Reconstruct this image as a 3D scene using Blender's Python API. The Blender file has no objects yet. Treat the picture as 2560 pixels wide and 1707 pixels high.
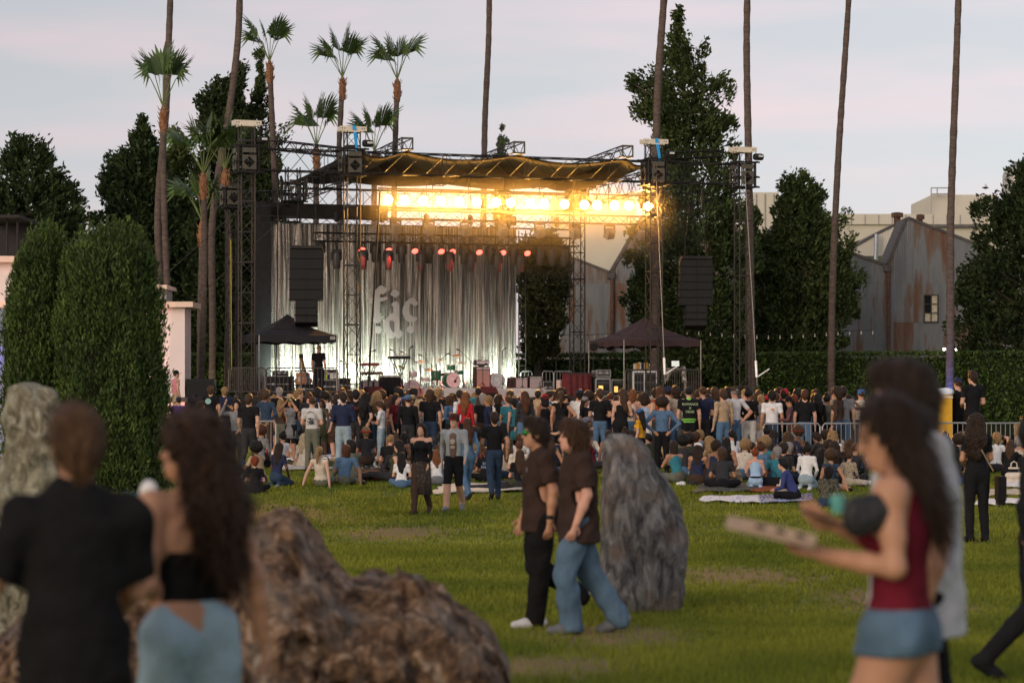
import bpy, bmesh, math, random
import numpy as np
from mathutils import Vector, Matrix, noise as mnoise
R = math.radians
rng = random.Random(11)
NR = np.random.RandomState(5)
scene = bpy.context.scene
COL = scene.collection

# ---------------------------------------------------------------- camera
F, HV, CZ = 6044.0, 985.0, 1.75          # focal length in photo pixels, horizon row, eye height (m)
cam = bpy.data.cameras.new('camera'); camo = bpy.data.objects.new('camera', cam); COL.objects.link(camo)
cam.sensor_width = 36.0; cam.lens = 36.0 * F / 2560.0
cam.shift_y = (HV - 853.5) / 2560.0
cam.clip_start = 0.2; cam.clip_end = 3000
camo.location = (0, 0, CZ); camo.rotation_euler = (R(90), 0, 0)
cam.dof.use_dof = True; cam.dof.focus_distance = 64.0; cam.dof.aperture_fstop = 2.5
scene.camera = camo

# ---------------------------------------------------------------- sky, sun, exposure
SUN_EL, SUN_AZ = R(13), R(212)            # low evening sun behind the camera, clockwise from +Y
world = bpy.data.worlds.new('World'); scene.world = world; world.use_nodes = True
wn, wl = world.node_tree.nodes, world.node_tree.links
wn.clear()
out = wn.new('ShaderNodeOutputWorld'); bg = wn.new('ShaderNodeBackground'); wl.new(bg.outputs[0], out.inputs[0])
sky = wn.new('ShaderNodeTexSky'); sky.sky_type = 'NISHITA'; sky.sun_disc = False
sky.sun_elevation = SUN_EL; sky.sun_rotation = SUN_AZ; sky.dust_density = 2.5; sky.air_density = 1.2
skym = wn.new('ShaderNodeVectorMath'); skym.operation = 'SCALE'; skym.inputs[3].default_value = 0.12
wl.new(sky.outputs[0], skym.inputs[0])
tc = wn.new('ShaderNodeTexCoord'); sep = wn.new('ShaderNodeSeparateXYZ'); wl.new(tc.outputs['Generated'], sep.inputs[0])
# thin high cloud sheet over the whole sky: pale grey-blue with a rosy layer near the horizon
ramp = wn.new('ShaderNodeValToRGB'); wl.new(sep.outputs[2], ramp.inputs[0])
els = ramp.color_ramp.elements
els[0].position = 0.0; els[0].color = (0.68, 0.62, 0.64, 1)
els[1].position = 1.0; els[1].color = (0.30, 0.36, 0.46, 1)
for pos, c in ((0.06, (0.66, 0.615, 0.64)), (0.10, (0.57, 0.595, 0.64)), (0.14, (0.555, 0.565, 0.61)), (0.2, (0.53, 0.54, 0.60)), (0.45, (0.42, 0.47, 0.56))):
    e = els.new(pos); e.color = (*c, 1)
mp = wn.new('ShaderNodeMapping'); mp.inputs['Scale'].default_value = (2.2, 2.2, 13.0); mp.inputs['Rotation'].default_value = (0.0, R(5), 0.0)
wl.new(tc.outputs['Generated'], mp.inputs[0])
nz = wn.new('ShaderNodeTexNoise'); nz.inputs['Scale'].default_value = 2.3; nz.inputs['Detail'].default_value = 4; nz.inputs['Roughness'].default_value = 0.5
wl.new(mp.outputs[0], nz.inputs['Vector'])
cr = wn.new('ShaderNodeMapRange'); cr.inputs[1].default_value = 0.45; cr.inputs[2].default_value = 0.80; wl.new(nz.outputs[0], cr.inputs[0])
mixc = wn.new('ShaderNodeMix'); mixc.data_type = 'RGBA'; wl.new(cr.outputs[0], mixc.inputs[0])
wl.new(ramp.outputs[0], mixc.inputs[6]); mixc.inputs[7].default_value = (0.80, 0.615, 0.65, 1)
mixs = wn.new('ShaderNodeMix'); mixs.data_type = 'RGBA'; mixs.inputs[0].default_value = 0.88
wl.new(skym.outputs[0], mixs.inputs[6]); wl.new(mixc.outputs[2], mixs.inputs[7])
azr = wn.new('ShaderNodeMapRange'); azr.interpolation_type = 'SMOOTHSTEP'; azr.inputs[1].default_value = -.35; azr.inputs[2].default_value = .35; azr.inputs[3].default_value = .84; azr.inputs[4].default_value = 1.05; wl.new(sep.outputs[0], azr.inputs[0])
azs = wn.new('ShaderNodeVectorMath'); azs.operation = 'SCALE'; wl.new(mixs.outputs[2], azs.inputs[0]); wl.new(azr.outputs[0], azs.inputs[3]); wl.new(azs.outputs[0], bg.inputs[0]); bg.inputs[1].default_value = 1.24

sun = bpy.data.lights.new('sun', 'SUN'); suno = bpy.data.objects.new('sun', sun); COL.objects.link(suno)
sun.energy = 2.1; sun.angle = R(38); sun.color = (1.0, 0.83, 0.68)
_sd = Vector((math.sin(SUN_AZ) * math.cos(SUN_EL), math.cos(SUN_AZ) * math.cos(SUN_EL), math.sin(SUN_EL)))
suno.rotation_euler = (-_sd).to_track_quat('-Z', 'Y').to_euler()
scene.view_settings.view_transform = 'Standard'; scene.view_settings.look = 'None'
scene.view_settings.exposure = 0.0; scene.view_settings.gamma = 1.0; scene.view_settings.use_curve_mapping = False
scene.render.engine = 'CYCLES'
cy = scene.cycles
cy.use_denoising = True
try: cy.denoiser = 'OPENIMAGEDENOISE'
except Exception: pass
cy.max_bounces = 4; cy.diffuse_bounces = 2; cy.glossy_bounces = 2; cy.transmission_bounces = 3; cy.volume_bounces = 0
cy.transparent_max_bounces = 6; cy.caustics_reflective = False; cy.caustics_refractive = False
cy.sample_clamp_indirect = 4.0; cy.use_light_tree = True

# ---------------------------------------------------------------- photo pixel -> place helpers
GP = [(-60, 0.0), (9, 0.0), (20.8, -.26), (30, -.36), (45, -.42), (52, -.27), (58, -.10), (70, 0.0), (90, 0.05), (4000, 0.05)]
_gy = np.array([g[0] for g in GP]); _gz = np.array([g[1] for g in GP])
def gz(y): return float(np.interp(y, _gy, _gz))
def P(u, v, d): return Vector(((u - 1280.0) / F * d, d, CZ + (HV - v) / F * d))
def X(u, d): return (u - 1280.0) / F * d
def Z(v, d): return CZ + (HV - v) / F * d
def gd(v):                                # distance of the lawn seen at row v
    lo, hi = 5.0, 150.0
    for _ in range(50):
        m = (lo + hi) / 2
        if Z(v, m) > gz(m): lo = m
        else: hi = m
    return lo
def G(u, v):
    d = gd(v); return Vector((X(u, d), d, gz(d)))

# ---------------------------------------------------------------- materials
_mats = {}
def lin(c): return tuple((x / 12.92 if x <= .04045 else ((x + .055) / 1.055) ** 2.4) for x in c)
def hexc(h): return lin(tuple(int(h[i:i + 2], 16) / 255 for i in (0, 2, 4)))
def mat(name, col=(.5, .5, .5), rough=.8, var=.18, scale=6.0, bump=0.0, bscale=None, metal=0.0, spec=0.3, col2=None, stretch=(1, 1, 1), island=0.0, detail=4.0, trans=0.0, contrast=(.3, .7), sheen=0.0):
    if name in _mats: return _mats[name]
    m = bpy.data.materials.new(name); m.use_nodes = True; _mats[name] = m
    n, l = m.node_tree.nodes, m.node_tree.links
    b = n['Principled BSDF']
    b.inputs['Roughness'].default_value = rough; b.inputs['Metallic'].default_value = metal
    b.inputs['Specular IOR Level'].default_value = spec
    if sheen: b.inputs['Sheen Weight'].default_value = sheen
    t = n.new('ShaderNodeTexCoord'); mpn = n.new('ShaderNodeMapping'); mpn.inputs['Scale'].default_value = stretch
    l.new(t.outputs['Object'], mpn.inputs[0])
    nn = n.new('ShaderNodeTexNoise'); nn.inputs['Scale'].default_value = scale; nn.inputs['Detail'].default_value = detail
    l.new(mpn.outputs[0], nn.inputs['Vector'])
    mr = n.new('ShaderNodeMapRange'); mr.inputs[1].default_value = contrast[0]; mr.inputs[2].default_value = contrast[1]; l.new(nn.outputs[0], mr.inputs[0])
    mx = n.new('ShaderNodeMix'); mx.data_type = 'RGBA'; l.new(mr.outputs[0], mx.inputs[0])
    c1 = tuple(max(0, x * (1 - var)) for x in col); c2 = col2 or tuple(min(1, x * (1 + var)) for x in col)
    mx.inputs[6].default_value = (*c1, 1); mx.inputs[7].default_value = (*c2, 1)
    src = mx.outputs[2]
    if island:
        g = n.new('ShaderNodeNewGeometry'); m2 = n.new('ShaderNodeMapRange'); m2.inputs[3].default_value = 1 - island; m2.inputs[4].default_value = 1 + island
        l.new(g.outputs['Random Per Island'], m2.inputs[0])
        vs = n.new('ShaderNodeVectorMath'); vs.operation = 'SCALE'; l.new(src, vs.inputs[0]); l.new(m2.outputs[0], vs.inputs[3]); src = vs.outputs[0]
    l.new(src, b.inputs['Base Color'])
    if bump:
        bn = n.new('ShaderNodeTexNoise'); bn.inputs['Scale'].default_value = bscale or scale * 3; bn.inputs['Detail'].default_value = 5
        l.new(mpn.outputs[0], bn.inputs['Vector'])
        bu = n.new('ShaderNodeBump'); bu.inputs['Strength'].default_value = bump; bu.inputs['Distance'].default_value = 0.05
        l.new(bn.outputs[0], bu.inputs['Height']); l.new(bu.outputs[0], b.inputs['Normal'])
    if trans:
        tr = n.new('ShaderNodeBsdfTranslucent'); l.new(src, tr.inputs[0])
        ms = n.new('ShaderNodeMixShader'); ms.inputs[0].default_value = trans
        l.new(b.outputs[0], ms.inputs[1]); l.new(tr.outputs[0], ms.inputs[2])
        l.new(ms.outputs[0], n['Material Output'].inputs[0])
    return m
def emit(name, col, strength, base=None):
    if name in _mats: return _mats[name]
    m = bpy.data.materials.new(name); m.use_nodes = True; _mats[name] = m
    b = m.node_tree.nodes['Principled BSDF']
    b.inputs['Base Color'].default_value = (*(base or col), 1)
    b.inputs['Emission Color'].default_value = (*col, 1); b.inputs['Emission Strength'].default_value = strength
    return m

# ---------------------------------------------------------------- mesh helpers
def link(o, parent=None):
    COL.objects.link(o)
    if parent is not None: o.parent = parent
    return o
def tag(o, label=None, cat=None, group=None, kind=None):
    if label: o['label'] = label
    if cat: o['category'] = cat
    if group: o['group'] = group
    if kind: o['kind'] = kind
    return o
def empty(name, loc=(0, 0, 0), rz=0.0):
    e = bpy.data.objects.new(name, None); e.location = loc; e.rotation_euler = (0, 0, rz); e.empty_display_size = .1
    return link(e)
def setm(me, mats):
    for m in (mats if isinstance(mats, (list, tuple)) else [mats]): me.materials.append(m)
def npmesh(name, V, Fc, mats, smooth=False, mi=None):
    V = np.asarray(V, np.float32); Fc = np.asarray(Fc, np.int32)
    me = bpy.data.meshes.new(name); n = Fc.shape[1]
    me.vertices.add(len(V)); me.vertices.foreach_set('co', V.ravel())
    me.loops.add(Fc.size); me.loops.foreach_set('vertex_index', Fc.ravel())
    me.polygons.add(len(Fc)); me.polygons.foreach_set('loop_start', np.arange(0, Fc.size, n, dtype=np.int32))
    try: me.polygons.foreach_set('loop_total', np.full(len(Fc), n, np.int32))
    except Exception: pass
    if mi is not None: me.polygons.foreach_set('material_index', np.asarray(mi, np.int32))
    if smooth: me.polygons.foreach_set('use_smooth', np.ones(len(Fc), bool))
    if mats is not None: setm(me, mats)
    me.update(calc_edges=True); me.validate()
    return me
class MB:
    """collects boxes, bars, tubes and polygons into one mesh"""
    def __init__(s): s.v = []; s.f = []; s.m = []; s.cur = 0
    def add(s, vs, fs):
        o = len(s.v); s.v += [tuple(x) for x in vs]
        for f in fs: s.f.append(tuple(i + o for i in f)); s.m.append(s.cur)
        return s
    def box(s, c, size, rz=0.0, M=None):
        x, y, z = (q / 2 for q in size)
        vs = [Vector((a * x, b * y, d * z)) for d in (-1, 1) for (a, b) in ((-1, -1), (1, -1), (1, 1), (-1, 1))]
        if M is not None: vs = [M @ q for q in vs]
        elif rz: m = Matrix.Rotation(rz, 3, 'Z'); vs = [m @ q for q in vs]
        c = Vector(c)
        return s.add([q + c for q in vs], [(3, 2, 1, 0), (4, 5, 6, 7), (0, 1, 5, 4), (1, 2, 6, 5), (2, 3, 7, 6), (3, 0, 4, 7)])
    def tube(s, a, b, r, r2=None, n=6, cap=True):
        a, b = Vector(a), Vector(b); r2 = r if r2 is None else r2
        d = (b - a)
        if d.length < 1e-6: return s
        d.normalize(); p = d.orthogonal().normalized(); q = d.cross(p)
        ring = lambda c, rr: [c + (p * math.cos(2 * math.pi * i / n) + q * math.sin(2 * math.pi * i / n)) * rr for i in range(n)]
        fs = [(i, (i + 1) % n, n + (i + 1) % n, n + i) for i in range(n)]
        if cap: fs += [tuple(reversed(range(n))), tuple(range(n, 2 * n))]
        return s.add(ring(a, r) + ring(b, r2), fs)
    def path(s, pts, radii, n=8):
        pts = [Vector(p) for p in pts]; base = len(s.v); L = len(pts)
        ref = Vector((0.3, 1, 0.1)).normalized()
        for i, p in enumerate(pts):
            d = (pts[min(i + 1, L - 1)] - pts[max(i - 1, 0)]).normalized()
            u_ = d.cross(ref).normalized() if abs(d.dot(ref)) < .98 else d.orthogonal().normalized(); w_ = d.cross(u_)
            rr = radii[i] if isinstance(radii, (list, tuple)) else radii
            s.v += [tuple(p + (u_ * math.cos(2 * math.pi * k / n) + w_ * math.sin(2 * math.pi * k / n)) * rr) for k in range(n)]
        for i in range(L - 1):
            for k in range(n):
                s.f.append((base + i * n + k, base + i * n + (k + 1) % n, base + (i + 1) * n + (k + 1) % n, base + (i + 1) * n + k)); s.m.append(s.cur)
        s.f.append(tuple(base + k for k in reversed(range(n)))); s.m.append(s.cur)
        s.f.append(tuple(base + (L - 1) * n + k for k in range(n))); s.m.append(s.cur)
        return s
    def lathe(s, c, prof, n=14, axis=(0, 0, 1)):
        c = Vector(c); ax = Vector(axis).normalized(); p = ax.orthogonal().normalized(); q = ax.cross(p); base = len(s.v)
        for (r, h) in prof: s.v += [tuple(c + ax * h + (p * math.cos(2 * math.pi * k / n) + q * math.sin(2 * math.pi * k / n)) * r) for k in range(n)]
        for i in range(len(prof) - 1):
            for k in range(n): s.f.append((base + i * n + k, base + i * n + (k + 1) % n, base + (i + 1) * n + (k + 1) % n, base + (i + 1) * n + k)); s.m.append(s.cur)
        s.f.append(tuple(base + k for k in reversed(range(n)))); s.m.append(s.cur)
        s.f.append(tuple(base + (len(prof) - 1) * n + k for k in range(n))); s.m.append(s.cur)
        return s
    def prism(s, poly, off):
        """closed polygon (3-D points) extruded along off"""
        n = len(poly); off = Vector(off); a = [Vector(p) for p in poly]
        return s.add(a + [p + off for p in a], [tuple(range(n)), tuple(reversed(range(n, 2 * n)))] + [(i, n + i, n + (i + 1) % n, (i + 1) % n) for i in range(n)])
    def mesh(s, name, mats, smooth=False):
        me = bpy.data.meshes.new(name); me.from_pydata(s.v, [], s.f); setm(me, mats)
        if any(s.m): me.polygons.foreach_set('material_index', s.m)
        if smooth: me.polygons.foreach_set('use_smooth', [True] * len(me.polygons))
        bm = bmesh.new(); bm.from_mesh(me); bmesh.ops.recalc_face_normals(bm, faces=bm.faces); bm.to_mesh(me); bm.free()
        me.update(); return me
    def obj(s, name, mats, parent=None, smooth=False):
        return link(bpy.data.objects.new(name, s.mesh(name, mats, smooth)), parent)
def mobj(name, me, parent=None, loc=None, rz=0.0):
    o = bpy.data.objects.new(name, me); link(o, parent)
    if loc is not None: o.location = loc
    if rz: o.rotation_euler = (0, 0, rz)
    return o
def copy_tree(o, parent=None):
    c = o.copy(); COL.objects.link(c); c.parent = parent
    for ch in o.children: copy_tree(ch, c)
    return c
def text_mesh(txt, size, mats, name='lettering', ext=0.002):
    cu = bpy.data.curves.new('t', 'FONT'); cu.body = txt; cu.size = size; cu.extrude = ext; cu.align_x = 'CENTER'; cu.align_y = 'CENTER'; cu.resolution_u = 2
    ob = bpy.data.objects.new('t', cu); COL.objects.link(ob)
    dg = bpy.context.evaluated_depsgraph_get(); me = bpy.data.meshes.new_from_object(ob.evaluated_get(dg)); me.name = name
    bpy.data.objects.remove(ob); me.materials.clear(); setm(me, mats)
    return me

# ---------------------------------------------------------------- implicit surfaces (numpy surface nets)
class Field:
    def __init__(s, lo, hi, h):
        s.lo = np.array(lo, np.float32); s.h = h
        s.n = np.ceil((np.array(hi) - s.lo) / h).astype(int) + 1
        s.D = np.full(s.n, 0.5, np.float32); s.raw = np.full(s.n, 9.0, np.float32); s.M = np.zeros(s.n, np.int8)
    def block(s, blo, bhi):
        a = np.clip(np.floor((np.array(blo) - s.lo) / s.h).astype(int), 0, s.n); b = np.clip(np.ceil((np.array(bhi) - s.lo) / s.h).astype(int) + 1, 0, s.n)
        if (b <= a).any(): return None
        sl = tuple(slice(i, j) for i, j in zip(a, b))
        g = [s.lo[k] + s.h * np.arange(a[k], b[k], dtype=np.float32) for k in range(3)]
        return sl, g[0][:, None, None], g[1][None, :, None], g[2][None, None, :]
    def put(s, sl, d, m, k):
        cur = s.D[sl]
        if k > 0:
            hh = np.clip(.5 + .5 * (cur - d) / k, 0, 1); s.D[sl] = cur * (1 - hh) + d * hh - k * hh * (1 - hh)
        else: s.D[sl] = np.minimum(cur, d)
        r = s.raw[sl]; w = d < r; r[w] = d[w]; mm = s.M[sl]; mm[w] = m
    def cone(s, a, b, ra, rb, m=0, k=.03, flat=None):
        a = np.array(a, np.float32); b = np.array(b, np.float32); rm = max(ra, rb) + k + 3 * s.h
        q = s.block(np.minimum(a, b) - rm, np.maximum(a, b) + rm)
        if q is None: return
        sl, x, y, z = q
        px, py, pz = x - a[0], y - a[1], z - a[2]; e = (b - a).astype(np.float64); sc = 1.0
        if flat is not None:
            n, kk = np.array(flat[0], float), flat[1]; g = 1 / kk - 1
            dn = px * n[0] + py * n[1] + pz * n[2]
            px, py, pz = px + n[0] * dn * g, py + n[1] * dn * g, pz + n[2] * dn * g
            e = e + n * (e @ n) * g; sc = (1 + kk) / 2
        L2 = float(e @ e) + 1e-9
        t = np.clip((px * e[0] + py * e[1] + pz * e[2]) / L2, 0, 1)
        d = np.sqrt((px - t * e[0]) ** 2 + (py - t * e[1]) ** 2 + (pz - t * e[2]) ** 2) - (ra + (rb - ra) * t)
        s.put(sl, (d * sc).astype(np.float32), m, k)
    def ell(s, c, r, m=0, k=.03, rot=None):
        r = np.array(r, float); c = np.array(c, float); rm = r.max() + k + 3 * s.h
        q = s.block(c - rm, c + rm)
        if q is None: return
        sl, x, y, z = q
        px, py, pz = x - c[0], y - c[1], z - c[2]
        if rot is not None:
            Rm = np.array(rot.inverted() if hasattr(rot, 'inverted') else rot)
            px, py, pz = (Rm[i][0] * px + Rm[i][1] * py + Rm[i][2] * pz for i in range(3))
        k0 = np.sqrt((px / r[0]) ** 2 + (py / r[1]) ** 2 + (pz / r[2]) ** 2); k1 = np.sqrt((px / r[0] ** 2) ** 2 + (py / r[1] ** 2) ** 2 + (pz / r[2] ** 2) ** 2) + 1e-6
        s.put(sl, (k0 * (k0 - 1) / k1).astype(np.float32), m, k)
    def grid(s): return [s.lo[k] + s.h * np.arange(s.n[k], dtype=np.float32) for k in range(3)]
    def fn(s, f):
        g = s.grid(); s.D = f(s.D, g[0][:, None, None], g[1][None, :, None], g[2][None, None, :]).astype(np.float32)
    def mesh(s, name, mats, smooth=True, use_mat=False):
        D = s.D; nx, ny, nz = D.shape
        D[0] = D[-1] = .5; D[:, 0] = D[:, -1] = .5; D[:, :, 0] = D[:, :, -1] = .5
        cs = (nx - 1, ny - 1, nz - 1); neg = D < 0
        cnt = np.zeros(cs, np.int8); acc = np.zeros(cs + (3,), np.float32)
        for ax in range(3):
            sl0 = [slice(None)] * 3; sl1 = [slice(None)] * 3; sl0[ax] = slice(0, -1); sl1[ax] = slice(1, None)
            d0, d1 = D[tuple(sl0)], D[tuple(sl1)]; c = (neg[tuple(sl0)] != neg[tuple(sl1)])
            tt = np.where(c, d0 / np.where(c, d0 - d1, 1), 0).astype(np.float32); o = [i for i in range(3) if i != ax]
            for i in (0, 1):
                for j in (0, 1):
                    q = [slice(None)] * 3; q[o[0]] = slice(i, i + cs[o[0]]); q[o[1]] = slice(j, j + cs[o[1]])
                    cc = c[tuple(q)]; cnt += cc
                    acc[..., ax] += np.where(cc, tt[tuple(q)], 0); acc[..., o[0]] += cc * i; acc[..., o[1]] += cc * j
        act = cnt > 0; idx = np.full(cs, -1, np.int32); ii = np.argwhere(act); idx[act] = np.arange(len(ii))
        V = s.lo + s.h * (ii + acc[act] / cnt[act][:, None]); faces = []; fm = []
        for ax in range(3):
            sl0 = [slice(None)] * 3; sl1 = [slice(None)] * 3; sl0[ax] = slice(0, -1); sl1[ax] = slice(1, None)
            n0 = neg[tuple(sl0)]; e = np.argwhere(n0 != neg[tuple(sl1)])
            o = [(ax + 1) % 3, (ax + 2) % 3]
            e = e[(e[:, o[0]] > 0) & (e[:, o[1]] > 0) & (e[:, o[0]] < D.shape[o[0]] - 1) & (e[:, o[1]] < D.shape[o[1]] - 1)]
            def cell(a, b):
                q = e.copy(); q[:, o[0]] -= a; q[:, o[1]] -= b; return idx[q[:, 0], q[:, 1], q[:, 2]]
            f = np.stack([cell(1, 1), cell(0, 1), cell(0, 0), cell(1, 0)], 1); fl = ~n0[e[:, 0], e[:, 1], e[:, 2]]
            f[fl] = f[fl][:, ::-1]; faces.append(f)
            if use_mat:
                e2 = e.copy(); e2[:, ax] += fl.astype(int); fm.append(s.M[e2[:, 0], e2[:, 1], e2[:, 2]])
        Fc = np.concatenate(faces)
        return npmesh(name, V, Fc, mats, smooth, np.concatenate(fm) if use_mat else None)
# ================================================================ SETTING
# ---- lawn
# worn bare patches where the photograph shows trodden turf: (u, v, radius along x, radius along y)
BARE = [(640, 1290, 1.6, 4.5), (1545, 1590, 1.0, 1.9), (2210, 1500, .9, 2.2), (1370, 1665, .9, 1.3), (1850, 1440, 1.2, 2.2), (1000, 1330, 1.0, 2.6)]
BAREW = [(G(u, v), rx, ry) for u, v, rx, ry in BARE]
def ground_mat():
    m = bpy.data.materials.new('lawn_soil'); m.use_nodes = True; n, l = m.node_tree.nodes, m.node_tree.links; b = n['Principled BSDF']
    b.inputs['Roughness'].default_value = .95; b.inputs['Specular IOR Level'].default_value = .1
    t = n.new('ShaderNodeTexCoord')
    def noi(s, d=4):
        q = n.new('ShaderNodeTexNoise'); q.inputs['Scale'].default_value = s; q.inputs['Detail'].default_value = d; l.new(t.outputs['Object'], q.inputs['Vector']); return q
    a = noi(.35); c = noi(5.0); e = noi(.16, 3)
    r1 = n.new('ShaderNodeValToRGB'); l.new(a.outputs[0], r1.inputs[0])
    r1.color_ramp.elements[0].position = .35; r1.color_ramp.elements[0].color = (.06, .10, .014, 1)
    r1.color_ramp.elements[1].position = .68; r1.color_ramp.elements[1].color = (.115, .165, .022, 1)
    mx = n.new('ShaderNodeMix'); mx.data_type = 'RGBA'; mx.blend_type = 'MULTIPLY'; mx.inputs[0].default_value = .6
    r2 = n.new('ShaderNodeMapRange'); r2.inputs[1].default_value = .3; r2.inputs[2].default_value = .7; r2.inputs[3].default_value = .55; r2.inputs[4].default_value = 1.35; l.new(c.outputs[0], r2.inputs[0])
    l.new(r1.outputs[0], mx.inputs[6]); l.new(r2.outputs[0], mx.inputs[7])
    r3 = n.new('ShaderNodeMapRange'); r3.inputs[1].default_value = .62; r3.inputs[2].default_value = .72; r3.inputs[4].default_value = .6; l.new(e.outputs[0], r3.inputs[0])
    m2 = n.new('ShaderNodeMix'); m2.data_type = 'RGBA'; l.new(r3.outputs[0], m2.inputs[0]); l.new(mx.outputs[2], m2.inputs[6]); m2.inputs[7].default_value = (.13, .10, .045, 1)
    src = m2.outputs[2]; w3 = noi(2.2, 5)
    for p, rx, ry in BAREW:
        sb = n.new('ShaderNodeVectorMath'); sb.operation = 'SUBTRACT'; l.new(t.outputs['Object'], sb.inputs[0]); sb.inputs[1].default_value = p
        ml = n.new('ShaderNodeVectorMath'); ml.operation = 'MULTIPLY'; l.new(sb.outputs[0], ml.inputs[0]); ml.inputs[1].default_value = (1 / rx, 1 / ry, 0); le = n.new('ShaderNodeVectorMath'); le.operation = 'LENGTH'; l.new(ml.outputs[0], le.inputs[0])
        ad = n.new('ShaderNodeMath'); ad.operation = 'MULTIPLY_ADD'; l.new(w3.outputs[0], ad.inputs[0]); ad.inputs[1].default_value = -1.1; l.new(le.outputs[1], ad.inputs[2])
        q = n.new('ShaderNodeMapRange'); q.inputs[1].default_value = .0; q.inputs[2].default_value = .55; q.inputs[3].default_value = .85; q.inputs[4].default_value = 0; l.new(ad.outputs[0], q.inputs[0])
        x = n.new('ShaderNodeMix'); x.data_type = 'RGBA'; l.new(q.outputs[0], x.inputs[0]); l.new(src, x.inputs[6]); x.inputs[7].default_value = (.19, .125, .06, 1); src = x.outputs[2]
    l.new(src, b.inputs['Base Color']); return m
ys = np.concatenate([np.arange(-40, 100, 1.0), np.array([110, 130, 180, 300, 700, 1600])]); xs = np.concatenate([[-900, -300, -100], np.arange(-40, 41, 2.0), [100, 300, 900]])
gv = np.array([(x, y, gz(y)) for y in ys for x in xs]); nxs = len(xs)
gf = np.array([(j * nxs + i, j * nxs + i + 1, (j + 1) * nxs + i + 1, (j + 1) * nxs + i) for j in range(len(ys) - 1) for i in range(nxs - 1)])
tag(mobj('ground', npmesh('ground', gv, gf, ground_mat(), True)), kind='structure')

def bare_amount(x, y):
    s = np.zeros_like(x)
    for p, rx, ry in BAREW: s = np.maximum(s, np.clip(1.25 - np.sqrt(((x - p.x) / rx) ** 2 + ((y - p.y) / ry) ** 2), 0, 1))
    return s
def make_grass():
    V = []; Fc = []; base = 0
    def band(d0, d1, dens, hmin, hmax, w, nb):
        nonlocal base
        margin = 1.6
        A = 0.5 * (d1 ** 2 - d0 ** 2) * (2560 / F) + (d1 - d0) * 2 * margin
        N = int(A * dens)
        d = np.sqrt(NR.uniform(d0 ** 2, d1 ** 2, N)); half = 1280 / F * d + margin; x = NR.uniform(-1, 1, N) * half
        # long soft patches of lusher and shorter turf
        pat = .5 + .25 * np.sin(x * .9 + d * .35) + .25 * np.sin(d * .8 - x * .4 + 1.3)
        keep = NR.rand(N) > np.clip(bare_amount(x, d), 0, .93); x, d, pat = x[keep], d[keep], pat[keep]; N = len(x)
        z = np.interp(d, _gy, _gz)
        for b in range(nb):
            ang = NR.uniform(0, 2 * np.pi, N); h = NR.uniform(hmin, hmax, N) * (.6 + .6 * pat); lean = NR.uniform(.1, .8, N) * h
            ox, oy = NR.uniform(-w * 4, w * 4, N), NR.uniform(-w * 4, w * 4, N); ww = w * NR.uniform(.6, 1.3, N)
            ca, sa = np.cos(ang), np.sin(ang); a2 = NR.uniform(0, 2 * np.pi, N)
            v0 = np.stack([x + ox - ca * ww, d + oy - sa * ww, z - .01], 1); v1 = np.stack([x + ox + ca * ww, d + oy + sa * ww, z - .01], 1)
            v2 = np.stack([x + ox + np.cos(a2) * lean, d + oy + np.sin(a2) * lean, z + h], 1)
            V.append(np.stack([v0, v1, v2], 1).reshape(-1, 3)); Fc.append(base + np.arange(3 * N).reshape(-1, 3)); base += 3 * N
    band(13, 22, 900, .03, .075, .005, 3)
    band(22, 34, 330, .035, .075, .009, 3)
    band(34, 60, 110, .04, .08, .016, 2)
    m = mat('grass_blade', (.14, .19, .020), rough=.6, var=.3, scale=.45, island=.4, trans=.35, col2=(.25, .26, .032), spec=.15, detail=5)
    tag(mobj('grass', npmesh('grass', np.concatenate(V), np.concatenate(Fc), m)), 'short green lawn grass with worn patches', 'grass', kind='stuff')
make_grass()

# ---- leaves
def leaf_quads(C, D, L, W, droop=0.0):
    """C centres (N,3), D unit directions (N,3), L lengths, W widths -> kite shaped leaves"""
    N = len(C); r = NR.normal(size=(N, 3)); S = np.cross(D, r); S /= (np.linalg.norm(S, axis=1, keepdims=True) + 1e-6)
    L = L[:, None]; W = W[:, None]
    v0 = C - D * L * .5; v2 = C + D * L * .5; mid = C + np.array([0, 0, -1]) * droop * L * .0
    v1 = mid + S * W * .5; v3 = mid - S * W * .5
    V = np.stack([v0, v1, v2, v3], 1).reshape(-1, 3); return V, np.arange(4 * N).reshape(-1, 4)
LEAFM = {}
def leafmat(key, c, c2): 
    return mat('foliage_' + key, c, rough=.7, var=.3, scale=1.1, col2=c2, island=.5, trans=.22, spec=.1)
BARK = mat('tree_bark', (.055, .04, .03), rough=.95, var=.4, scale=9, bump=.6, stretch=(1, 1, .3))
def outline_at(ol, v):
    vs = [o[0] for o in ol]; return float(np.interp(v, vs, [o[1] for o in ol])), float(np.interp(v, vs, [o[2] for o in ol]))
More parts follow.
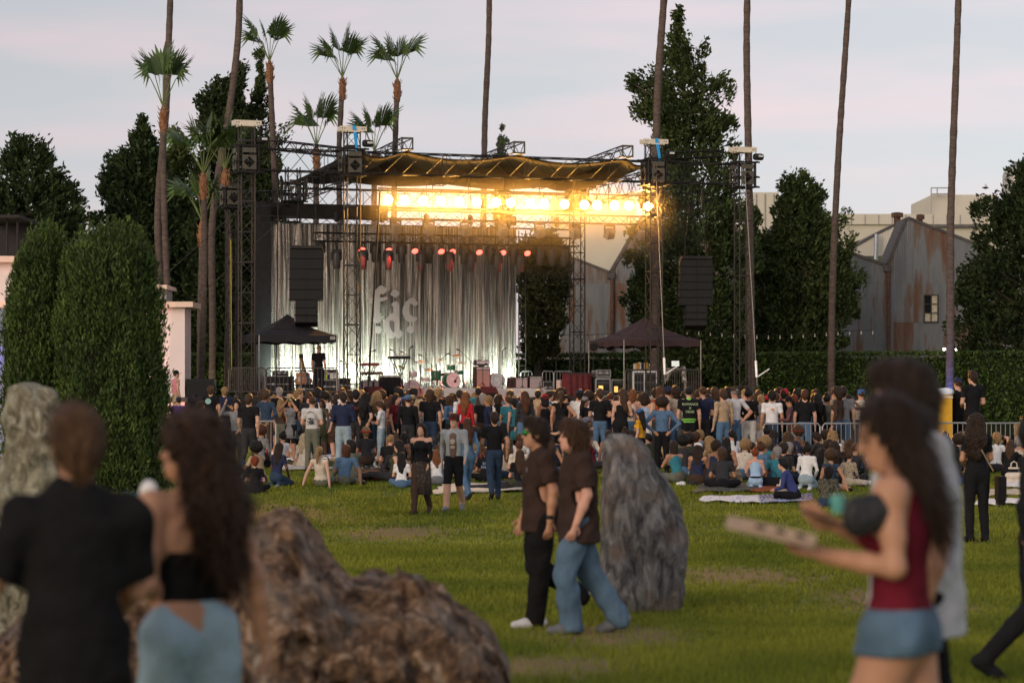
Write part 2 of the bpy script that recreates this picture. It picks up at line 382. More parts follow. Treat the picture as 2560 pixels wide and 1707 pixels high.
def tree(name, label, d, ol, nleaf, clump, leaf, key, cols, trunk_u=None, depth=.8, up=.55, cat='tree', group=None, fill=.25, tips=(), trunk_r=.28):
    """ol: silhouette rows (v, uL, uR) from the photograph, top to bottom"""
    px = d / F; vtop, vbot = ol[0][0], ol[-1][0]
    tu = trunk_u if trunk_u is not None else sum(outline_at(ol, vbot)) / 2
    root = empty(name, (X(tu, d), d, gz(d)))
    # clumps, spread by silhouette width
    nvs = np.linspace(vtop, vbot, 200); wid = np.array([max(outline_at(ol, v)[1] - outline_at(ol, v)[0], 2) for v in nvs]); cw = np.cumsum(wid); cw /= cw[-1]
    nleaf = int(nleaf * 1.7); leaf *= .8; ncl = int(nleaf / 64)
    vv = np.interp(NR.rand(ncl), cw, nvs); CC = []
    for v in vv:
        uL, uR = outline_at(ol, v); hw = (uR - uL) / 2 * px; cu = (uL + uR) / 2
        a = NR.uniform(0, 2 * np.pi); rr = math.sqrt(NR.uniform(fill, 1.0)); cl = clump * NR.uniform(.5, 1.3); sd_ = 1 if math.cos(a) > 0 else -1
        hw *= .93 + .16 * math.sin(v * .085 + 2.1 * sd_ + d) + .13 * math.sin(v * .19 + 4 * sd_ + d * 2)
        if NR.rand() < .3: a = (0 if sd_ > 0 else math.pi) + NR.normal(0, .35); rr = NR.uniform(.92, 1.12); cl *= .55
        e = max(hw - cl * .5, hw * .3)
        CC.append((X(cu, d) + e * rr * math.cos(a), d + e * depth * rr * math.sin(a), Z(v, d), min(cl, max(hw * .8, .22))))
    for (u, v, c) in tips: CC.append((X(u, d), d + NR.uniform(-.3, .3), Z(v, d), c))
    CC = np.array(CC); k = len(CC); per = 64
    cen = np.repeat(CC, per, 0); N = len(cen)
    off = NR.normal(size=(N, 3)); off /= np.linalg.norm(off, axis=1, keepdims=True); off *= (NR.rand(N) ** .45)[:, None]
    off *= cen[:, 3:4] * np.array([.9, .9, 1.3]); C = cen[:, :3] + off
    axis = np.array([X(tu, d), d, 0]); outw = C - axis; outw[:, 2] = 0; outw /= (np.linalg.norm(outw, axis=1, keepdims=True) + .3)
    D = outw * .7 + NR.normal(size=(N, 3)) * .45 + np.array([0, 0, up]); D /= np.linalg.norm(D, axis=1, keepdims=True)
    V, Fc = leaf_quads(C, D, leaf * NR.uniform(.6, 1.35, N), leaf * .45 * NR.uniform(.6, 1.3, N))
    V -= np.array(root.location)
    mobj('crown', npmesh('crown', V, Fc, leafmat(key, *cols)), root)
    mb = MB(); top = Vector((X((outline_at(ol, vtop)[0] + outline_at(ol, vtop)[1]) / 2, d), d, Z(vtop, d) - .4)) - root.location
    pts = [Vector((0, 0, -.3))] + [Vector((top.x * t ** 1.5, 0, top.z * t)) for t in (.2, .45, .7, .9)]
    mb.path(pts, [trunk_r, trunk_r * .85, trunk_r * .6, trunk_r * .35, .05], 8)
    for i in range(0, len(CC), max(1, len(CC) // 26)):
        c = Vector(CC[i, :3]) - root.location; zz = max(.6, c.z - .35 * math.hypot(c.x, c.y) - .3); t = min(.9, zz / max(top.z, 1))
        mb.path([Vector((top.x * t ** 1.5, 0, zz)), Vector((c.x * .6, c.y * .6, (zz + c.z) / 2)), c], [.09 * trunk_r / .28, .06, .025], 5)
    mb.obj('trunk', BARK, root, True)
    return tag(root, label, cat, group)
DK = ((.026, .044, .017), (.055, .08, .028)); MG = ((.042, .064, .022), (.09, .118, .038)); OL = ((.055, .075, .022), (.12, .145, .045)); VD = ((.022, .034, .014), (.046, .064, .022)); OB = ((.055, .058, .022), (.11, .105, .04))
TG = 'trees behind the stage and lawn'
tree('evergreen_tree', 'broad dark evergreen rising behind the pale building and clipped juniper', 104, [(345, 22, 40), (385, 12, 120), (420, -10, 135), (470, -40, 165), (510, -60, 205), (580, -60, 215), (760, -60, 200), (900, -40, 180)], 17000, .75, .34, 'dark_a', DK, 60, tips=((32, 355, .4), (105, 380, .4), (150, 438, .45), (200, 500, .4), (120, 395, .35), (175, 470, .4)), group=TG)
tree('evergreen_tree', 'tall dark conifer with stepped pointed crown behind the tall palm trunks', 108, [(303, 348, 362), (340, 333, 388), (395, 300, 405), (430, 262, 415), (470, 255, 430), (520, 262, 440), (640, 270, 460), (900, 280, 470)], 17000, .8, .36, 'dark_b', DK, 365, tips=((355, 305, .35), (280, 400, .4), (310, 392, .4), (255, 440, .4), (340, 330, .4)), group=TG)
tree('feathery_tree', 'lighter olive feathery tree between the conifers left of the stage', 112, [(335, 425, 445), (370, 405, 470), (430, 400, 500), (560, 400, 520), (760, 420, 540), (900, 430, 540)], 9000, .8, .36, 'olive', OL, 450, group=TG, tips=((436, 336, .4), (460, 370, .4)))
tree('cypress_tree', 'lumpy dark cypress leaning against the thin curved palm trunk', 114, [(165, 600, 612), (200, 575, 615), (235, 500, 612), (290, 498, 600), (330, 505, 590), (420, 500, 590), (560, 490, 620), (900, 480, 640)], 16000, .7, .34, 'dark_c', VD, 545, tips=((608, 170, .35), (600, 190, .4), (585, 215, .4), (510, 240, .4), (520, 262, .45), (506, 300, .4)), group=TG)
tree('cypress_tree', 'slim pointed cypress spire rising behind the white capped stage tower', 116, [(128, 652, 656), (170, 640, 662), (230, 632, 672), (290, 600, 676), (340, 595, 690), (420, 600, 700), (620, 600, 700)], 9000, .5, .28, 'dark_d', MG, 650, tips=((654, 130, .2), (640, 135, .2), (712, 335, .5), (600, 270, .5), (700, 350, .5)), group=TG)
tree('cypress_tree', 'small cypress tip showing above the black stage roof', 150, [(314, 1255, 1258), (330, 1246, 1266), (352, 1240, 1272), (420, 1235, 1278), (600, 1230, 1280)], 3000, .4, .3, 'mid_a', MG, 1257, group=TG, trunk_r=.2)
tree('conifer_tree', 'huge ragged conifer towering behind the speaker tower and amber lights', 99, [(20, 1696, 1704), (55, 1682, 1713), (95, 1662, 1722), (115, 1650, 1740), (150, 1655, 1750), (185, 1635, 1755), (200, 1590, 1815), (235, 1582, 1805), (262, 1600, 1800), (300, 1625, 1822), (340, 1630, 1838), (420, 1612, 1835), (520, 1605, 1850), (620, 1590, 1868), (700, 1575, 1870), (790, 1600, 1860), (880, 1640, 1850), (930, 1650, 1850)], 26000, .62, .28, 'mid_b', MG, 1740, tips=((1700, 24, .2), (1686, 40, .2), (1765, 118, .35), (1580, 210, .35), (1600, 265, .4), (1812, 198, .35), (1835, 310, .3), (1592, 195, .35), (1758, 128, .3)), group=TG, trunk_r=.4)
tree('conifer_tree', 'bushy round topped conifer in front of the rusty warehouse', 103, [(438, 2005, 2018), (452, 1960, 2035), (500, 1945, 2058), (560, 1925, 2075), (610, 1905, 2125), (650, 1900, 2122), (690, 1890, 2140), (740, 1885, 2148), (800, 1890, 2130), (850, 1890, 2090), (930, 1900, 2080)], 20000, .6, .28, 'mid_c', MG, 1985, tips=((2012, 440, .3), (1965, 452, .3), (2115, 540, .4), (2100, 560, .4), (2128, 600, .35), (2140, 690, .4), (1990, 470, .35)), group=TG, trunk_r=.35)
tree('conifer_tree', 'very dark conifer hiding the end of the rusty warehouse wall', 98, [(400, 2555, 2700), (470, 2520, 2720), (520, 2462, 2740), (560, 2470, 2740), (640, 2440, 2740), (720, 2405, 2740), (800, 2410, 2740), (880, 2395, 2740), (930, 2400, 2740)], 20000, .7, .3, 'dark_e', VD, 2610, tips=((2460, 515, .35), (2445, 600, .35), (2408, 705, .35), (2530, 430, .4), (2400, 830, .4)), group=TG, trunk_r=.35)
tree('broadleaf_tree', 'brownish shaded tree between the silver curtain and the warehouse', 101, [(600, 1310, 1400), (640, 1295, 1425), (720, 1292, 1425), (800, 1295, 1410), (870, 1300, 1390), (900, 1310, 1380)], 9000, .55, .26, 'olive_brown', OB, 1345, group=TG)
tree('broadleaf_tree', 'small tree clump beside the far stage tower above the grey building edge', 110, [(505, 1875, 1890), (540, 1865, 1902), (600, 1850, 1905), (700, 1830, 1900), (900, 1840, 1890)], 5000, .5, .26, 'mid_d', MG, 1870, group=TG)
tree('broadleaf_tree', 'deep shaded tree mass behind the left speaker tower', 106, [(430, 560, 640), (520, 480, 660), (640, 470, 690), (780, 470, 690), (890, 470, 690)], 13000, .8, .34, 'dark_f', VD, 575, group=TG)
tree('broadleaf_tree', 'wispy low tree in front of the corrugated wall left of the canopy', 104, [(700, 1575, 1650), (760, 1560, 1690), (830, 1590, 1720), (890, 1600, 1740)], 5000, .5, .26, 'olive_dark', VD, 1640, group=TG)

# ---- clipped hedge
def hedge(u0, u1, d0, d1, label, vtop):
    a, b = Vector((X(u0, d0), d0, 0)), Vector((X(u1, d1), d1, 0)); e = (b - a).normalized(); nrm = Vector((-e.y, e.x, 0)); L = (b - a).length; h = Z(vtop, (d0 + d1) / 2)
    root = empty('hedge', (a + b) / 2); loc = (a + b) / 2
    mb = MB(); mb.box((0, 0, h / 2 - .1), (L - .2, 1.3, h - .2), math.atan2(e.y, e.x)); mb.obj('dark_filler', mat('hedge_filler', (.012, .018, .008), rough=1), root)  # dark filler box added inside, stands in for the shaded interior
    N = int(L * 1300); s = NR.uniform(-L / 2, L / 2, N); sel = NR.rand(N); z = NR.uniform(0.6, h, N); w = np.full(N, -.75)
    top = sel > .72; z[top] = h + NR.normal(0, .03, top.sum()); w[top] = NR.uniform(-.75, .75, top.sum())
    w = w + NR.normal(0, .05, N) + .05 * np.sin(s * 1.7 + z * 2.1); C = np.stack([e.x * s + nrm.x * w, e.y * s + nrm.y * w, z], 1)
    D = NR.normal(size=(N, 3)) + np.array([nrm.x * -.6, nrm.y * -.6, .5]); D /= np.linalg.norm(D, axis=1, keepdims=True)
    V, Fc = leaf_quads(C, D, .15 * NR.uniform(.6, 1.4, N), .085 * NR.uniform(.6, 1.4, N))
    mobj('foliage', npmesh('foliage', V, Fc, mat('foliage_hedge', (.035, .065, .012), rough=.55, var=.3, scale=1.4, col2=(.075, .12, .022), island=.5, trans=.2)), root)
    tag(root, label, 'hedge', 'clipped hedges behind the stage')
hedge(1290, 2720, 103, 95.5, 'long clipped green hedge behind the crowd and stage side', 884)
hedge(440, 700, 101, 101, 'short clipped hedge behind the palm trunks left of the stage', 886)

# ---- palms
PTRUNK = mat('palm_trunk', (.105, .075, .06), rough=.95, var=.35, scale=5, bump=.5, bscale=20, stretch=(1, 1, 3))
PBOOT = mat('palm_boot', (.24, .085, .04), rough=.9, var=.4, scale=12, bump=.5, col2=(.33, .17, .08))
PLEAF = mat('palm_frond', (.08, .135, .035), rough=.45, var=.25, scale=2, island=.35, trans=.25, col2=(.14, .20, .06))
PSTEM = mat('palm_stem', (.14, .17, .05), rough=.5)
def frond_mesh(sd, lean, L=1.05, stem=1.0):
    """one fan leaf: a stem and a pleated fan of split fingers with drooping tips, pointing along +X and up"""
    r = random.Random(sd); mb = MB(); d = Vector((math.cos(lean), 0, math.sin(lean))); e = d * stem
    sag = Vector((0, 0, -.06)); mb.cur = 1; mb.path([Vector((0, 0, 0)), e * .5 - sag * .5, e], [.022, .018, .014], 4); mb.cur = 0
    side = Vector((0, 1, 0)); up = d.cross(side) * -1; n = 20
    for i in range(n):
        a = (i / (n - 1) - .5) * R(150); l = L * 1.08 * (1 - .22 * abs(a) / R(83)) * r.uniform(.9, 1.08)
        dr = (d * math.cos(a) + side * math.sin(a) + up * .18 * math.cos(a)).normalized(); wdt = (side * math.cos(a) - d * math.sin(a)) * .07
        p1 = e + dr * l * .58; dro = r.uniform(.03, .15) + .75 * max(0, abs(a) - .45) / 1.9 + .1 * max(0, math.cos(lean)); p2 = e + dr * l + Vector((0, 0, -dro * l))
        ft = up * (.02 if i % 2 else -.02)
        o = [e, p1 + wdt + ft, p2 + wdt * .1, p2 - wdt * .1, p1 - wdt + ft]; mb.add(o, [(0, 1, 4), (1, 2, 3, 4)])
    return mb.mesh('frond', [PLEAF, PSTEM])
FRONDS = [frond_mesh(i, R(l)) for i, l in enumerate((88, 82, 75, 66, 54, -35))]
def palm(label, pts, d, r0, r1, crown=None, cat='palm tree', boot=.9, seed=0, name='palm_tree', size=1.0, uplight=None, group=None, dr=0):
    """pts: trunk centre line (u,v) bottom -> top"""
    r = random.Random(seed); r0 *= .72; r1 *= .70; w = [P(u, v, d) for u, v in pts]; base = Vector((w[0].x, d, gz(d)))
    if w[0].z > base.z + .05: w = [base] + w
    root = empty(name, base); w = [p - base for p in w]
    fine = []; 
    for i in range(len(w) - 1):
        k = max(2, int((w[i + 1] - w[i]).length / .35))
        for j in range(k): fine.append(w[i].lerp(w[i + 1], j / k))
    fine.append(w[-1]); n = len(fine)
    # soften the bends
    for _ in range(6): fine = [fine[0]] + [(fine[i - 1] + fine[i] * 2 + fine[i + 1]) / 4 for i in range(1, n - 1)] + [fine[-1]]
    rad = [r0 + (r1 - r0) * (i / (n - 1)) + (.05 if i == 0 else 0) + (.012 if i % 2 else 0) * 1 + r.uniform(-.006, .006) for i in range(n)]
    mb = MB(); mb.path(fine, rad, 10); mb.obj('trunk', PTRUNK, root, True)
    if crown:
        top = fine[-1]; mb = MB(); mb.path([top + Vector((0, 0, -boot)), top + Vector((0, 0, -boot * .5)), top + Vector((0, 0, -.1)), top + Vector((0, 0, .15))], [r1 * 1.05, r1 * 1.45, r1 * 1.3, r1 * .5], 9)
        for i in range(26):
            a = r.uniform(0, 6.28); z = r.uniform(-boot, 0); q = top + Vector((math.cos(a) * r1 * 1.2, math.sin(a) * r1 * 1.2, z)); mb.tube(q, q + Vector((math.cos(a) * .09, math.sin(a) * .09, .16)), .03, .008, 4)
        mb.obj('leaf_boot', PBOOT, root)
        for (k, az, sc) in crown:
            o = mobj('frond', FRONDS[k], root, top + Vector((0, 0, .1)), R(az)); o.scale = (sc * size,) * 3
    return tag(root, label, cat, group or 'palm trees around the stage')
CR = [(0, 20, 1.05), (1, 100, 1), (2, 172, 1.0), (2, 352, 1.0), (3, 10, .95), (3, 190, .95)]
def crn(sd, n=10):
    r = random.Random(sd); return [((0, 1, 2, 3, 3, 4, 4)[i % 7], (10, 190, 350, 170, 20, 150, 330)[i % 7] + r.uniform(-25, 25), r.uniform(.85, 1.08)) for i in range(n)][::1]
CRF = [(4, a * 30 + 7, 1.3) for a in range(12)] + [(2, a * 45, 1.3) for a in range(8)] + [(5, a * 40 + 20, 1.2) for a in range(9)]
palm('bare topped young palm with bright fan crown in front of the tall crooked trunk', [(426, 975), (425, 880), (419, 740), (410, 520), (407, 340), (408, 275)], 88, .17, .15, CR, seed=1, size=1.2)
palm('very tall thin palm trunk kinked behind the young palm, crown out of sight', [(400, 650), (392, 600), (398, 450), (415, 300), (420, 150), (426, 0), (430, -230)], 99, .21, .17, CRF, seed=2, boot=.5)
palm('very tall palm trunk curving towards the sky beside the speaker tower', [(530, 980), (532, 820), (530, 700), (528, 560), (548, 420), (578, 250), (596, 100), (600, 0), (596, -240)], 100, .2, .19, CRF, seed=3, boot=.5)
palm('slim fan palm standing tallest behind the left stage tower', [(690, 560), (682, 330), (677, 230), (674, 160)], 108, .2, .17, crn(4, 6), seed=4, size=1.2)
palm('fan palm with compact crown behind the second stage tower', [(850, 560), (846, 380), (852, 290), (856, 200)], 108, .2, .16, crn(8, 6), seed=5, size=1.2)
palm('fan palm with spread crown over the stage roof edge', [(985, 500), (988, 350), (992, 240), (993, 205)], 108, .2, .17, crn(15, 6), seed=6, size=1.2)
palm('short fan palm peeking over the truss between two stage towers', [(790, 560), (791, 420), (791, 372)], 104, .2, .17, crn(21, 6), seed=7, size=1.2)
palm('short fan palm half hidden behind the stage roof rafter', [(935, 560), (936, 440), (936, 385)], 106, .2, .17, crn(28, 6), seed=8, size=1.2)
palm('fan palm with ragged drooping crown next to the speaker tower', [(503, 975), (508, 780), (512, 620), (510, 520), (508, 440)], 90, .17, .15, crn(33, 7), seed=9, size=1.2)
palm('stout young palm with low drooping fronds by the speaker tower', [(500, 985), (500, 800), (505, 640), (505, 560)], 94, .17, .16, crn(38, 6), seed=10, size=1.2)
palm('fan palm with orange trunk tucked against the speaker tower', [(567, 985), (570, 800), (576, 640), (568, 520), (562, 430)], 90, .17, .14, crn(44, 6), seed=11, size=1.2)
palm('very tall straight palm trunk rising behind the stage roof', [(1208, 560), (1212, 300), (1222, 100), (1226, -220)], 118, .23, .19, CRF, seed=12, boot=.5)
palm('very tall palm trunk leaning behind the blue strapped stage tower', [(1637, 960), (1640, 760), (1638, 560), (1641, 320), (1646, 180), (1660, 0), (1672, -200)], 96, .24, .19, CRF, seed=13, boot=.5)
palm('very tall palm trunk hugging the outer right stage tower', [(1880, 965), (1876, 720), (1873, 470), (1870, 330), (1866, 120), (1868, 0), (1872, -220)], 94, .22, .17, CRF, seed=14, boot=.5)
palm('very tall palm trunk with slight lean in front of the bushy conifer', [(2078, 880), (2080, 760), (2085, 600), (2098, 350), (2112, 150), (2122, 0), (2132, -220)], 97, .2, .15, CRF, seed=15, boot=.5)
palm('very tall palm trunk with blue lit foot in front of the warehouse', [(2374, 965), (2376, 760), (2376, 560), (2382, 380), (2390, 180), (2396, 0), (2402, -220)], 93, .22, .16, CRF, seed=16, boot=.5)

# ---- columnar junipers on the lawn edge
def juniper(label, d, ol, n, seed):
    px = d / F; vbot = ol[-1][0]; cu0 = sum(outline_at(ol, vbot)) / 2; root = empty('juniper_shrub', (X(cu0, d), d, gz(d) - .02)); st = np.random.RandomState(seed)
    loc = np.array(root.location); rings = []; segs = 20
    vs = np.linspace(ol[0][0] + 40, vbot, 26); mv = []
    for v in vs:
        uL, uR = outline_at(ol, v); hw = max((uR - uL) / 2 * px - .26, .05)
        for k in range(segs):
            a = 2 * math.pi * k / segs; mv.append((X((uL + uR) / 2, d) + hw * math.cos(a) - loc[0], hw * .95 * math.sin(a), max(Z(v, d), gz(d)) - loc[2]))
    mf = [(i * segs + k, i * segs + (k + 1) % segs, (i + 1) * segs + (k + 1) % segs, (i + 1) * segs + k) for i in range(25) for k in range(segs)]
    mobj('dark_core', npmesh('dark_core', mv, mf, mat('juniper_inner', (.022, .02, .011), rough=1, var=.5, scale=12)), root)  # dark core added to block see-through, no real branches
    nsp = n // 16; nvs = np.linspace(ol[0][0], vbot, 200); wid = np.array([outline_at(ol, v)[1] - outline_at(ol, v)[0] + 25 for v in nvs]); cw = np.cumsum(wid); cw /= cw[-1]
    vv = np.interp(st.rand(nsp), cw, nvs); S = []
    for v in vv:
        uL, uR = outline_at(ol, v); hw = (uR - uL) / 2 * px; a = st.uniform(0, 2 * np.pi)
        lob = 1 + .07 * math.sin(a * 7 + seed) + .05 * math.sin(a * 13 + Z(v, d) * 1.3) + .03 * math.sin(Z(v, d) * 5 + a * 4)
        rr = (hw - .06) * lob * math.sqrt(st.uniform(.72, 1.0)) if v > ol[0][0] + 50 else (hw) * math.sqrt(st.rand())
        S.append((X((uL + uR) / 2, d) + rr * math.cos(a), d + rr * .95 * math.sin(a), max(Z(v, d), gz(d) + .02), math.cos(a), math.sin(a), .10 + .10 * st.rand()))
    S = np.repeat(np.array(S), 16, 0); N = len(S); h = S[:, 5]; t = st.rand(N)
    C = S[:, :3].copy(); C[:, 2] += (t - .3) * h * 2.4; sp = (1 - t) * .055 + .012
    C[:, 0] += st.normal(size=N) * sp + S[:, 3] * .02; C[:, 1] += st.normal(size=N) * sp + S[:, 4] * .02
    D = np.stack([S[:, 3] * .35, S[:, 4] * .35, np.full(N, 1.0)], 1) + st.normal(size=(N, 3)) * .42; D /= np.linalg.norm(D, axis=1, keepdims=True)
    V, Fc = leaf_quads(C, D, st.uniform(.06, .12, N), st.uniform(.016, .032, N)); V -= loc
    mobj('foliage', npmesh('foliage', V, Fc, mat('foliage_juniper', (.032, .062, .012), rough=.7, var=.3, scale=1.8, col2=(.075, .115, .02), island=.5, trans=.12)), root)
    tag(root, label, 'shrub', 'columnar junipers at the lawn edge')
juniper('broad columnar juniper with many upright tips beside its narrower twin', 36, [(588, 215, 325), (606, 192, 350), (650, 165, 384), (700, 150, 400), (760, 146, 408), (860, 143, 408), (960, 146, 420), (1060, 150, 428), (1150, 160, 432), (1225, 175, 420)], 46000, 3)
juniper('narrower columnar juniper rising behind the pale standing boulder', 36.6, [(590, 92, 140), (608, 72, 158), (660, 42, 175), (720, 22, 178), (800, 12, 175), (900, 8, 172), (1000, 4, 170), (1100, 2, 170), (1190, 10, 160), (1222, 20, 150)], 30000, 4)

# ---- small round bush
def bush():
    c = G(572, 1262); root = empty('round_bush', c); N = 9000; st = NR
    D = st.normal(size=(N, 3)); D /= np.linalg.norm(D, axis=1, keepdims=True); D[:, 2] = np.abs(D[:, 2]); r = .34 * (1 + .08 * np.sin(D[:, 0] * 9) + .06 * np.sin(D[:, 2] * 11)) * st.uniform(.8, 1.03, N)
    C = D * r[:, None] * np.array([1, 1, 1.75]); V, Fc = leaf_quads(C, D * .6 + st.normal(size=(N, 3)) * .5, st.uniform(.03, .055, N), st.uniform(.018, .03, N))
    mobj('foliage', npmesh('foliage', V, Fc, mat('foliage_bush', (.085, .12, .012), rough=.6, col2=(.17, .20, .025), island=.4, trans=.25)), root)
    MB().lathe((0, 0, 0), [(.2, 0), (.27, .2), (.22, .42), (.08, .5)], 10).obj('dark_filler', mat('hedge_filler'), root)  # dark filler added inside the leaves, stands in for inner shade
    tag(root, 'small round lime green bush at the lawn edge behind the curly haired woman', 'bush')
bush()

# ---- boulders
def rock_mat(name, cols, scale, stretch, bump=.9, vein=(.35, .34, .33)):
    m = bpy.data.materials.new(name); m.use_nodes = True; n, l = m.node_tree.nodes, m.node_tree.links; b = n['Principled BSDF']; b.inputs['Roughness'].default_value = .9; b.inputs['Specular IOR Level'].default_value = .2
    t = n.new('ShaderNodeTexCoord'); mpn = n.new('ShaderNodeMapping'); mpn.inputs['Scale'].default_value = stretch; mpn.inputs['Rotation'].default_value = (R(12), R(-14), 0); l.new(t.outputs['Object'], mpn.inputs[0])
    a = n.new('ShaderNodeTexNoise'); a.inputs['Scale'].default_value = scale; a.inputs['Detail'].default_value = 8; a.inputs['Roughness'].default_value = .68; a.inputs['Distortion'].default_value = .9; l.new(mpn.outputs[0], a.inputs['Vector'])
    r = n.new('ShaderNodeValToRGB'); l.new(a.outputs[0], r.inputs[0]); e = r.color_ramp.elements
    ps = np.linspace(.33, .68, len(cols)); e[0].position = ps[0]; e[0].color = (*cols[0], 1); e[1].position = ps[-1]; e[1].color = (*cols[-1], 1)
    for p, c in list(zip(ps, cols))[1:-1]: q = e.new(p); q.color = (*c, 1)
    c2 = n.new('ShaderNodeTexNoise'); c2.inputs['Scale'].default_value = scale * .45; c2.inputs['Detail'].default_value = 3; l.new(t.outputs['Object'], c2.inputs['Vector'])
    mr = n.new('ShaderNodeMapRange'); mr.inputs[1].default_value = .5; mr.inputs[2].default_value = .66; mr.inputs[4].default_value = .55; l.new(c2.outputs[0], mr.inputs[0])
    mx = n.new('ShaderNodeMix'); mx.data_type = 'RGBA'; l.new(mr.outputs[0], mx.inputs[0]); l.new(r.outputs[0], mx.inputs[6]); mx.inputs[7].default_value = (*vein, 1); l.new(mx.outputs[2], b.inputs['Base Color'])
    bu = n.new('ShaderNodeBump'); bu.inputs['Strength'].default_value = bump; bu.inputs['Distance'].default_value = .05; l.new(a.outputs[0], bu.inputs['Height']); l.new(bu.outputs[0], b.inputs['Normal']); return m
def fbm(p, s, o=4): return mnoise.fractal(Vector(p) * s, 1.0, 2.1, o, noise_basis='PERLIN_ORIGINAL')
def standing_stone(label, d, ol, thick, m, amp, freq, seed, st=(1, 1, .45)):
    px = d / F; vb = ol[-1][0]; cu = sum(outline_at(ol, vb)) / 2; loc = Vector((X(cu, d), d, gz(d) - .08)); rows, segs = 84, 96; V = []
    for i in range(rows):
        t = (i / (rows - 1)) ** 1.0; v = ol[0][0] + (vb - ol[0][0]) * (t ** 1.35); uL, uR = outline_at(ol, v); hw = max((uR - uL) / 2 * px, .012)
        z = Z(v, d) - loc.z if i < rows - 1 else -.1
        for k in range(segs):
            a = 2 * math.pi * k / segs; ca, sa = math.cos(a), math.sin(a); q = Vector((X((uL + uR) / 2, d) - loc.x + hw * math.copysign(abs(ca) ** .7, ca), hw * thick * math.copysign(abs(sa) ** .7, sa), z))
            dirn = Vector((ca, sa * thick, .15)).normalized(); sp = Vector((q.x * st[0], q.y * st[1], q.z * st[2])) + Vector((seed * 3.1, 0, 0))
            rg = 1 - abs(mnoise.fractal(sp * freq, 1.0, 2.1, 3)) * 2
            V.append(q + dirn * (amp * fbm(sp, freq * 2.3, 5) + amp * .9 * (rg - .15)) * min(1, hw / .15))
    Fc = [(i * segs + k, (i + 1) * segs + k, (i + 1) * segs + (k + 1) % segs, i * segs + (k + 1) % segs) for i in range(rows - 1) for k in range(segs)]
    me = npmesh('boulder', [tuple(x) for x in V], Fc, m, True); bm = bmesh.new(); bm.from_mesh(me); bmesh.ops.contextual_create(bm, geom=[e for e in bm.edges if e.is_boundary]); bmesh.ops.recalc_face_normals(bm, faces=bm.faces); bm.to_mesh(me); bm.free()
    tag(mobj('boulder', me, None, loc), label, 'boulder')
SM = rock_mat('slate_stone', [(.022, .02, .02), (.075, .07, .07), (.16, .15, .145), (.30, .275, .25)], 6.5, (1.6, 1.6, .55), vein=(.17, .105, .065))
standing_stone('tall grey standing boulder beside the two walking brown shirts', 22.6, [(1083, 1524, 1560), (1088, 1514, 1578), (1100, 1508, 1592), (1120, 1506, 1610), (1170, 1507, 1645), (1230, 1507, 1675), (1290, 1508, 1694), (1350, 1506, 1708), (1420, 1506, 1711), (1480, 1509, 1704), (1520, 1518, 1693), (1530, 1525, 1685)], .7, SM, .05, 1.9, 2)
PM = rock_mat('pale_stone', [(.045, .036, .022), (.15, .13, .085), (.29, .265, .19), (.44, .415, .33)], 9.0, (1.4, 1.4, .8), vein=(.30, .285, .20))
standing_stone('pale cream standing boulder at the edge, in front of the junipers', 18.5, [(957, 62, 92), (968, 42, 125), (990, 24, 150), (1040, 14, 160), (1120, 8, 152), (1200, 2, 150), (1320, -8, 150), (1450, -20, 152), (1560, -30, 155), (1740, -40, 160)], .7, PM, .055, 3.4, 5, (1, 1, .8))
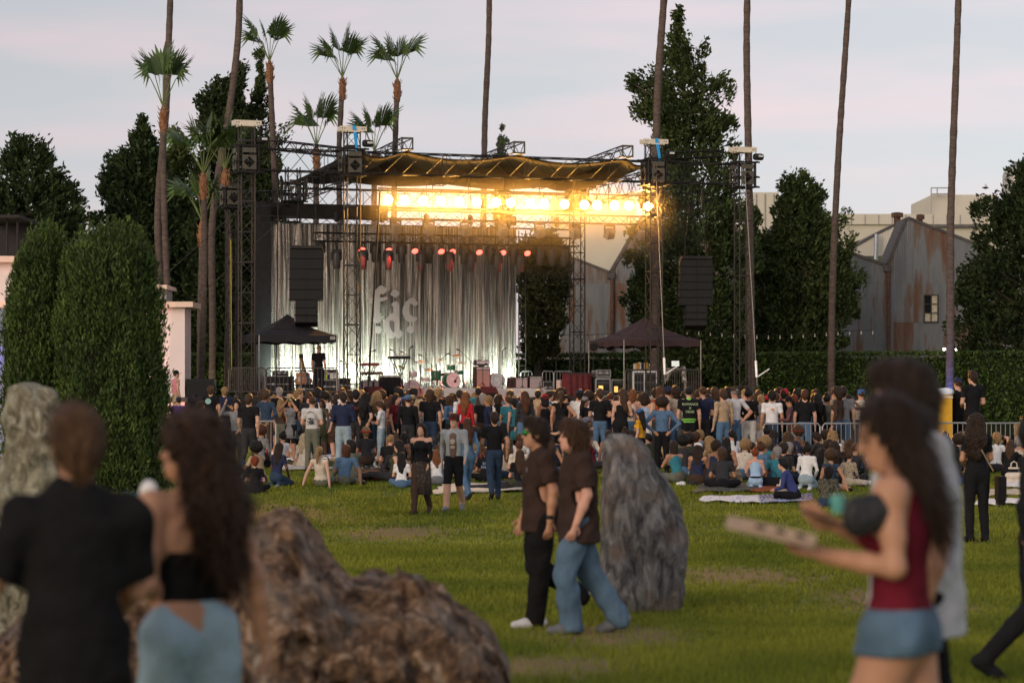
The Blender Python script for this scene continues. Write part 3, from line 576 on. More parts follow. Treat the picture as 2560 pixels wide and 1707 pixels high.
def low_rock():
    d = 13.5; prof = [(-60, 1690), (60, 1560), (180, 1500), (330, 1470), (470, 1400), (560, 1340), (620, 1315), (650, 1290), (700, 1281), (735, 1276), (760, 1300), (800, 1370), (850, 1432), (880, 1450), (930, 1443), (1005, 1424), (1060, 1445), (1130, 1495), (1190, 1545), (1235, 1605), (1262, 1660), (1276, 1700), (1282, 1800), (1285, 1960)]
    pu = [p[0] for p in prof]; pv = [p[1] for p in prof]; loc = Vector((X(640, d), d, gz(d) - .05)); nx, na = 230, 90; V = []
    for i in range(nx):
        u = -60 + (1285 + 60) * i / (nx - 1); top = Z(float(np.interp(u, pu, pv)), d) - loc.z; x = X(u, d) - loc.x; tt = i / (nx - 1); w = (.85 * math.sin(math.pi * min(max(tt, .01), .99)) ** .4) + .12
        for k in range(na):
            a = math.pi * k / (na - 1); y = -w * math.cos(a) * (1.0 + .1 * math.sin(x * 5)); z = max(top, .03) * math.sin(a) ** .62 if 0 < k < na - 1 else -.1
            q = Vector((x, y, z)); dirn = Vector((0, -math.cos(a), math.sin(a) * .6)); fall = 1 if top > .2 else .3
            rg = 1 - abs(mnoise.fractal(Vector((q.x, q.y, q.z * 1.3)) * 1.7 + Vector((9, 2, 4)), 1.0, 2.1, 3)) * 2
            pit = mnoise.fractal(q * 6.5, 1.0, 2.0, 3); fac = 0
            for sc_, am_ in ((2.6, .13), (6.0, .055)):
                w_ = Vector((q.x * sc_, q.y * sc_, q.z * sc_ * 1.25)) + Vector((5, 1, 2)) + .25 * mnoise.noise_vector(q * 5); pc = mnoise.voronoi(w_)[1][0]; tl = mnoise.random_unit_vector if False else mnoise.cell_vector(pc * 7.3); fac += am_ * ((tl - Vector((.5, .5, .5))).dot(w_ - pc) * 1.9 + (tl.x - .5) * .6)
            V.append(q + dirn * fall * (.045 * fbm(q + Vector((3, 7, 1)), 5.0, 6) + .04 * (rg - .45) - .045 * max(0, pit) + fac))
    Fc = [(i * na + k, (i + 1) * na + k, (i + 1) * na + k + 1, i * na + k + 1) for i in range(nx - 1) for k in range(na - 1)]
    me = npmesh('boulder', [tuple(v) for v in V], Fc, rock_mat('brown_stone', [(.022, .014, .010), (.08, .046, .028), (.21, .125, .072), (.42, .32, .235)], 7.0, (1.2, 1.2, 1.2), vein=(.20, .185, .165)), True)
    bm = bmesh.new(); bm.from_mesh(me); bmesh.ops.recalc_face_normals(bm, faces=bm.faces); bm.to_mesh(me); bm.free()
    tag(mobj('boulder', me, None, loc), 'long low rugged brown boulder with two humps lying in the near grass', 'boulder')
low_rock()

# ---- rusty corrugated warehouse (saw-tooth gables)
def rust_mat():
    m = bpy.data.materials.new('rusty_corrugated_iron'); m.use_nodes = True; n, l = m.node_tree.nodes, m.node_tree.links; b = n['Principled BSDF']; b.inputs['Roughness'].default_value = .6; b.inputs['Metallic'].default_value = .25
    t = n.new('ShaderNodeTexCoord'); mpn = n.new('ShaderNodeMapping'); mpn.inputs['Scale'].default_value = (1.1, 1.1, .16); l.new(t.outputs['Object'], mpn.inputs[0])
    oi = n.new('ShaderNodeObjectInfo')
    a = n.new('ShaderNodeTexNoise'); a.inputs['Scale'].default_value = 1.3; a.inputs['Detail'].default_value = 7; a.inputs['Roughness'].default_value = .65; l.new(mpn.outputs[0], a.inputs['Vector'])
    ad = n.new('ShaderNodeMath'); ad.operation = 'MULTIPLY_ADD'; ad.inputs[1].default_value = .16; l.new(oi.outputs['Random'], ad.inputs[0]); l.new(a.outputs[0], ad.inputs[2])
    r = n.new('ShaderNodeValToRGB'); l.new(ad.outputs[0], r.inputs[0]); e = r.color_ramp.elements
    e[0].position = .44; e[0].color = (.15, .155, .16, 1); e[1].position = .80; e[1].color = (.10, .035, .016, 1)
    for p, c in ((.56, (.20, .205, .205)), (.62, (.165, .125, .10)), (.69, (.16, .075, .042))): q = e.new(p); q.color = (*c, 1)
    l.new(r.outputs[0], b.inputs['Base Color']); return m
RUST = rust_mat(); DW = 112.0
def warehouse():
    d = DW; root = empty('warehouse', (X(2250, d), d, gz(d)))
    loc = root.location
    roof = [(1380, 640), (1440, 652), (1527, 686), (1612, 540), (1780, 600), (1895, 660), (1945, 560), (2110, 630), (2218, 668), (2268, 548), (2430, 610), (2600, 672)]
    ru = [p[0] for p in roof]; rv = [p[1] for p in roof]; rz = lambda x: Z(float(np.interp(x / d * F + 1280, ru, rv)), d)
    x0, x1 = X(1390, d), X(2560, d); rows = [0, 3.0, Z(806, d), 40]; rows = [0.0, Z(805, d), Z(708, d), 40]; wcol = .92
    k = 0; x = x0
    while x < x1:
        xe = min(x + wcol, x1)
        for j in range(3):
            n = 12; V = []; xx = np.linspace(x - .02, xe + .02, n * 2 + 1)
            ok = False
            for i, q in enumerate(xx):
                zt = min(rows[j + 1] + .04, rz(q)); zb = rows[j] - .02
                if zt > zb + .05: ok = True
                zt = max(zt, zb); yy = -.045 * (i % 2) - .012 * j
                V += [(q, yy, zb), (q, yy, zt)]
            if not ok: continue
            Fc = [(2 * i, 2 * i + 2, 2 * i + 3, 2 * i + 1) for i in range(2 * n)]
            V = np.array(V) - np.array([loc.x, 0, loc.z]); mobj('corrugated_sheet', npmesh('corrugated_sheet', V, Fc, RUST), root)
        x = xe; k += 1
    # structure behind the sheets, roof trims and roof slopes
    mb = MB(); pts = [(X(u, d) - loc.x, .05, Z(v, d) - loc.z - .03) for u, v in roof]
    for a, b in zip(pts[:-1], pts[1:]): mb.prism([(a[0], .05, -.5), (b[0], .05, -.5), (b[0], .05, b[2]), (a[0], .05, a[2])], (0, 2.2, 0))
    mb.obj('inner_wall', mat('warehouse_core', (.10, .085, .075), rough=.9), root)
    trim = mat('roof_trim', (.09, .075, .068), rough=.7, var=.3)
    for a, b in zip(pts[:-1], pts[1:]):
        A, B = Vector((a[0], -.12, a[2] + .03)), Vector((b[0], -.12, b[2] + .03)); mb = MB(); nrm = (B - A).cross(Vector((0, 1, 0))).normalized() * .13
        if nrm.z < 0: nrm = -nrm
        mb.prism([A, B, B + nrm, A + nrm], (0, 2.5, 0)); mb.obj('roof_slope', trim, root)
    # valley gutters with down pipes
    for u, v in ((1527, 690), (2217, 672)):
        gx, gzv = X(u, d) - loc.x, Z(v, d) - loc.z
        MB().box((gx, -.14, gzv + .02), (.34, .22, .3)).obj('gutter_box', trim, root); MB().tube((gx + .06, -.14, gzv), (gx + .06, -.14, 0.3), .09, n=8).obj('down_pipe', mat('rusty_pipe', (.11, .055, .035), rough=.8, var=.4), root)
    # window with panes
    wx0, wx1, wz0, wz1 = X(2310, d) - loc.x, X(2344, d) - loc.x, Z(805, d) - loc.z, Z(738, d) - loc.z
    fr = MB(); cxw, czw = (wx0 + wx1) / 2, (wz0 + wz1) / 2; W_, H_ = wx1 - wx0, wz1 - wz0
    for sx in (-1, 0, 1): fr.box((cxw + sx * W_ / 2, -.09, czw), (.045, .06, H_ + .045 - (.02 if sx == 0 else 0)))
    for q in range(4): fr.box((cxw, -.095, wz0 + H_ * q / 3), (W_, .045, .045))
    win = fr.obj('window', mat('window_iron', (.05, .045, .035), rough=.7), root)
    pm = [mat('pane_dark', (.015, .015, .016), rough=.15, spec=.6), mat('pane_pale', (.55, .48, .34), rough=.2, spec=.6)]
    for i in range(2):
        for q in range(3): MB().box((cxw + (i - .5) * W_ / 2, -.075, wz0 + H_ * (q + .5) / 3), (W_ / 2 - .05, .01, H_ / 3 - .05)).obj('pane', pm[1 if (i == 1 or q == 0) else 0], win)
    # louvre
    lv = MB(); lx, lz = X(2123, d) - loc.x, Z(690, d) - loc.z
    for q in range(6): lv.box((lx, -.08, lz + q * .09 - .25), (.45, .05, .06))
    lv.obj('louvre', mat('louvre_iron', (.10, .05, .03), rough=.8), root)
    tag(root, 'rusty grey corrugated iron warehouse with saw-tooth gables', 'warehouse')
warehouse()
BEIGE = mat('beige_render', (.52, .47, .37), rough=.9, var=.06, scale=.6); BEIGE2 = mat('beige_panel', (.56, .51, .41), rough=.9, var=.05, scale=.8)
def big_building():
    d = 150; root = empty('factory_building', (X(2000, d), d, gz(d))); L = root.location
    def blk(name, u0, u1, v0, v1, dd, dep, m): a = MB(); x0, x1 = X(u0, dd), X(u1, dd); z1, z0 = Z(v0, dd), Z(v1, dd); a.box(((x0 + x1) / 2 - L.x, dd + dep / 2 - L.y, (z0 + z1) / 2 - L.z), (x1 - x0, dep, z1 - z0)); return a.obj(name, m, root)
    blk('wall', 1380, 2640, 560, 1010, 150, 14, BEIGE)
    blk('wall', 1380, 1590, 490, 566, 153, 9, BEIGE2)
    blk('parapet', 2055, 2470, 535, 561, 149.8, .5, BEIGE2); blk('parapet', 1880, 1948, 481, 600, 149.5, 8, BEIGE2); blk('parapet', 2470, 2640, 520, 561, 149.7, .5, BEIGE2)
    blk('penthouse', 2330, 2492, 487, 536, 152, 8, BEIGE2)
    for u in list(range(2060, 2470, 34)): blk('panel_joint', u, u + 1.4, 537, 560, 149.75, .1, mat('joint_grey', (.30, .27, .22)))
    for u in (1890, 1912, 1934): blk('panel_joint', u, u + 1.2, 484, 598, 149.4, .1, mat('joint_grey'))
    blk('painted_shadow', 2340, 2470, 561, 568, 149.7, .2, mat('shadow_dark', (.12, .11, .10)))  # solid dark strip under the parapet, shadow put in as colour
    lr = MB(); dd = 151.5
    for (u0, v0, u1, v1) in ((2328, 470, 2328, 537), (2343, 470, 2343, 490), (2328, 470, 2372, 470), (2328, 485, 2372, 485), (2372, 470, 2372, 490)): lr.tube(P(u0, v0, dd) - L, P(u1, v1, dd) - L, .04, n=5)
    lr.obj('roof_rail', mat('rail_grey', (.35, .33, .3), rough=.5), root)
    tag(root, 'large pale beige factory block rising behind the rusty warehouse', 'building')
    # steep white roof light between the two gables
    r2 = empty('shed', (X(2210, 122), 122, gz(122))); M0 = r2.location; a = MB(); dd = 122
    a.prism([P(2142, 614, dd) - M0, P(2142, 640, dd) - M0, P(2262, 640, dd) - M0, P(2262, 552, dd) - M0, P(2190, 588, dd) - M0], (0, 5, 0)); a.box((0, 2.5, 3), (2.2, 4.6, 6.6))
    a.obj('wall', mat('white_corrugated', (.58, .53, .43), rough=.7, var=.1, scale=3, stretch=(6, 1, .3)), r2)
    MB().prism([P(2140, 616, dd - .1) - M0, P(2190, 587, dd - .1) - M0, P(2264, 550, dd - .1) - M0, P(2264, 546, dd - .1) - M0, P(2190, 583, dd - .1) - M0, P(2139, 612, dd - .1) - M0], (0, 5.3, 0)).obj('roof_trim', mat('roof_trim'), r2)
    MB().tube(P(2191, 585, dd - .4) - M0, P(2189, 655, dd - .4) - M0, .1, n=8).obj('flue', mat('flue_grey', (.30, .33, .36), rough=.4, metal=.4), r2)
    tag(r2, 'small cream corrugated roof shed wedged between the rusty gables', 'shed')
    for u, v0, v1, r, nm, lb in ((2243, 531, 560, .2, 'roof_vent', 'rusty mushroom vent on the factory roof beside the gable peak'), (2301, 536, 560, .14, 'roof_vent', 'dark conical vent on the factory roof right of the gable peak')):
        dd = 118; o = empty(nm, P(u, 640, dd)); hh = Z(v0, dd) - Z(640, dd)
        MB().lathe((0, 0, 0), [(r * .8, 0), (r * .8, hh - .25), (r * 1.45, hh - .24), (r * 1.45, hh - .03), (r * .6, hh)], 12).obj('pipe', mat('rusty_pipe'), o); MB().box((0, 0, -.1), (.6, .6, .3)).obj('curb', mat('rusty_pipe'), o); tag(o, lb, 'vent', 'vents on the factory roof')
    # round tank
    dd = 150; o = empty('storage_tank', (X(2545, dd), dd, gz(dd))); t = o.location
    MB().lathe((0, 0, 0), [(.95, 0), (.95, Z(440, dd) - t.z), (.9, Z(432, dd) - t.z), (.2, Z(408, dd) - t.z)], 24).obj('shell', mat('tank_steel', (.42, .40, .37), rough=.45, metal=.3), o); tag(o, 'round pale steel tank top behind the dark conifer', 'tank')
big_building()
def wall_box(name, u0, u1, v0, v1, dd, dep, m, root):
    L = root.location; x0, x1, z1, z0 = X(u0, dd), X(u1, dd), Z(v0, dd), max(Z(v1, dd), gz(dd)); a = MB(); a.box(((x0 + x1) / 2 - L.x, dd + dep / 2 - L.y, (z0 + z1) / 2 - L.z), (x1 - x0, dep, z1 - z0)); return a.obj(name, m, root)
def pale_building():
    wm = mat('pink_lit_render', (.80, .66, .62), rough=.85, var=.04, scale=1.0); dd = 84; root = empty('pavilion', (X(300, dd), dd, gz(dd)))  # rosy light on the white walls is put into their render colour
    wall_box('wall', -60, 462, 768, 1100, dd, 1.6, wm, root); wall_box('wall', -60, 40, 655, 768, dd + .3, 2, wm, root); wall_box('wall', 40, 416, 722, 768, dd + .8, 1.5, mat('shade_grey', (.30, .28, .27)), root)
    wall_box('roof_ledge', -60, 482, 754, 767.6, dd - .35, 2.2, mat('coral_ledge', (.78, .56, .44), rough=.8, var=.05), root); wall_box('roof_ledge', -60, 42, 640, 655, dd - .2, 3, mat('coral_ledge'), root); wall_box('roof_ledge', 40, 417, 712, 722, dd + .4, 2.4, mat('coral_ledge'), root)
    fr = MB(); L = root.location; 
    for u in (-30, 18, 44): fr.tube(P(u, 640, dd) - L, P(u, 548, dd) - L, .045, n=6)
    fr.box(P(0, 543, dd) - L + Vector((0, 1.5, 0)), (1.55, 4, .1)); fr.box(P(-5, 590, dd) - L + Vector((0, 3, 0)), (1.3, .1, 1.3)); fr.obj('roof_booth', mat('booth_black', (.02, .016, .016), rough=.7), root)
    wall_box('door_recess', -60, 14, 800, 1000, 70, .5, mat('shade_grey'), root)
    tag(root, 'white rendered pavilion with painted rosy light and coral roof ledge behind the junipers', 'building')
    r2 = empty('side_booth', (X(-40, 60), 60, gz(60))); wall_box('wall', -90, 11, 866, 1240, 60, 3, mat('lilac_wall', (.30, .29, .42), rough=.7, var=.1, scale=2), r2); wall_box('roof_panel', -90, 15, 770, 866, 60.2, 3, mat('grey_green_panel', (.20, .21, .20)), r2)
    tag(r2, 'lilac grey booth wall at the edge beside the juniper', 'booth')
pale_building()
# ================================================================ STAGE
SA = Vector((-9.0, 82.0, 0)); E1 = Vector((.947, .321, 0)).normalized(); E2 = Vector((-E1.y, E1.x, 0)); SRZ = math.atan2(E1.y, E1.x)
SG = gz(86)
def S(t, b, z): return SA + E1 * t + E2 * b + Vector((0, 0, z))
def tu(u, b):                              # stage coordinate t seen at photo column u for setback b
    k = (u - 1280) / F; o = SA + E2 * b
    return (k * o.y - o.x) / (E1.x - k * E1.y)
def SZ(v, t, b): return Z(v, S(t, b, 0).y)
IRON = mat('rig_black_steel', (.018, .015, .013), rough=.5, var=.3, scale=3, metal=.3); IRON2 = mat('rig_brown_steel', (.045, .037, .029), rough=.55, var=.25, scale=3, metal=.3)
BLACK = mat('stage_black', (.012, .011, .011), rough=.75, var=.3); PLATE = mat('sleeve_plate', (.08, .07, .052), rough=.55, var=.15)
CREAM = mat('cream_beam', (.62, .54, .42), rough=.6, var=.08); STRAP = mat('blue_strap', (.02, .30, .62), rough=.7, var=.15)
def truss_mb(mb, a, b, w, h, r=.024, bay=.6, lr=.014, wdir=None):
    """box truss between the bottom-centre points a and b (four chords, zig-zag lacing, end frames)"""
    a, b = Vector(a), Vector(b); ax = (b - a); L = ax.length; ax.normalize()
    up = Vector((0, 0, 1)) if abs(ax.z) < .9 else E2.copy()
    side = (wdir or ax.cross(up)).normalized(); up = side.cross(ax).normalized()
    cn = [side * s * w / 2 + up * z for s in (-1, 1) for z in (0, h)]
    for c in cn: mb.tube(a + c, b + c, r, n=5)
    n = max(2, int(round(L / bay))); pairs = [(0, 1), (2, 3), (0, 2), (1, 3)]
    for i in range(n):
        p, q = a + ax * (L * i / n), a + ax * (L * (i + 1) / n)
        for k, (i0, i1) in enumerate(pairs):
            if (i + k) % 2: i0, i1 = i1, i0
            mb.tube(p + cn[i0], q + cn[i1], lr, n=4, cap=False)
        if i % 4 == 0 or i == n - 1:
            e = p if i % 4 == 0 else q
            for i0, i1 in pairs: mb.tube(e + cn[i0], e + cn[i1], lr * 1.2, n=4, cap=False)
    return mb
def truss(label, a, b, w, h, group='roof and lighting trusses', bay=.6, m=None, name='truss', **kw):
    o = empty(name, a); mb = truss_mb(MB(), (0, 0, 0), Vector(b) - Vector(a), w, h, bay=bay, **kw); mb.obj('frame', m or IRON, o)
    return tag(o, label, 'truss', group)
ZB, ZT = 9.35, 10.08
def tower(label, t, b, ztop, zs=(9.25, 10.15), w=.46, strap=False, beam=True, sleeve=True, m=None, lean=0):
    base = S(t, b, SG); o = empty('stage_tower', base, SRZ); mb = MB(); m = m or IRON2
    H = ztop - SG
    for sx in (-1, 1):
        for sy in (-1, 1): mb.tube((sx * w / 2, sy * w / 2, 0), (sx * w / 2, sy * w / 2, H), .026, n=6)
    n = int(H / .5)
    for i in range(n):
        z0, z1 = H * i / n, H * (i + 1) / n
        for (x0, y0, x1, y1) in ((-1, -1, 1, -1), (1, -1, 1, 1), (1, 1, -1, 1), (-1, 1, -1, -1)):
            if i % 2: x0, y0, x1, y1 = x1, y1, x0, y0
            mb.tube((x0 * w / 2, y0 * w / 2, z0), (x1 * w / 2, y1 * w / 2, z1), .013, n=4, cap=False)
            if i % 2 == 0: mb.tube((x0 * w / 2, y0 * w / 2, z0), (x1 * w / 2, y1 * w / 2, z0), .018 if i % 4 else .032, n=4, cap=False)
    mb.obj('mast', m, o)
    MB().box((0, 0, .06), (1.1, 1.1, .12)).obj('base_plate', BLACK, o)
    if sleeve:
        z0, z1 = zs[0] - SG, zs[1] - SG; mb = MB(); ww = w + .22
        for k in (-1.5, -.9, .9, 1.5):
            for y in (-1, 1): mb.tube((k * ww / 3, y * ww / 2 * 1.05, z0), (k * ww / 3, y * ww / 2 * 1.05, z1), .026, n=5); mb.tube((y * ww / 2 * 1.05, k * ww / 3, z0), (y * ww / 2 * 1.05, k * ww / 3, z1), .026, n=5)
        for z in (z0, (z0 * .6 + z1 * .4), z1):
            for y in (-1, 1): mb.box((0, y * ww / 2 * 1.02, z), (ww * 1.5, .05, .06)); mb.box((y * ww / 2 * 1.02, 0, z), (.05, ww * 1.5, .06))
        sl = mb.obj('sleeve_block', IRON, o)
        for fy, fx in ((-1, 0), (0, -1)):
            pl = MB(); c = .2; zc = z0 + .33; hs = .24
            quad = [(-hs, -hs), (hs, -hs), (hs, hs), (-hs, hs)]; dia = [(0, -c), (c, 0), (0, c), (-c, 0)]
            f = (lambda a, bz: (a, -ww / 2 - .09, zc + bz)) if fy else (lambda a, bz: (-ww / 2 - .09, a, zc + bz))
            off = (0, .03, 0) if fy else (.03, 0, 0)
            for i in range(4):
                q0, q1 = quad[i], quad[(i + 1) % 4]; d0, d1 = dia[i], dia[(i + 1) % 4]
                pl.prism([f(*q0), f(*d0), f(*q1)], off); 
                pl.prism([f(*d0), f(*d1), f(*q1)], off)
            pl.box((0, -ww / 2 - .075, z0 + .73) if fy else (-ww / 2 - .075, 0, z0 + .73), (.46, .03, .16) if fy else (.03, .46, .16)); pl.obj('guide_plate', PLATE, o)
    if beam:
        bm = MB(); bm.box((0, -.17, H + .08), (.95, .06, .16)); bm.box((0, .17, H + .08), (.95, .06, .16)); bm.box((0, 0, H - .02), (.62, .5, .05)); be = bm.obj('top_beam', CREAM, o)
        hb = MB()
        for x in (-.39, -.31, .31, .39): hb.tube((x, -.205, H + .08), (x, -.19, H + .08), .02, n=8)
        hb.obj('bolt_hole', BLACK, be)
        ch = MB(); ch.tube((-.44, -.17, H), (-.44, -.17, zs[1] - SG), .012, n=4); ch.tube((.44, -.17, H), (.44, -.17, zs[1] - SG + .2), .012, n=4); ch.obj('hoist_chain', IRON, o)
        hm = MB(); hm.lathe((.3, -.3, zs[1] - SG + .2), [(.1, 0), (.13, .06), (.13, .3), (.1, .36)], 10, (1, 0, 0)); hm.box((.52, -.43, zs[1] - SG + .22), (.22, .02, .1)); hh = hm.obj('hoist_motor', BLACK, o)
        MB().box((.52, -.442, zs[1] - SG + .22), (.18, .006, .07)).obj('maker_plate', mat('plate_white', (.6, .6, .58)), hh)
    if strap:
        st = MB(); x0 = .02
        st.prism([(x0 - .06, -.215, H + .17), (x0 + .06, -.215, H + .17), (x0 + .12, -.36, zs[1] - SG - .1), (x0 + .02, -.36, zs[1] - SG - .1)], (0, .012, 0)); st.box((x0, 0, H + .175), (.12, .42, .012)); st.obj('ratchet_strap', STRAP, o)
    return tag(o, label, 'tower', 'stage roof towers')
TB, TC, TD = tu(880, 0), tu(1635, 0), tu(1857, 0)
tower('steel stage tower next to the palms with black speaker array hung beside it', 0, 0, 10.85)
tower('steel stage tower carrying a blue strap, standing in front of the silver curtain', TB, 0, 10.78, strap=True)
tower('steel stage tower with long blue strap beside the brightest end lamp', TC, 0, 10.72, strap=True)
tower('steel stage tower against the palm trunk, outermost beyond the second speaker array', TD, 0, 10.55)
tower('rear steel tower left of the silver curtain under the black canopy', TB - .02, 8.6, 10.3, zs=(9.0, 9.7), beam=False, m=IRON)
tower('rear steel tower between silver curtain and warehouse with blue strap', TC, 7.95, 10.35, zs=(8.9, 9.7), strap=True)
tower('low outrigger tower tight behind the outermost speaker tower by the palms', -.1, 1.9, 8.9, zs=(8.2, 8.85), beam=False, m=IRON, w=.36)
truss('long front roof truss with open zig-zag lacing across the stage', S(TB + .3, 0, ZB), S(TC - .3, 0, ZB), .5, ZT - ZB, bay=.75)
truss('short front truss joining the outermost tower by the palms to the stage', S(.3, 0, ZB), S(TB - .3, 0, ZB), .5, ZT - ZB, bay=.62)
truss('short front truss carrying the speaker array before the huge conifer', S(TC + .3, 0, ZB), S(TD - .3, 0, ZB), .5, ZT - ZB, bay=.58)
truss('side roof truss running back from the strapped tower near the silver curtain', S(TB, .4, 9.1), S(TB - .05, 8.3, 9.0), .5, .66)
truss('side roof truss running back beside the amber lamps to the rear tower', S(TC, .4, 9.1), S(TC, 7.6, 9.0), .5, .66)
truss('rear roof truss above the silver curtain', S(TB + .2, 8.4, 8.85), S(TC - .2, 8.0, 8.85), .5, .65)
truss('short side truss behind the outermost speaker tower', S(0, .3, 8.6), S(-.1, 3.4, 8.3), .4, .5)
truss('rear wing truss behind the black speaker array', S(-.2, 3.4, 8.3), S(TB - .3, 8.4, 8.85), .45, .55)
for i, (u, lb) in enumerate(((1018, 'roof rafter truss with square open end above the first amber lamps'), (1298, 'roof rafter truss with square open end above the middle of the stage'), (1569, 'roof rafter truss with square open end near the bright end lamps'))):
    t = tu(u, -1.0); o = truss(lb, S(t, -1.0, 10.13), S(t - .1, 8.4, 9.75), .4, .38, bay=.5, m=IRON2)
    f = MB(); M3 = Matrix.Rotation(SRZ, 3, 'Z'); zc = .19
    for k in range(4):       # plated end ring
        a = k * math.pi / 2; f.box(M3 @ Vector((.19 * math.cos(a), -.02, zc + .19 * math.sin(a))), (.05 if k % 2 == 0 else .42, .02, .42 if k % 2 == 0 else .05), M=M3)
        f.prism([M3 @ Vector((math.copysign(.2, math.cos(a + .785)), -.035, zc + math.copysign(.2, math.sin(a + .785)))), M3 @ Vector((math.copysign(.09, math.cos(a + .785)), -.035, zc + math.copysign(.2, math.sin(a + .785)))), M3 @ Vector((math.copysign(.2, math.cos(a + .785)), -.035, zc + math.copysign(.09, math.sin(a + .785))))], M3 @ Vector((0, .02, 0)))
    f.obj('end_frame', PLATE, o)
truss('slanted roof edge truss over the palm side of the stage', P(683, 374, 84.5), P(850, 392, 88.5), .36, .32, bay=.45)
truss('spare slanted truss lying on top of the far front truss', S(TC + .35, .2, 10.2), S(TD - .7, .2, 10.38), .3, .22, bay=.5)
# ---- sagging black roof fabric
def roof_fabric():
    tt = [tu(880, -.3) + .15, tu(1018, -.6), tu(1298, -.6), tu(1569, -.6), TC + .1]; nt, nb = 72, 18; V = []
    for j in range(nb + 1):
        b = -.55 + (8.8) * j / nb
        for i in range(nt + 1):
            t = tt[0] + (tt[-1] - tt[0]) * i / nt; k = max(q for q in range(4) if t >= tt[q] - 1e-6); f = (t - tt[k]) / (tt[k + 1] - tt[k])
            z = 10.12 - .26 * math.sin(math.pi * f) * math.sin(math.pi * (j / nb * .9 + .08)) - .12 * math.sin(math.pi * f) - .3 * j / nb
            V.append(S(t, b + .25 * math.sin(math.pi * f) * (1 - j / nb) * 2, z))
    Fc = [(j * (nt + 1) + i, j * (nt + 1) + i + 1, (j + 1) * (nt + 1) + i + 1, (j + 1) * (nt + 1) + i) for j in range(nb) for i in range(nt)]
    o = mobj('stage_roof', npmesh('stage_roof', V, Fc, mat('roof_fabric', (.012, .010, .008), rough=.85, var=.2, scale=2), True)); tag(o, 'sagging black fabric stage roof stretched between the rafters', 'roof')
    md = o.modifiers.new('s', 'SOLIDIFY'); md.thickness = .02
roof_fabric()

# ---- deck, wings and riser
DECK = 1.65
def sbox(name, t0, t1, b0, b1, z0, z1, m, parent=None, loc=None):
    mb = MB(); c = S((t0 + t1) / 2, (b0 + b1) / 2, (z0 + z1) / 2); mb.box(c - (parent.location if parent else Vector()), (t1 - t0, b1 - b0, z1 - z0), SRZ); return mb.obj(name, m, parent)
dk = empty('stage_deck', S(8, 4, SG)); 
sbox('deck_plate', 1.8, TC + .8, 1.0, 9.6, DECK - .2, DECK, mat('deck_black', (.03, .025, .022), rough=.6), dk); sbox('front_skirt', 1.9, TC + .7, 1.05, 1.15, SG, DECK - .2, BLACK, dk)
sbox('wing_plate', -2.2, 3.5, -.9, 6.0, DECK - .16, DECK - .003, mat('deck_black'), dk); sbox('wing_skirt', -2.1, 3.4, -.85, -.75, SG, DECK - .16, mat('wing_skirt', (.035, .025, .026), rough=.8), dk)
sbox('wing_plate', TC - .9, TD + .6, .3, 6.0, DECK - .16, DECK - .006, mat('deck_black'), dk); sbox('wing_skirt', TC - .8, TD + .5, .35, .45, SG, DECK - .16, BLACK, dk)
tag(dk, 'black raised concert stage deck with side wings', 'stage')
RZ0 = DECK + .32; tr0, tr1 = tu(1062, 3.0), tu(1362, 3.0)
rs = empty('drum_riser', S((tr0 + tr1) / 2, 4, DECK)); sbox('platform', tr0, tr1, 3.0, 6.6, DECK, RZ0, mat('riser_white', (.55, .50, .46), rough=.7, var=.1), rs); tag(rs, 'low white fronted platform under the drums and amplifiers', 'platform')
rs2 = empty('keyboard_riser', S(tu(900, 3.2), 4, DECK)); sbox('platform', tu(838, 3.0), tu(925, 3.0), 3.0, 5.5, DECK, DECK + .2, mat('riser_white'), rs2); tag(rs2, 'low platform under the keyboards beside the black draped box', 'platform')

# ---- silver slash curtain
def curtain_mat():
    m = bpy.data.materials.new('silver_foil'); m.use_nodes = True; n, l = m.node_tree.nodes, m.node_tree.links; b = n['Principled BSDF']; b.inputs['Metallic'].default_value = .55; b.inputs['Roughness'].default_value = .4
    t = n.new('ShaderNodeTexCoord'); mpn = n.new('ShaderNodeMapping'); mpn.inputs['Scale'].default_value = (4.5, 4.5, .07); l.new(t.outputs['Object'], mpn.inputs[0])
    a = n.new('ShaderNodeTexNoise'); a.inputs['Scale'].default_value = 6; a.inputs['Detail'].default_value = 3; l.new(mpn.outputs[0], a.inputs['Vector'])
    v = n.new('ShaderNodeTexVoronoi'); v.inputs['Scale'].default_value = 16; mp2 = n.new('ShaderNodeMapping'); mp2.inputs['Scale'].default_value = (1.6, 1.6, .8); l.new(t.outputs['Object'], mp2.inputs[0]); l.new(mp2.outputs[0], v.inputs['Vector'])
    r = n.new('ShaderNodeValToRGB'); l.new(a.outputs[0], r.inputs[0]); r.color_ramp.elements[0].position = .38; r.color_ramp.elements[0].color = (.075, .062, .055, 1); r.color_ramp.elements[1].position = .66; r.color_ramp.elements[1].color = (.52, .455, .40, 1)
    l.new(r.outputs[0], b.inputs['Base Color'])
    mr = n.new('ShaderNodeMapRange'); mr.inputs[1].default_value = .35; mr.inputs[2].default_value = .75; mr.inputs[3].default_value = .34; mr.inputs[4].default_value = .62; l.new(v.outputs['Color'], mr.inputs[0]); l.new(mr.outputs[0], b.inputs['Roughness'])
    bu = n.new('ShaderNodeBump'); bu.inputs['Strength'].default_value = .4; bu.inputs['Distance'].default_value = .1; ad = n.new('ShaderNodeMath'); ad.operation = 'ADD'; l.new(a.outputs[0], ad.inputs[0]); l.new(v.outputs['Distance'], ad.inputs[1]); l.new(ad.outputs[0], bu.inputs['Height']); l.new(bu.outputs[0], b.inputs['Normal']); return m
CB = 7.5; ct0, ct1 = tu(680, CB), tu(1292, CB); CZT = 8.12
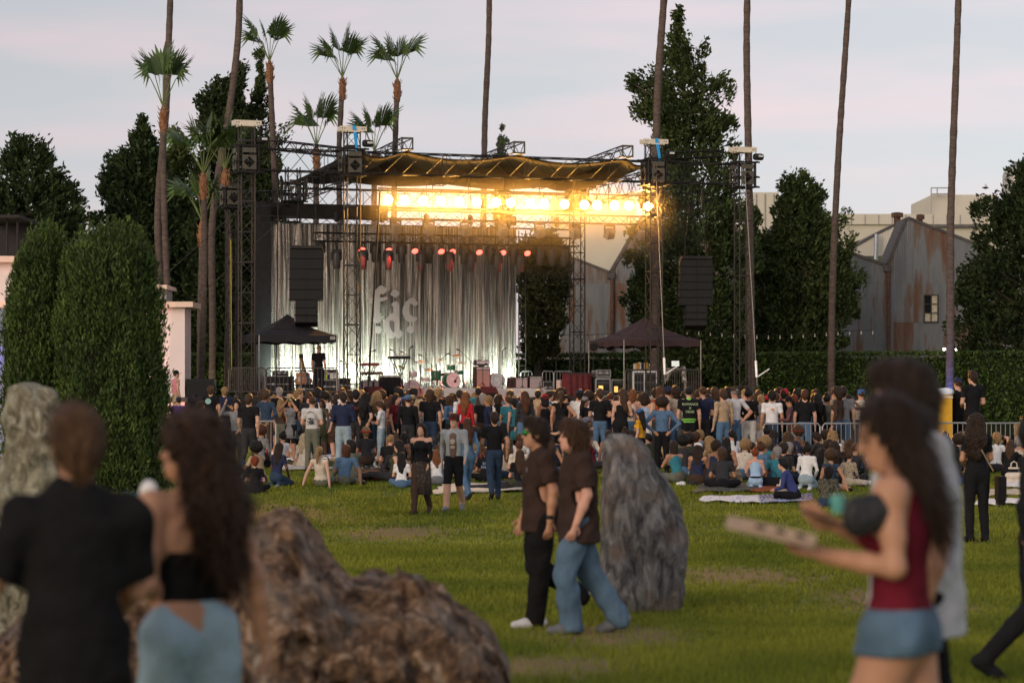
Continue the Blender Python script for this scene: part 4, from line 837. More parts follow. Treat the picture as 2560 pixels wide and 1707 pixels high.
def curtain():
    n, nz = 560, 16; V = []; st = random.Random(4); ph = [st.uniform(0, 6.28) for _ in range(8)]
    for j in range(nz + 1):
        z = CZT + (DECK + .05 - CZT) * j / nz
        for i in range(n + 1):
            t = ct0 + (ct1 - ct0) * i / n; x = t - ct0 + .02 * math.sin(z * 1.3 + t)
            y = .13 * math.sin(x * 7.3 + ph[0] + .8 * math.sin(x * 1.3)) + .07 * math.sin(x * 15.1 + ph[1] + math.sin(x * 2.1)) + .035 * math.sin(x * 31 + ph[2]) + .02 * math.sin(x * 55 + z * .6)
            V.append(S(t, CB + y * (.7 + .3 * j / nz), z))
    Fc = [(j * (n + 1) + i, j * (n + 1) + i + 1, (j + 1) * (n + 1) + i + 1, (j + 1) * (n + 1) + i) for j in range(nz) for i in range(n)]
    o = empty('backdrop_curtain', S((ct0 + ct1) / 2, CB, DECK)); V = np.array([tuple(v) for v in V]) - np.array(o.location); mobj('curtain', npmesh('curtain', V, Fc, curtain_mat(), True), o)
    truss_mb(MB(), S(ct0 - .5, CB + .1, CZT) - o.location, S(ct1 + 2.3, CB + .1, CZT) - o.location, .3, .25, bay=.4).obj('hanging_pipe', IRON, o)
    # black masking at its outer edge and above
    sbox('masking_leg', ct0 - .62, ct0 - .05, CB - .05, CB + .05, DECK, 8.9, BLACK, o); sbox('masking_border', ct0 - .6, ct0 + 4.6, CB + .45, CB + .5, 8.33, 8.9, mat('border_mesh', (.02, .018, .016), rough=.9), o)
    tag(o, 'tall pleated silver foil curtain behind the band gear', 'curtain')
    # brushed letter shapes of the banner hung against it
    lm = mat('banner_print', (.42, .38, .355), rough=.75, var=.12, scale=6, stretch=(6, 6, .4)); lo = empty('banner', S(tu(980, CB - .4), CB - .4, SZ(800, tu(980, CB - .4), CB - .4))); L0 = lo.location
    def W(u, v): t = tu(u, CB - .32); return S(t, CB - .32, SZ(v, t, CB - .32)) - L0
    zz = lambda x, y: (900 + x / 8.711, 690 + y / 8.711)
    def shape(pts, nm): mb = MB(); mb.prism([W(*zz(x, y)) for x, y in pts], E2 * .03); mb.obj(nm, lm, lo)
    shape([(195, 580), (225, 490), (290, 460), (300, 400), (270, 360), (330, 300), (375, 270), (430, 215), (480, 205), (540, 250), (605, 280), (560, 360), (500, 400), (440, 390), (430, 470), (600, 450), (590, 510), (500, 545), (430, 560), (430, 800), (480, 920), (455, 990), (400, 1030), (340, 1010), (285, 970), (310, 860), (310, 590)], 'letter')
    shape([(755, 285), (870, 360), (850, 420), (785, 470), (700, 430), (665, 395), (710, 310)], 'letter_dot')
    shape([(680, 620), (700, 590), (775, 545), (830, 575), (858, 640), (862, 1160), (950, 1240), (900, 1320), (840, 1368), (775, 1315), (720, 1360), (660, 1365), (600, 1310), (530, 1190), (515, 1080), (560, 930), (640, 850), (700, 810), (735, 800), (735, 680)], 'letter')
    shape([(1150, 475), (1200, 510), (1265, 580), (1240, 640), (1180, 655), (1110, 600), (1080, 600), (1065, 720), (1080, 830), (1160, 895), (1230, 890), (1255, 930), (1200, 990), (1120, 1010), (1030, 990), (960, 900), (930, 790), (940, 680), (1000, 560), (1080, 490)], 'letter')
    shape([(340, 1090), (430, 1095), (485, 1150), (460, 1230), (400, 1265), (335, 1220)], 'letter_dot'); shape([(1090, 1080), (1180, 1120), (1160, 1220), (1110, 1255), (1050, 1220), (1010, 1180), (1040, 1110)], 'letter_dot')
    c = MB(); c.prism([W(*zz(x, y)) - E2 * .012 for x, y in [(640, 985), (690, 970), (748, 1000), (748, 1215), (720, 1230), (670, 1160), (640, 1080)]], E2 * .01); c.obj('letter_counter', mat('banner_dark', (.16, .145, .14), rough=.6, var=.2, scale=6, stretch=(6, 6, .4)), lo)  # darker piece laid over the letter as its counter
    tag(lo, 'pale brushed lettering hung against the silver curtain', 'banner')
curtain()

# ---- lamps
AMB = (1.0, .45, .08); RED = (1.0, .06, .05); FLOORL = (.80, 1.0, .86)
def spot(parent, loc, aim, col, power, angle, blend=.6, size=.1):
    l = bpy.data.lights.new('lamp_light', 'SPOT'); l.energy = power; l.color = col; l.spot_size = angle; l.spot_blend = blend; l.shadow_soft_size = size
    o = bpy.data.objects.new('lamp_light', l); COL.objects.link(o); o.parent = parent; o.location = loc
    q = (Vector(aim)).to_track_quat('-Z', 'Y'); o.rotation_euler = q.to_euler(); return o
BU = [970, 1011, 1058, 1102, 1148, 1192, 1240, 1277, 1325, 1359, 1411, 1461, 1493, 1536, 1572, 1620]
BLIND = emit('blinder_glow', (1.0, .70, .30), 24.0); HOUS = mat('lamp_housing', (.03, .027, .025), rough=.5)
def blinder_mesh():
    h = MB(); h.lathe((0, .06, 0), [(.10, -.22), (.165, -.1), (.185, 0), (.185, .04)], 16, (0, -1, 0)); h.box((0, .1, .24), (.44, .03, .03)); h.box((-.215, .1, .12), (.02, .03, .26)); h.box((.215, .1, .12), (.02, .03, .26)); h.tube((0, .1, .24), (0, .1, .42), .02)
    f = MB(); f.lathe((0, .01, 0), [(.16, 0), (.145, .02), (.07, .035), (.01, .04)], 20, (0, -1, 0)); return h.mesh('housing', HOUS), f.mesh('lens', BLIND)
bh, bf = blinder_mesh()
for i, u in enumerate(BU):
    t = tu(u, 2.0); v = 500 + 16 * (u - 970) / 650; p = S(t, 2.0, SZ(v, t, 2.0)); o = empty('blinder_lamp', p, SRZ * .25); mobj('housing', bh, o); mobj('lens', bf, o)
    spot(o, (0, -.12, 0), (0, -1, -.3), AMB, 2300, R(122), 1.0, .16)
    tag(o, 'round amber blinder lamp shining in the long bright row under the roof', 'lamp', 'amber blinder lamps in the bright row')
bt0, bt1 = tu(945, 2.1), tu(1650, 2.1)
truss('lighting truss carrying the amber lamps and square wash heads', S(bt0, 2.2, 7.98), S(bt1, 2.2, 7.98), .32, .3, bay=.4)
rp = MB(); o = empty('lamp_pipe', S(bt0, 2.1, 9.04)); rp.tube((0, 0, 0), S(bt1, 2.1, 9.04) - o.location, .03); 
for k in range(8): q = S(bt0 + (bt1 - bt0) * (k + .5) / 8, 2.1, 9.04) - o.location; rp.tube(q, q + Vector((0, 0, .5)), .02, n=4); rp.tube(q, q - Vector((0, 0, .76)), .012, n=4)
rp.obj('pipe', IRON, o); tag(o, 'black hanging pipe the amber lamp row is clamped to', 'pipe')
t20, t21 = tu(785, 4.5), tu(1445, 4.5)
truss('lower lighting truss with the moving heads in front of the silver curtain', S(t20, 4.5, 7.28), S(t21, 4.5, 7.28), .32, .3, bay=.4)
for k in range(6):
    t = t20 + (t21 - t20) * (k + .5) / 6; o = empty('hoist_chain', S(t, 4.5, 7.5)); MB().tube((0, 0, 0), (0, 0, 2.1), .012, n=4).obj('chain', IRON, o); MB().lathe((0, 0, .5), [(.07, 0), (.1, .05), (.1, .3), (.05, .36)], 8).obj('motor', BLACK, o); tag(o, 'thin hoist chain with motor holding up the lower lighting truss', 'chain', 'hoist chains of the lower truss')
# square wash heads under the upper truss
def wash_mesh():
    y = MB(); y.box((0, 0, -.05), (.34, .2, .1)); y.box((-.19, 0, -.2), (.03, .1, .34)); y.box((.19, 0, -.2), (.03, .1, .34))
    Mx = Matrix.Rotation(R(28), 3, 'X') @ Matrix.Rotation(R(20), 3, 'Z'); b = MB(); b.box((0, 0, -.36), (.32, .26, .34), M=Mx); f = MB(); f.box(Vector((0, 0, -.36)) + Mx @ Vector((0, 0, -.178)), (.28, .22, .012), M=Mx)
    return y.mesh('yoke', HOUS), b.mesh('head', mat('wash_grey', (.16, .15, .14), rough=.55)), f.mesh('lens', emit('wash_red', (1, .12, .05), .35))
wy, wb, wf = wash_mesh()
for u in (986, 1069, 1161, 1252, 1346, 1434, 1520, 1600):
    t = tu(u, 2.2); o = empty('wash_light', S(t, 2.05, 7.97), SRZ); mobj('yoke', wy, o); mobj('head', wb, o); mobj('lens', wf, o); tag(o, 'grey square wash head tilted down under the upper lighting truss', 'stage light', 'square wash heads')
def mover_mesh():
    y = MB(); y.box((0, 0, -.06), (.3, .22, .12)); y.box((-.17, 0, -.24), (.05, .12, .3)); y.box((.17, 0, -.24), (.05, .12, .3))
    b = MB(); b.lathe((0, 0, -.26), [(.06, .2), (.12, .17), (.145, .05), (.15, -.1), (.135, -.3), (.11, -.44), (.10, -.46)], 14); return y.mesh('yoke', HOUS), b.mesh('head', mat('mover_black', (.05, .044, .038), rough=.45))
my, mbd = mover_mesh()
for u, low in ((837, 1), (903, 1), (938, 0), (966, 1), (1004, 0), (1049, 1), (1072, 0), (1118, 1), (1160, 0), (1172, 1), (1227, 0), (1238, 1), (1284, 0), (1294, 1), (1349, 0), (1381, 0), (1410, 0), (800, 0)):
    t = tu(u, 4.5); o = empty('moving_head', S(t, 4.5 - .25 * low, 7.26 - .28 * low), SRZ + rng.uniform(-.3, .3)); mobj('yoke', my, o); mobj('head', mbd, o)
    if low: MB().tube((0, 0, 0), (0, .2, .3), .025, n=5).obj('clamp_arm', IRON, o)
    tag(o, ('black moving spot head hung low in front of the silver curtain' if low else 'black moving spot head hung close under the lower lighting truss'), 'stage light', 'low moving heads' if low else 'high moving heads')
def par_mesh():
    y = MB(); y.box((0, 0, -.04), (.2, .14, .08)); y.box((-.11, 0, -.14), (.02, .06, .18)); y.box((.11, 0, -.14), (.02, .06, .18)); ax = Vector((0, -.75, -.62)).normalized()
    b = MB(); b.lathe(Vector((0, 0, -.22)) - ax * .1, [(.08, 0), (.125, .06), (.135, .18)], 14, ax); f = MB(); f.lathe(Vector((0, 0, -.22)) + ax * .085, [(.12, 0), (.11, .012)], 14, ax); return y.mesh('yoke', HOUS), b.mesh('can', HOUS), f.mesh('lens', emit('par_red', (1.0, .10, .07), 4.5))
py_, pb_, pf_ = par_mesh()
for k, u in enumerate((903, 970, 1035, 1101, 1129, 1196, 1255, 1316)):
    t = tu(u, 4.3); o = empty('par_light', S(t, 4.25, 7.24), SRZ); mobj('yoke', py_, o); mobj('can', pb_, o); mobj('lens', pf_, o); spot(o, (0, -.25, -.4), (0, -.12 + .1 * (k % 2), -1), RED, 420, R(70), .7)
    tag(o, 'small round lamp glowing red on the lower lighting truss', 'stage light', 'red glowing lamps')
for u in (837, 1381, 880):
    t = tu(u, 4.4)
# floor strips washing the foot of the silver curtain
for k in range(9):
    t = ct0 + .5 + (ct1 - ct0 - 1.0) * k / 8; o = empty('floor_light', S(t, CB - 1.0, DECK), SRZ); m = MB(); m.box((0, 0, .06), (.9, .16, .12)); m.obj('housing', HOUS, o); f = MB(); f.box((0, .02, .13), (.84, .1, .02)); f.obj('lens', emit('floor_lens', (.85, 1, .9), 4.0), o)
    spot(o, (0, .05, .2), (0, .95, .8), FLOORL, 1500, R(96), 1.0, .25); tag(o, 'floor strip lamp washing the foot of the silver curtain', 'stage light', 'curtain floor strips')

# ---- hanging speaker arrays
SPK = mat('speaker_black', (.008, .0075, .0075), rough=.65, var=.25); GRL = mat('speaker_grille', (.012, .011, .0105), rough=.8, var=.2, scale=60); SIDE = mat('speaker_side_lilac', (.30, .22, .25), rough=.7, var=.25, scale=9)
def line_array(label, u, v0, v1, b, n, side=True):
    t = tu(u, b); d = S(t, b, 0).y; top = S(t, b, Z(v0, d)); o = empty('speaker_array', top, R(4)); tot = Z(v0, d) - Z(v1, d); z = 0; tilt = 0
    fr = MB(); fr.box((0, .3, .06), (1.1, .8, .1)); 
    for x in (-.42, .42): fr.tube((x, .3, .1), (x * .4, .3, (ZB - top.z)), .012, n=4)
    fr.obj('fly_frame', IRON, o); y = 0
    for k in range(n):
        small = k >= n - 3; h = (tot * .68) / (n - 3) if not small else tot * .32 / 3; w = 1.16 if not small else .76; Mx = Matrix.Rotation(R(-tilt), 3, 'X')
        c = Vector((0, .3 + y, z - h / 2)); bx = MB(); bx.box(c, (w, .62, h - .02), M=Mx); cab = bx.obj('cabinet', SPK, o)
        for sx in (-1, 1):
            g = MB(); g.box(c + Mx @ Vector((sx * w * .245, -.318, 0)), (w * .46, .02, h - .07), M=Mx); g.obj('grille', GRL, cab)
            hd = MB(); hd.box(c + Mx @ Vector((sx * (w * .245), -.332, -h / 2 + .045)), (.03, .012, .03), M=Mx); hd.obj('badge', IRON2, cab)
        sd = MB(); sd.box(c + Mx @ Vector((-w / 2 - .012, -.05, 0)), (.02, .46, h - .08), M=Mx); sd.obj('side_grille', SIDE if side else GRL, cab)
        z -= h * math.cos(R(tilt)); y += h * math.sin(R(tilt)) * -.0; tilt += .8 if not small else 4.5; y += math.sin(R(tilt)) * h * .6
    tag(o, label, 'loudspeaker', 'hanging speaker arrays')
line_array('black hanging speaker array with lilac side strips left of the silver curtain', 766, 622, 812, -.2, 8)
line_array('black hanging speaker array in front of the huge conifer', 1742, 648, 820, -.1, 9, False)

# ---- pop-up canopies
def canopy(label, u0, u1, vpk, veave, vval, b0, dep, m, upk, sign=None):
    t0, t1 = tu(u0, b0), tu(u1, b0); w = t1 - t0; ze = SZ(veave, (t0 + t1) / 2, b0); zp = SZ(vpk, (t0 + t1) / 2, b0 + dep / 2); zv = SZ(vval, (t0 + t1) / 2, b0); o = empty('canopy_tent', S((t0 + t1) / 2, b0 + dep / 2, DECK)); L = o.location
    n = 12; V = []; Fc = []
    cor = [(t0, b0), (t1, b0), (t1, b0 + dep), (t0, b0 + dep)]; pk = S((t0 + t1) / 2, b0 + dep / 2, zp) - L; mb = MB()
    for k in range(4):
        a, c = S(*cor[k], ze) - L, S(*cor[(k + 1) % 4], ze) - L
        for i in range(n):
            f0, f1 = i / n, (i + 1) / n; sag = lambda f: Vector((0, 0, -.22 * math.sin(math.pi * f) ** 1.0))
            g = lambda e, f: e.lerp(pk, f) + sag(f) * (zp - ze) * .6
            mid = (a + c) / 2 + Vector((0, 0, -.03))
            q = lambda e, f: g(e, f); mb.add([g(a, f0), g(mid, f0), g(mid, f1), g(a, f1)], [(0, 1, 2, 3)]); mb.add([g(mid, f0), g(c, f0), g(c, f1), g(mid, f1)], [(0, 1, 2, 3)])
        av, cv = Vector((a.x, a.y, zv - L.z)), Vector((c.x, c.y, zv - L.z)); 
        for i in range(10): p0, p1, q0, q1 = a.lerp(c, i / 10), a.lerp(c, (i + 1) / 10), av.lerp(cv, i / 10), av.lerp(cv, (i + 1) / 10); w0, w1 = Vector((0, 0, .03 * math.sin(i * 2.1))), Vector((0, 0, .03 * math.sin((i + 1) * 2.1))); mb.add([p0, p1, q1 + w1, q0 + w0], [(0, 1, 2, 3)])
    co = mb.obj('cover', m, o); md = co.modifiers.new('s', 'SOLIDIFY'); md.thickness = .012
    for k in range(4): MB().tube(S(cor[k][0], cor[k][1], DECK) - L, S(cor[k][0], cor[k][1], ze) - L, .025, n=6).obj('leg', mat('tent_leg', (.20, .18, .17), rough=.5, metal=.4), o)
    if sign: 
        q = S(tu(sign[0], b0) , b0 - .03, SZ(sign[1], t1, b0)) - L; s_ = MB(); s_.box(q, (.17, .012, .1), SRZ); pn = s_.obj('tag_plate', mat('tag_grey', (.42, .40, .39)), o)
        tm = text_mesh('EMC', .07, BLACK); lt = mobj('lettering', tm, pn, q - E2 * .01); lt.rotation_euler = (R(90), 0, SRZ)
    tag(o, label, 'tent', 'pop-up canopies on the stage wings')
canopy('black pop-up canopy over the guitar rack under the speaker array', 648, 842, 786, 838, 856, -.4, 3.2, mat('canopy_black', (.016, .0145, .017), rough=.8, var=.2, scale=3), 720, (831, 845))
canopy('dark red lit pop-up canopy over the mixing racks', 1560, 1752, 794, 850, 866, .6, 3.6, mat('canopy_dark', (.05, .028, .030), rough=.8, var=.2, scale=3), 1605)
# ---- thin volume added round the amber lamp row to imitate lens bloom
def bloom_volume():
    me = bpy.data.meshes.new('bloom_haze'); bm = bmesh.new(); bmesh.ops.create_icosphere(bm, subdivisions=4, radius=1.0); bm.to_mesh(me); bm.free()
    m = bpy.data.materials.new('bloom_volume'); m.use_nodes = True; n, l = m.node_tree.nodes, m.node_tree.links; n.remove(n['Principled BSDF'])
    v = n.new('ShaderNodeVolumePrincipled'); v.inputs['Color'].default_value = (1, .93, .82, 1); v.inputs['Density'].default_value = BLOOM_D; v.inputs['Anisotropy'].default_value = .6; l.new(v.outputs[0], n['Material Output'].inputs['Volume']); me.materials.append(m)
    o = mobj('bloom_haze', me, None, S((bt0 + bt1) / 2, 1.6, 8.55), SRZ); o.scale = (7.6, 1.5, 3.0); tag(o, 'added thin mist imitating lens bloom around the amber lamp row', 'bloom_haze', kind='stuff')
BLOOM_D = .013
bloom_volume()
# ================================================================ PEOPLE
# body slots: 0 skin, 1 torso, 2 sleeve, 3 lower sleeve, 4 shoulder yoke, 5 hip and thigh, 6 shin, 7 shoe
SKIN = {k: mat('skin_' + k, c, rough=.55, var=.08, scale=14, spec=.35) for k, c in dict(fair=(.52, .295, .20), tan=(.40, .20, .115), brown=(.24, .115, .065), deep=(.11, .055, .035), rosy=(.54, .275, .19)).items()}
CLOTHC = dict(black=(.012, .012, .013), charcoal=(.035, .034, .036), grey=(.19, .19, .195), white=(.68, .66, .64), cream=(.58, .50, .40), navy=(.022, .028, .06), blue=(.05, .12, .30), denim=(.085, .15, .24), pale_denim=(.27, .34, .38), dark_denim=(.03, .05, .085), red=(.36, .02, .025), maroon=(.11, .014, .02), brown=(.060, .036, .026), tan=(.40, .28, .17), olive=(.055, .06, .03), green=(.03, .17, .06), mustard=(.62, .30, .02), pink=(.58, .20, .26), purple=(.09, .04, .16), teal=(.04, .18, .22), rust=(.25, .07, .03), khaki=(.13, .13, .095), sky=(.32, .45, .60), beige=(.48, .40, .30))
def cloth(c): return mat('cloth_' + c, CLOTHC[c], rough=.9, var=.16, scale=9, bump=.35, bscale=22, spec=.1)
HAIRC = dict(black=(.010, .008, .007), dark_brown=(.026, .014, .008), brown=(.06, .03, .014), chestnut=(.095, .048, .022), brown_dark=(.045, .022, .011), auburn=(.075, .026, .012), blond=(.26, .16, .07), platinum=(.48, .38, .24), grey=(.24, .22, .21), red=(.20, .04, .014), pink=(.45, .10, .16), green=(.20, .33, .06), purple=(.13, .04, .19), ginger=(.17, .06, .018))
def hairm(c): return mat('hair_' + c, HAIRC[c], rough=.5, var=.35, scale=30, bump=.7, bscale=60, stretch=(1.6, 1.6, .12), spec=.22)
V3 = lambda *a: np.array(a, float)
def nrmz(a): a = np.array(a, float); return a / (np.linalg.norm(a) + 1e-9)
def base_joints(fem=False):
    sw, hw = (.160, .088) if fem else (.190, .084)
    return dict(P=V3(0, 0, .96), W=V3(0, .0, 1.10), C=V3(0, .005, 1.31), N=V3(0, -.015, 1.46), H=V3(0, .015, 1.632), SR=V3(sw, -.01, 1.42), SL=V3(-sw, -.01, 1.42), ER=V3(sw + .05, -.03, 1.14), EL=V3(-sw - .05, -.03, 1.14), WR=V3(sw + .06, .04, .90), WL=V3(-sw - .06, .04, .90), HR=V3(hw, 0, .93), HL=V3(-hw, 0, .93), KR=V3(.10, .02, .50), KL=V3(-.10, .02, .50), AR=V3(.11, -.03, .085), AL=V3(-.11, -.03, .085), FR=V3(.15, 1, 0), FL=V3(-.15, 1, 0), fwd=V3(0, 1, 0), fem=fem, look=0.0, nod=0.0)
def J(fem=False, **k):
    j = base_joints(fem)
    for a, b in k.items(): j[a] = V3(*b) if isinstance(b, tuple) else b
    return j
def seat(fem=False, lean=0.0, legs='cross', arms='lap', side=0.0):
    """sitting on the ground facing +Y"""
    j = base_joints(fem); sw = j['SR'][0]; ly = lean
    j.update(P=V3(0, -.02, .13), W=V3(side * .3, .02 + ly * .3, .28), C=V3(side * .7, .04 + ly * .75, .48), N=V3(side, .03 + ly, .63), H=V3(side, .06 + ly * 1.15, .80), SR=V3(side * .9 + sw, .03 + ly * .92, .58), SL=V3(side * .9 - sw, .03 + ly * .92, .58), HR=V3(.10, .02, .12), HL=V3(-.10, .02, .12))
    if legs == 'cross': j.update(KR=V3(.34, .34, .17), KL=V3(-.34, .34, .17), AR=V3(-.10, .40, .08), AL=V3(.12, .46, .08), FR=V3(-1, .2, 0), FL=V3(1, .2, 0))
    if legs == 'up': j.update(KR=V3(.14, .42, .50), KL=V3(-.14, .40, .48), AR=V3(.15, .62, .08), AL=V3(-.15, .60, .08))
    if legs == 'out': j.update(KR=V3(.14, .48, .16), KL=V3(-.12, .48, .18), AR=V3(.16, .92, .07), AL=V3(-.13, .92, .07), FR=V3(.2, .3, .9), FL=V3(-.2, .3, .9))
    if legs == 'kneel': j.update(P=V3(0, -.02, .24), HR=V3(.09, 0, .22), HL=V3(-.09, 0, .22), KR=V3(.13, .40, .08), KL=V3(-.13, .40, .08), AR=V3(.12, -.06, .07), AL=V3(-.12, -.06, .07), FR=V3(0, -1, -.2), FL=V3(0, -1, -.2)); [j.__setitem__(q, j[q] + V3(0, 0, .12)) for q in ('W', 'C', 'N', 'H', 'SR', 'SL')]
    if legs == 'side': j.update(KR=V3(.36, .30, .10), KL=V3(.10, .42, .12), AR=V3(.46, -.06, .07), AL=V3(.40, .20, .07), FR=V3(.3, -1, 0), FL=V3(.8, -.4, 0))
    sR, sL = j['SR'], j['SL']
    if arms == 'lap': j.update(ER=sR + V3(.07, .02, -.26), EL=sL + V3(-.07, .02, -.26), WR=V3(.10, .30 + ly * .6, .26), WL=V3(-.10, .30 + ly * .6, .26))
    if arms == 'back': j.update(ER=sR + V3(.10, -.14, -.27), EL=sL + V3(-.10, -.14, -.27), WR=V3(.32, -.34, .05), WL=V3(-.32, -.34, .05))
    if arms == 'knee': j.update(ER=sR + V3(.06, .14, -.22), EL=sL + V3(-.06, .14, -.22), WR=V3(.06, .46, .40), WL=V3(-.06, .46, .40))
    if arms == 'prop': j.update(ER=sR + V3(.12, -.08, -.27), WR=V3(.36, -.22, .05), EL=sL + V3(-.05, .06, -.26), WL=V3(-.04, .34, .28))
    if arms == 'face': j.update(ER=sR + V3(.10, .10, -.22), EL=sL + V3(-.05, .02, -.26), WR=j['H'] + V3(.10, .12, -.08), WL=V3(-.10, .32, .24))
    return j
def fingers(f, w, e, h, side, m=0, curl=.25, palm=None):
    """five separate fingers rooted in the palm; w wrist, e elbow"""
    d = nrmz(w - e); pn = nrmz(palm if palm is not None else V3(-side, 0, 0)); pn = nrmz(pn - d * (pn @ d)); s = np.cross(d, pn)
    pc = w + d * .05; f.cone(w - d * .01, w + d * .085, .026, .030, m, .012, (pn, .55))
    for i, (o, L) in enumerate(((-.032, .062), (-.011, .078), (.011, .084), (.032, .076))):
        a = w + d * .088 + s * o; c = curl * (1 + .15 * i); b = a + nrmz(d + pn * c + s * o * 1.2) * L * .5; t = b + nrmz(d + pn * c * 2.6 + s * o * .8) * L * .5
        f.cone(a, b, .0095, .0088, m, .006); f.cone(b, t, .0088, .0074, m, .006)
    a = w + d * .03 + s * .03; b = a + nrmz(d * .7 + s * .75 + pn * .35) * .042; t = b + nrmz(d * .95 + s * .2 + pn * .5) * .034
    f.cone(a, b, .0125, .0105, m, .008); f.cone(b, t, .0105, .0085, m, .006)
def body_field(j, h, hero=False, infl=0.0, only=None, curl=.3):
    fem = j['fem']; fw = nrmz(j['fwd']); k = .035
    allp = np.array([v for q, v in j.items() if isinstance(v, np.ndarray) and q not in ('fwd', 'FR', 'FL', 'PR', 'PL')]); lo, hi = allp.min(0) - .32, allp.max(0) + .32
    lo[2] = max(lo[2], -.08)
    f = Field(lo, hi, h); on = lambda s: only is None or s in only; I = infl
    C = lambda a, b, ra, rb, s, flat=None, kk=k: on(s) and f.cone(a, b, ra + I, rb + I, s, kk, flat)
    fl = (fw, .66)
    pr = .15 if fem else .142; wr = .118 if fem else .135; cr = .142 if fem else .162
    C(j['HR'] * .5 + j['P'] * .5, j['HL'] * .5 + j['P'] * .5, pr * .78, pr * .78, 5, (fw, .86)); C(j['P'], j['P'] * .6 + j['W'] * .4, pr * .95, pr * .9, 5, fl)
    C(j['P'] * .45 + j['W'] * .55, j['P'] * .2 + j['W'] * .8, pr * .98, wr * 1.04, 1, fl); C(j['P'] * .3 + j['W'] * .7, j['C'], wr, cr, 1, fl); C(j['C'], j['C'] * .45 + j['N'] * .55, cr, cr * .72, 4, fl)
    for s in 'RL':
        S_, E_, W_ = j['S' + s], j['E' + s], j['W' + s]; sg = 1 if s == 'R' else -1
        C(j['C'] * .35 + j['N'] * .65, S_, .058, .056, 4); m_ = S_ * .42 + E_ * .58
        C(S_, m_, .060 if not fem else .050, .050 if not fem else .043, 2); C(m_, E_, .047 if not fem else .040, .041 if not fem else .036, 3, None, .02); C(E_, E_ * .6 + W_ * .4, .042 if not fem else .037, .042 if not fem else .036, 3, None, .02); C(E_ * .6 + W_ * .4, W_, .042 if not fem else .036, .028, 3, None, .02)
        if on(0):
            if hero: fingers(f, W_, E_, h, sg, 0, curl, j.get('P' + s))
            else: d = nrmz(W_ - E_); f.cone(W_, W_ + d * .10, .032, .034, 0, .02, (V3(1, 0, 0), .6)); f.cone(W_ + d * .08, W_ + nrmz(d + V3(0, .35, 0)) * .17, .03, .018, 0, .02, (V3(1, 0, 0), .6)); f.cone(W_ + d * .03, W_ + d * .09 + fw * .045, .016, .012, 0, .01)
        H_, K_, A_ = j['H' + s], j['K' + s], j['A' + s]
        C(H_, H_ * .5 + K_ * .5, .098 if fem else .094, .088, 5); C(H_ * .5 + K_ * .5, K_, .088, .070, 5, None, .02); C(K_, K_ * .62 + A_ * .38, .068, .066, 6, None, .02); C(K_ * .62 + A_ * .38, A_, .066, .056, 6, None, .02)
        fd = nrmz(j['F' + s]); C(A_ + V3(0, 0, -.03) - fd * .05, A_ + fd * .10 + V3(0, 0, -.04), .045, .044, 7, None, .02); C(A_ + fd * .08 + V3(0, 0, -.045), A_ + fd * .18 + V3(0, 0, -.05), .042, .034, 7, None, .02)
    if fem and on(1):
        sd = np.cross(fw, V3(0, 0, 1))
        for s in (-1, 1): f.ell(j['C'] + fw * .085 + sd * s * .068 + V3(0, 0, -.01), (.062, .062, .066), 1, .04)
    if on(0):
        H_, N_ = j['H'], j['N']; yaw = j['look']; R3 = Matrix.Rotation(yaw, 3, 'Z') @ Matrix.Rotation(j['nod'], 3, 'X'); T = lambda x, y, z: H_ + np.array(R3 @ Vector((x, y, z)))
        f.cone(N_ + V3(0, 0, -.03), H_ + V3(0, -.01, -.06), .057 if not fem else .048, .05 if not fem else .044, 0, .03)
        f.ell(T(0, -.012, .018), (.076, .096, .100), 0, .02, R3); f.ell(T(0, .022, -.052), (.058, .068, .072), 0, .035, R3); f.cone(T(0, .064, -.088), T(0, .070, -.092), .026, .024, 0, .03)
        f.cone(T(0, .083, .005), T(0, .104, -.030), .009, .0135, 0, .014); f.ell(T(.077, -.006, -.015), (.010, .022, .032), 0, .01, R3); f.ell(T(-.077, -.006, -.015), (.010, .022, .032), 0, .01, R3)
        if h < .013:
            f.cone(T(-.03, .083, .016), T(.03, .083, .016), .011, .011, 0, .015); f.ell(T(0, .088, -.060), (.024, .012, .007), 0, .01, R3); f.ell(T(0, .088, -.070), (.022, .011, .008), 0, .01, R3)
    return f
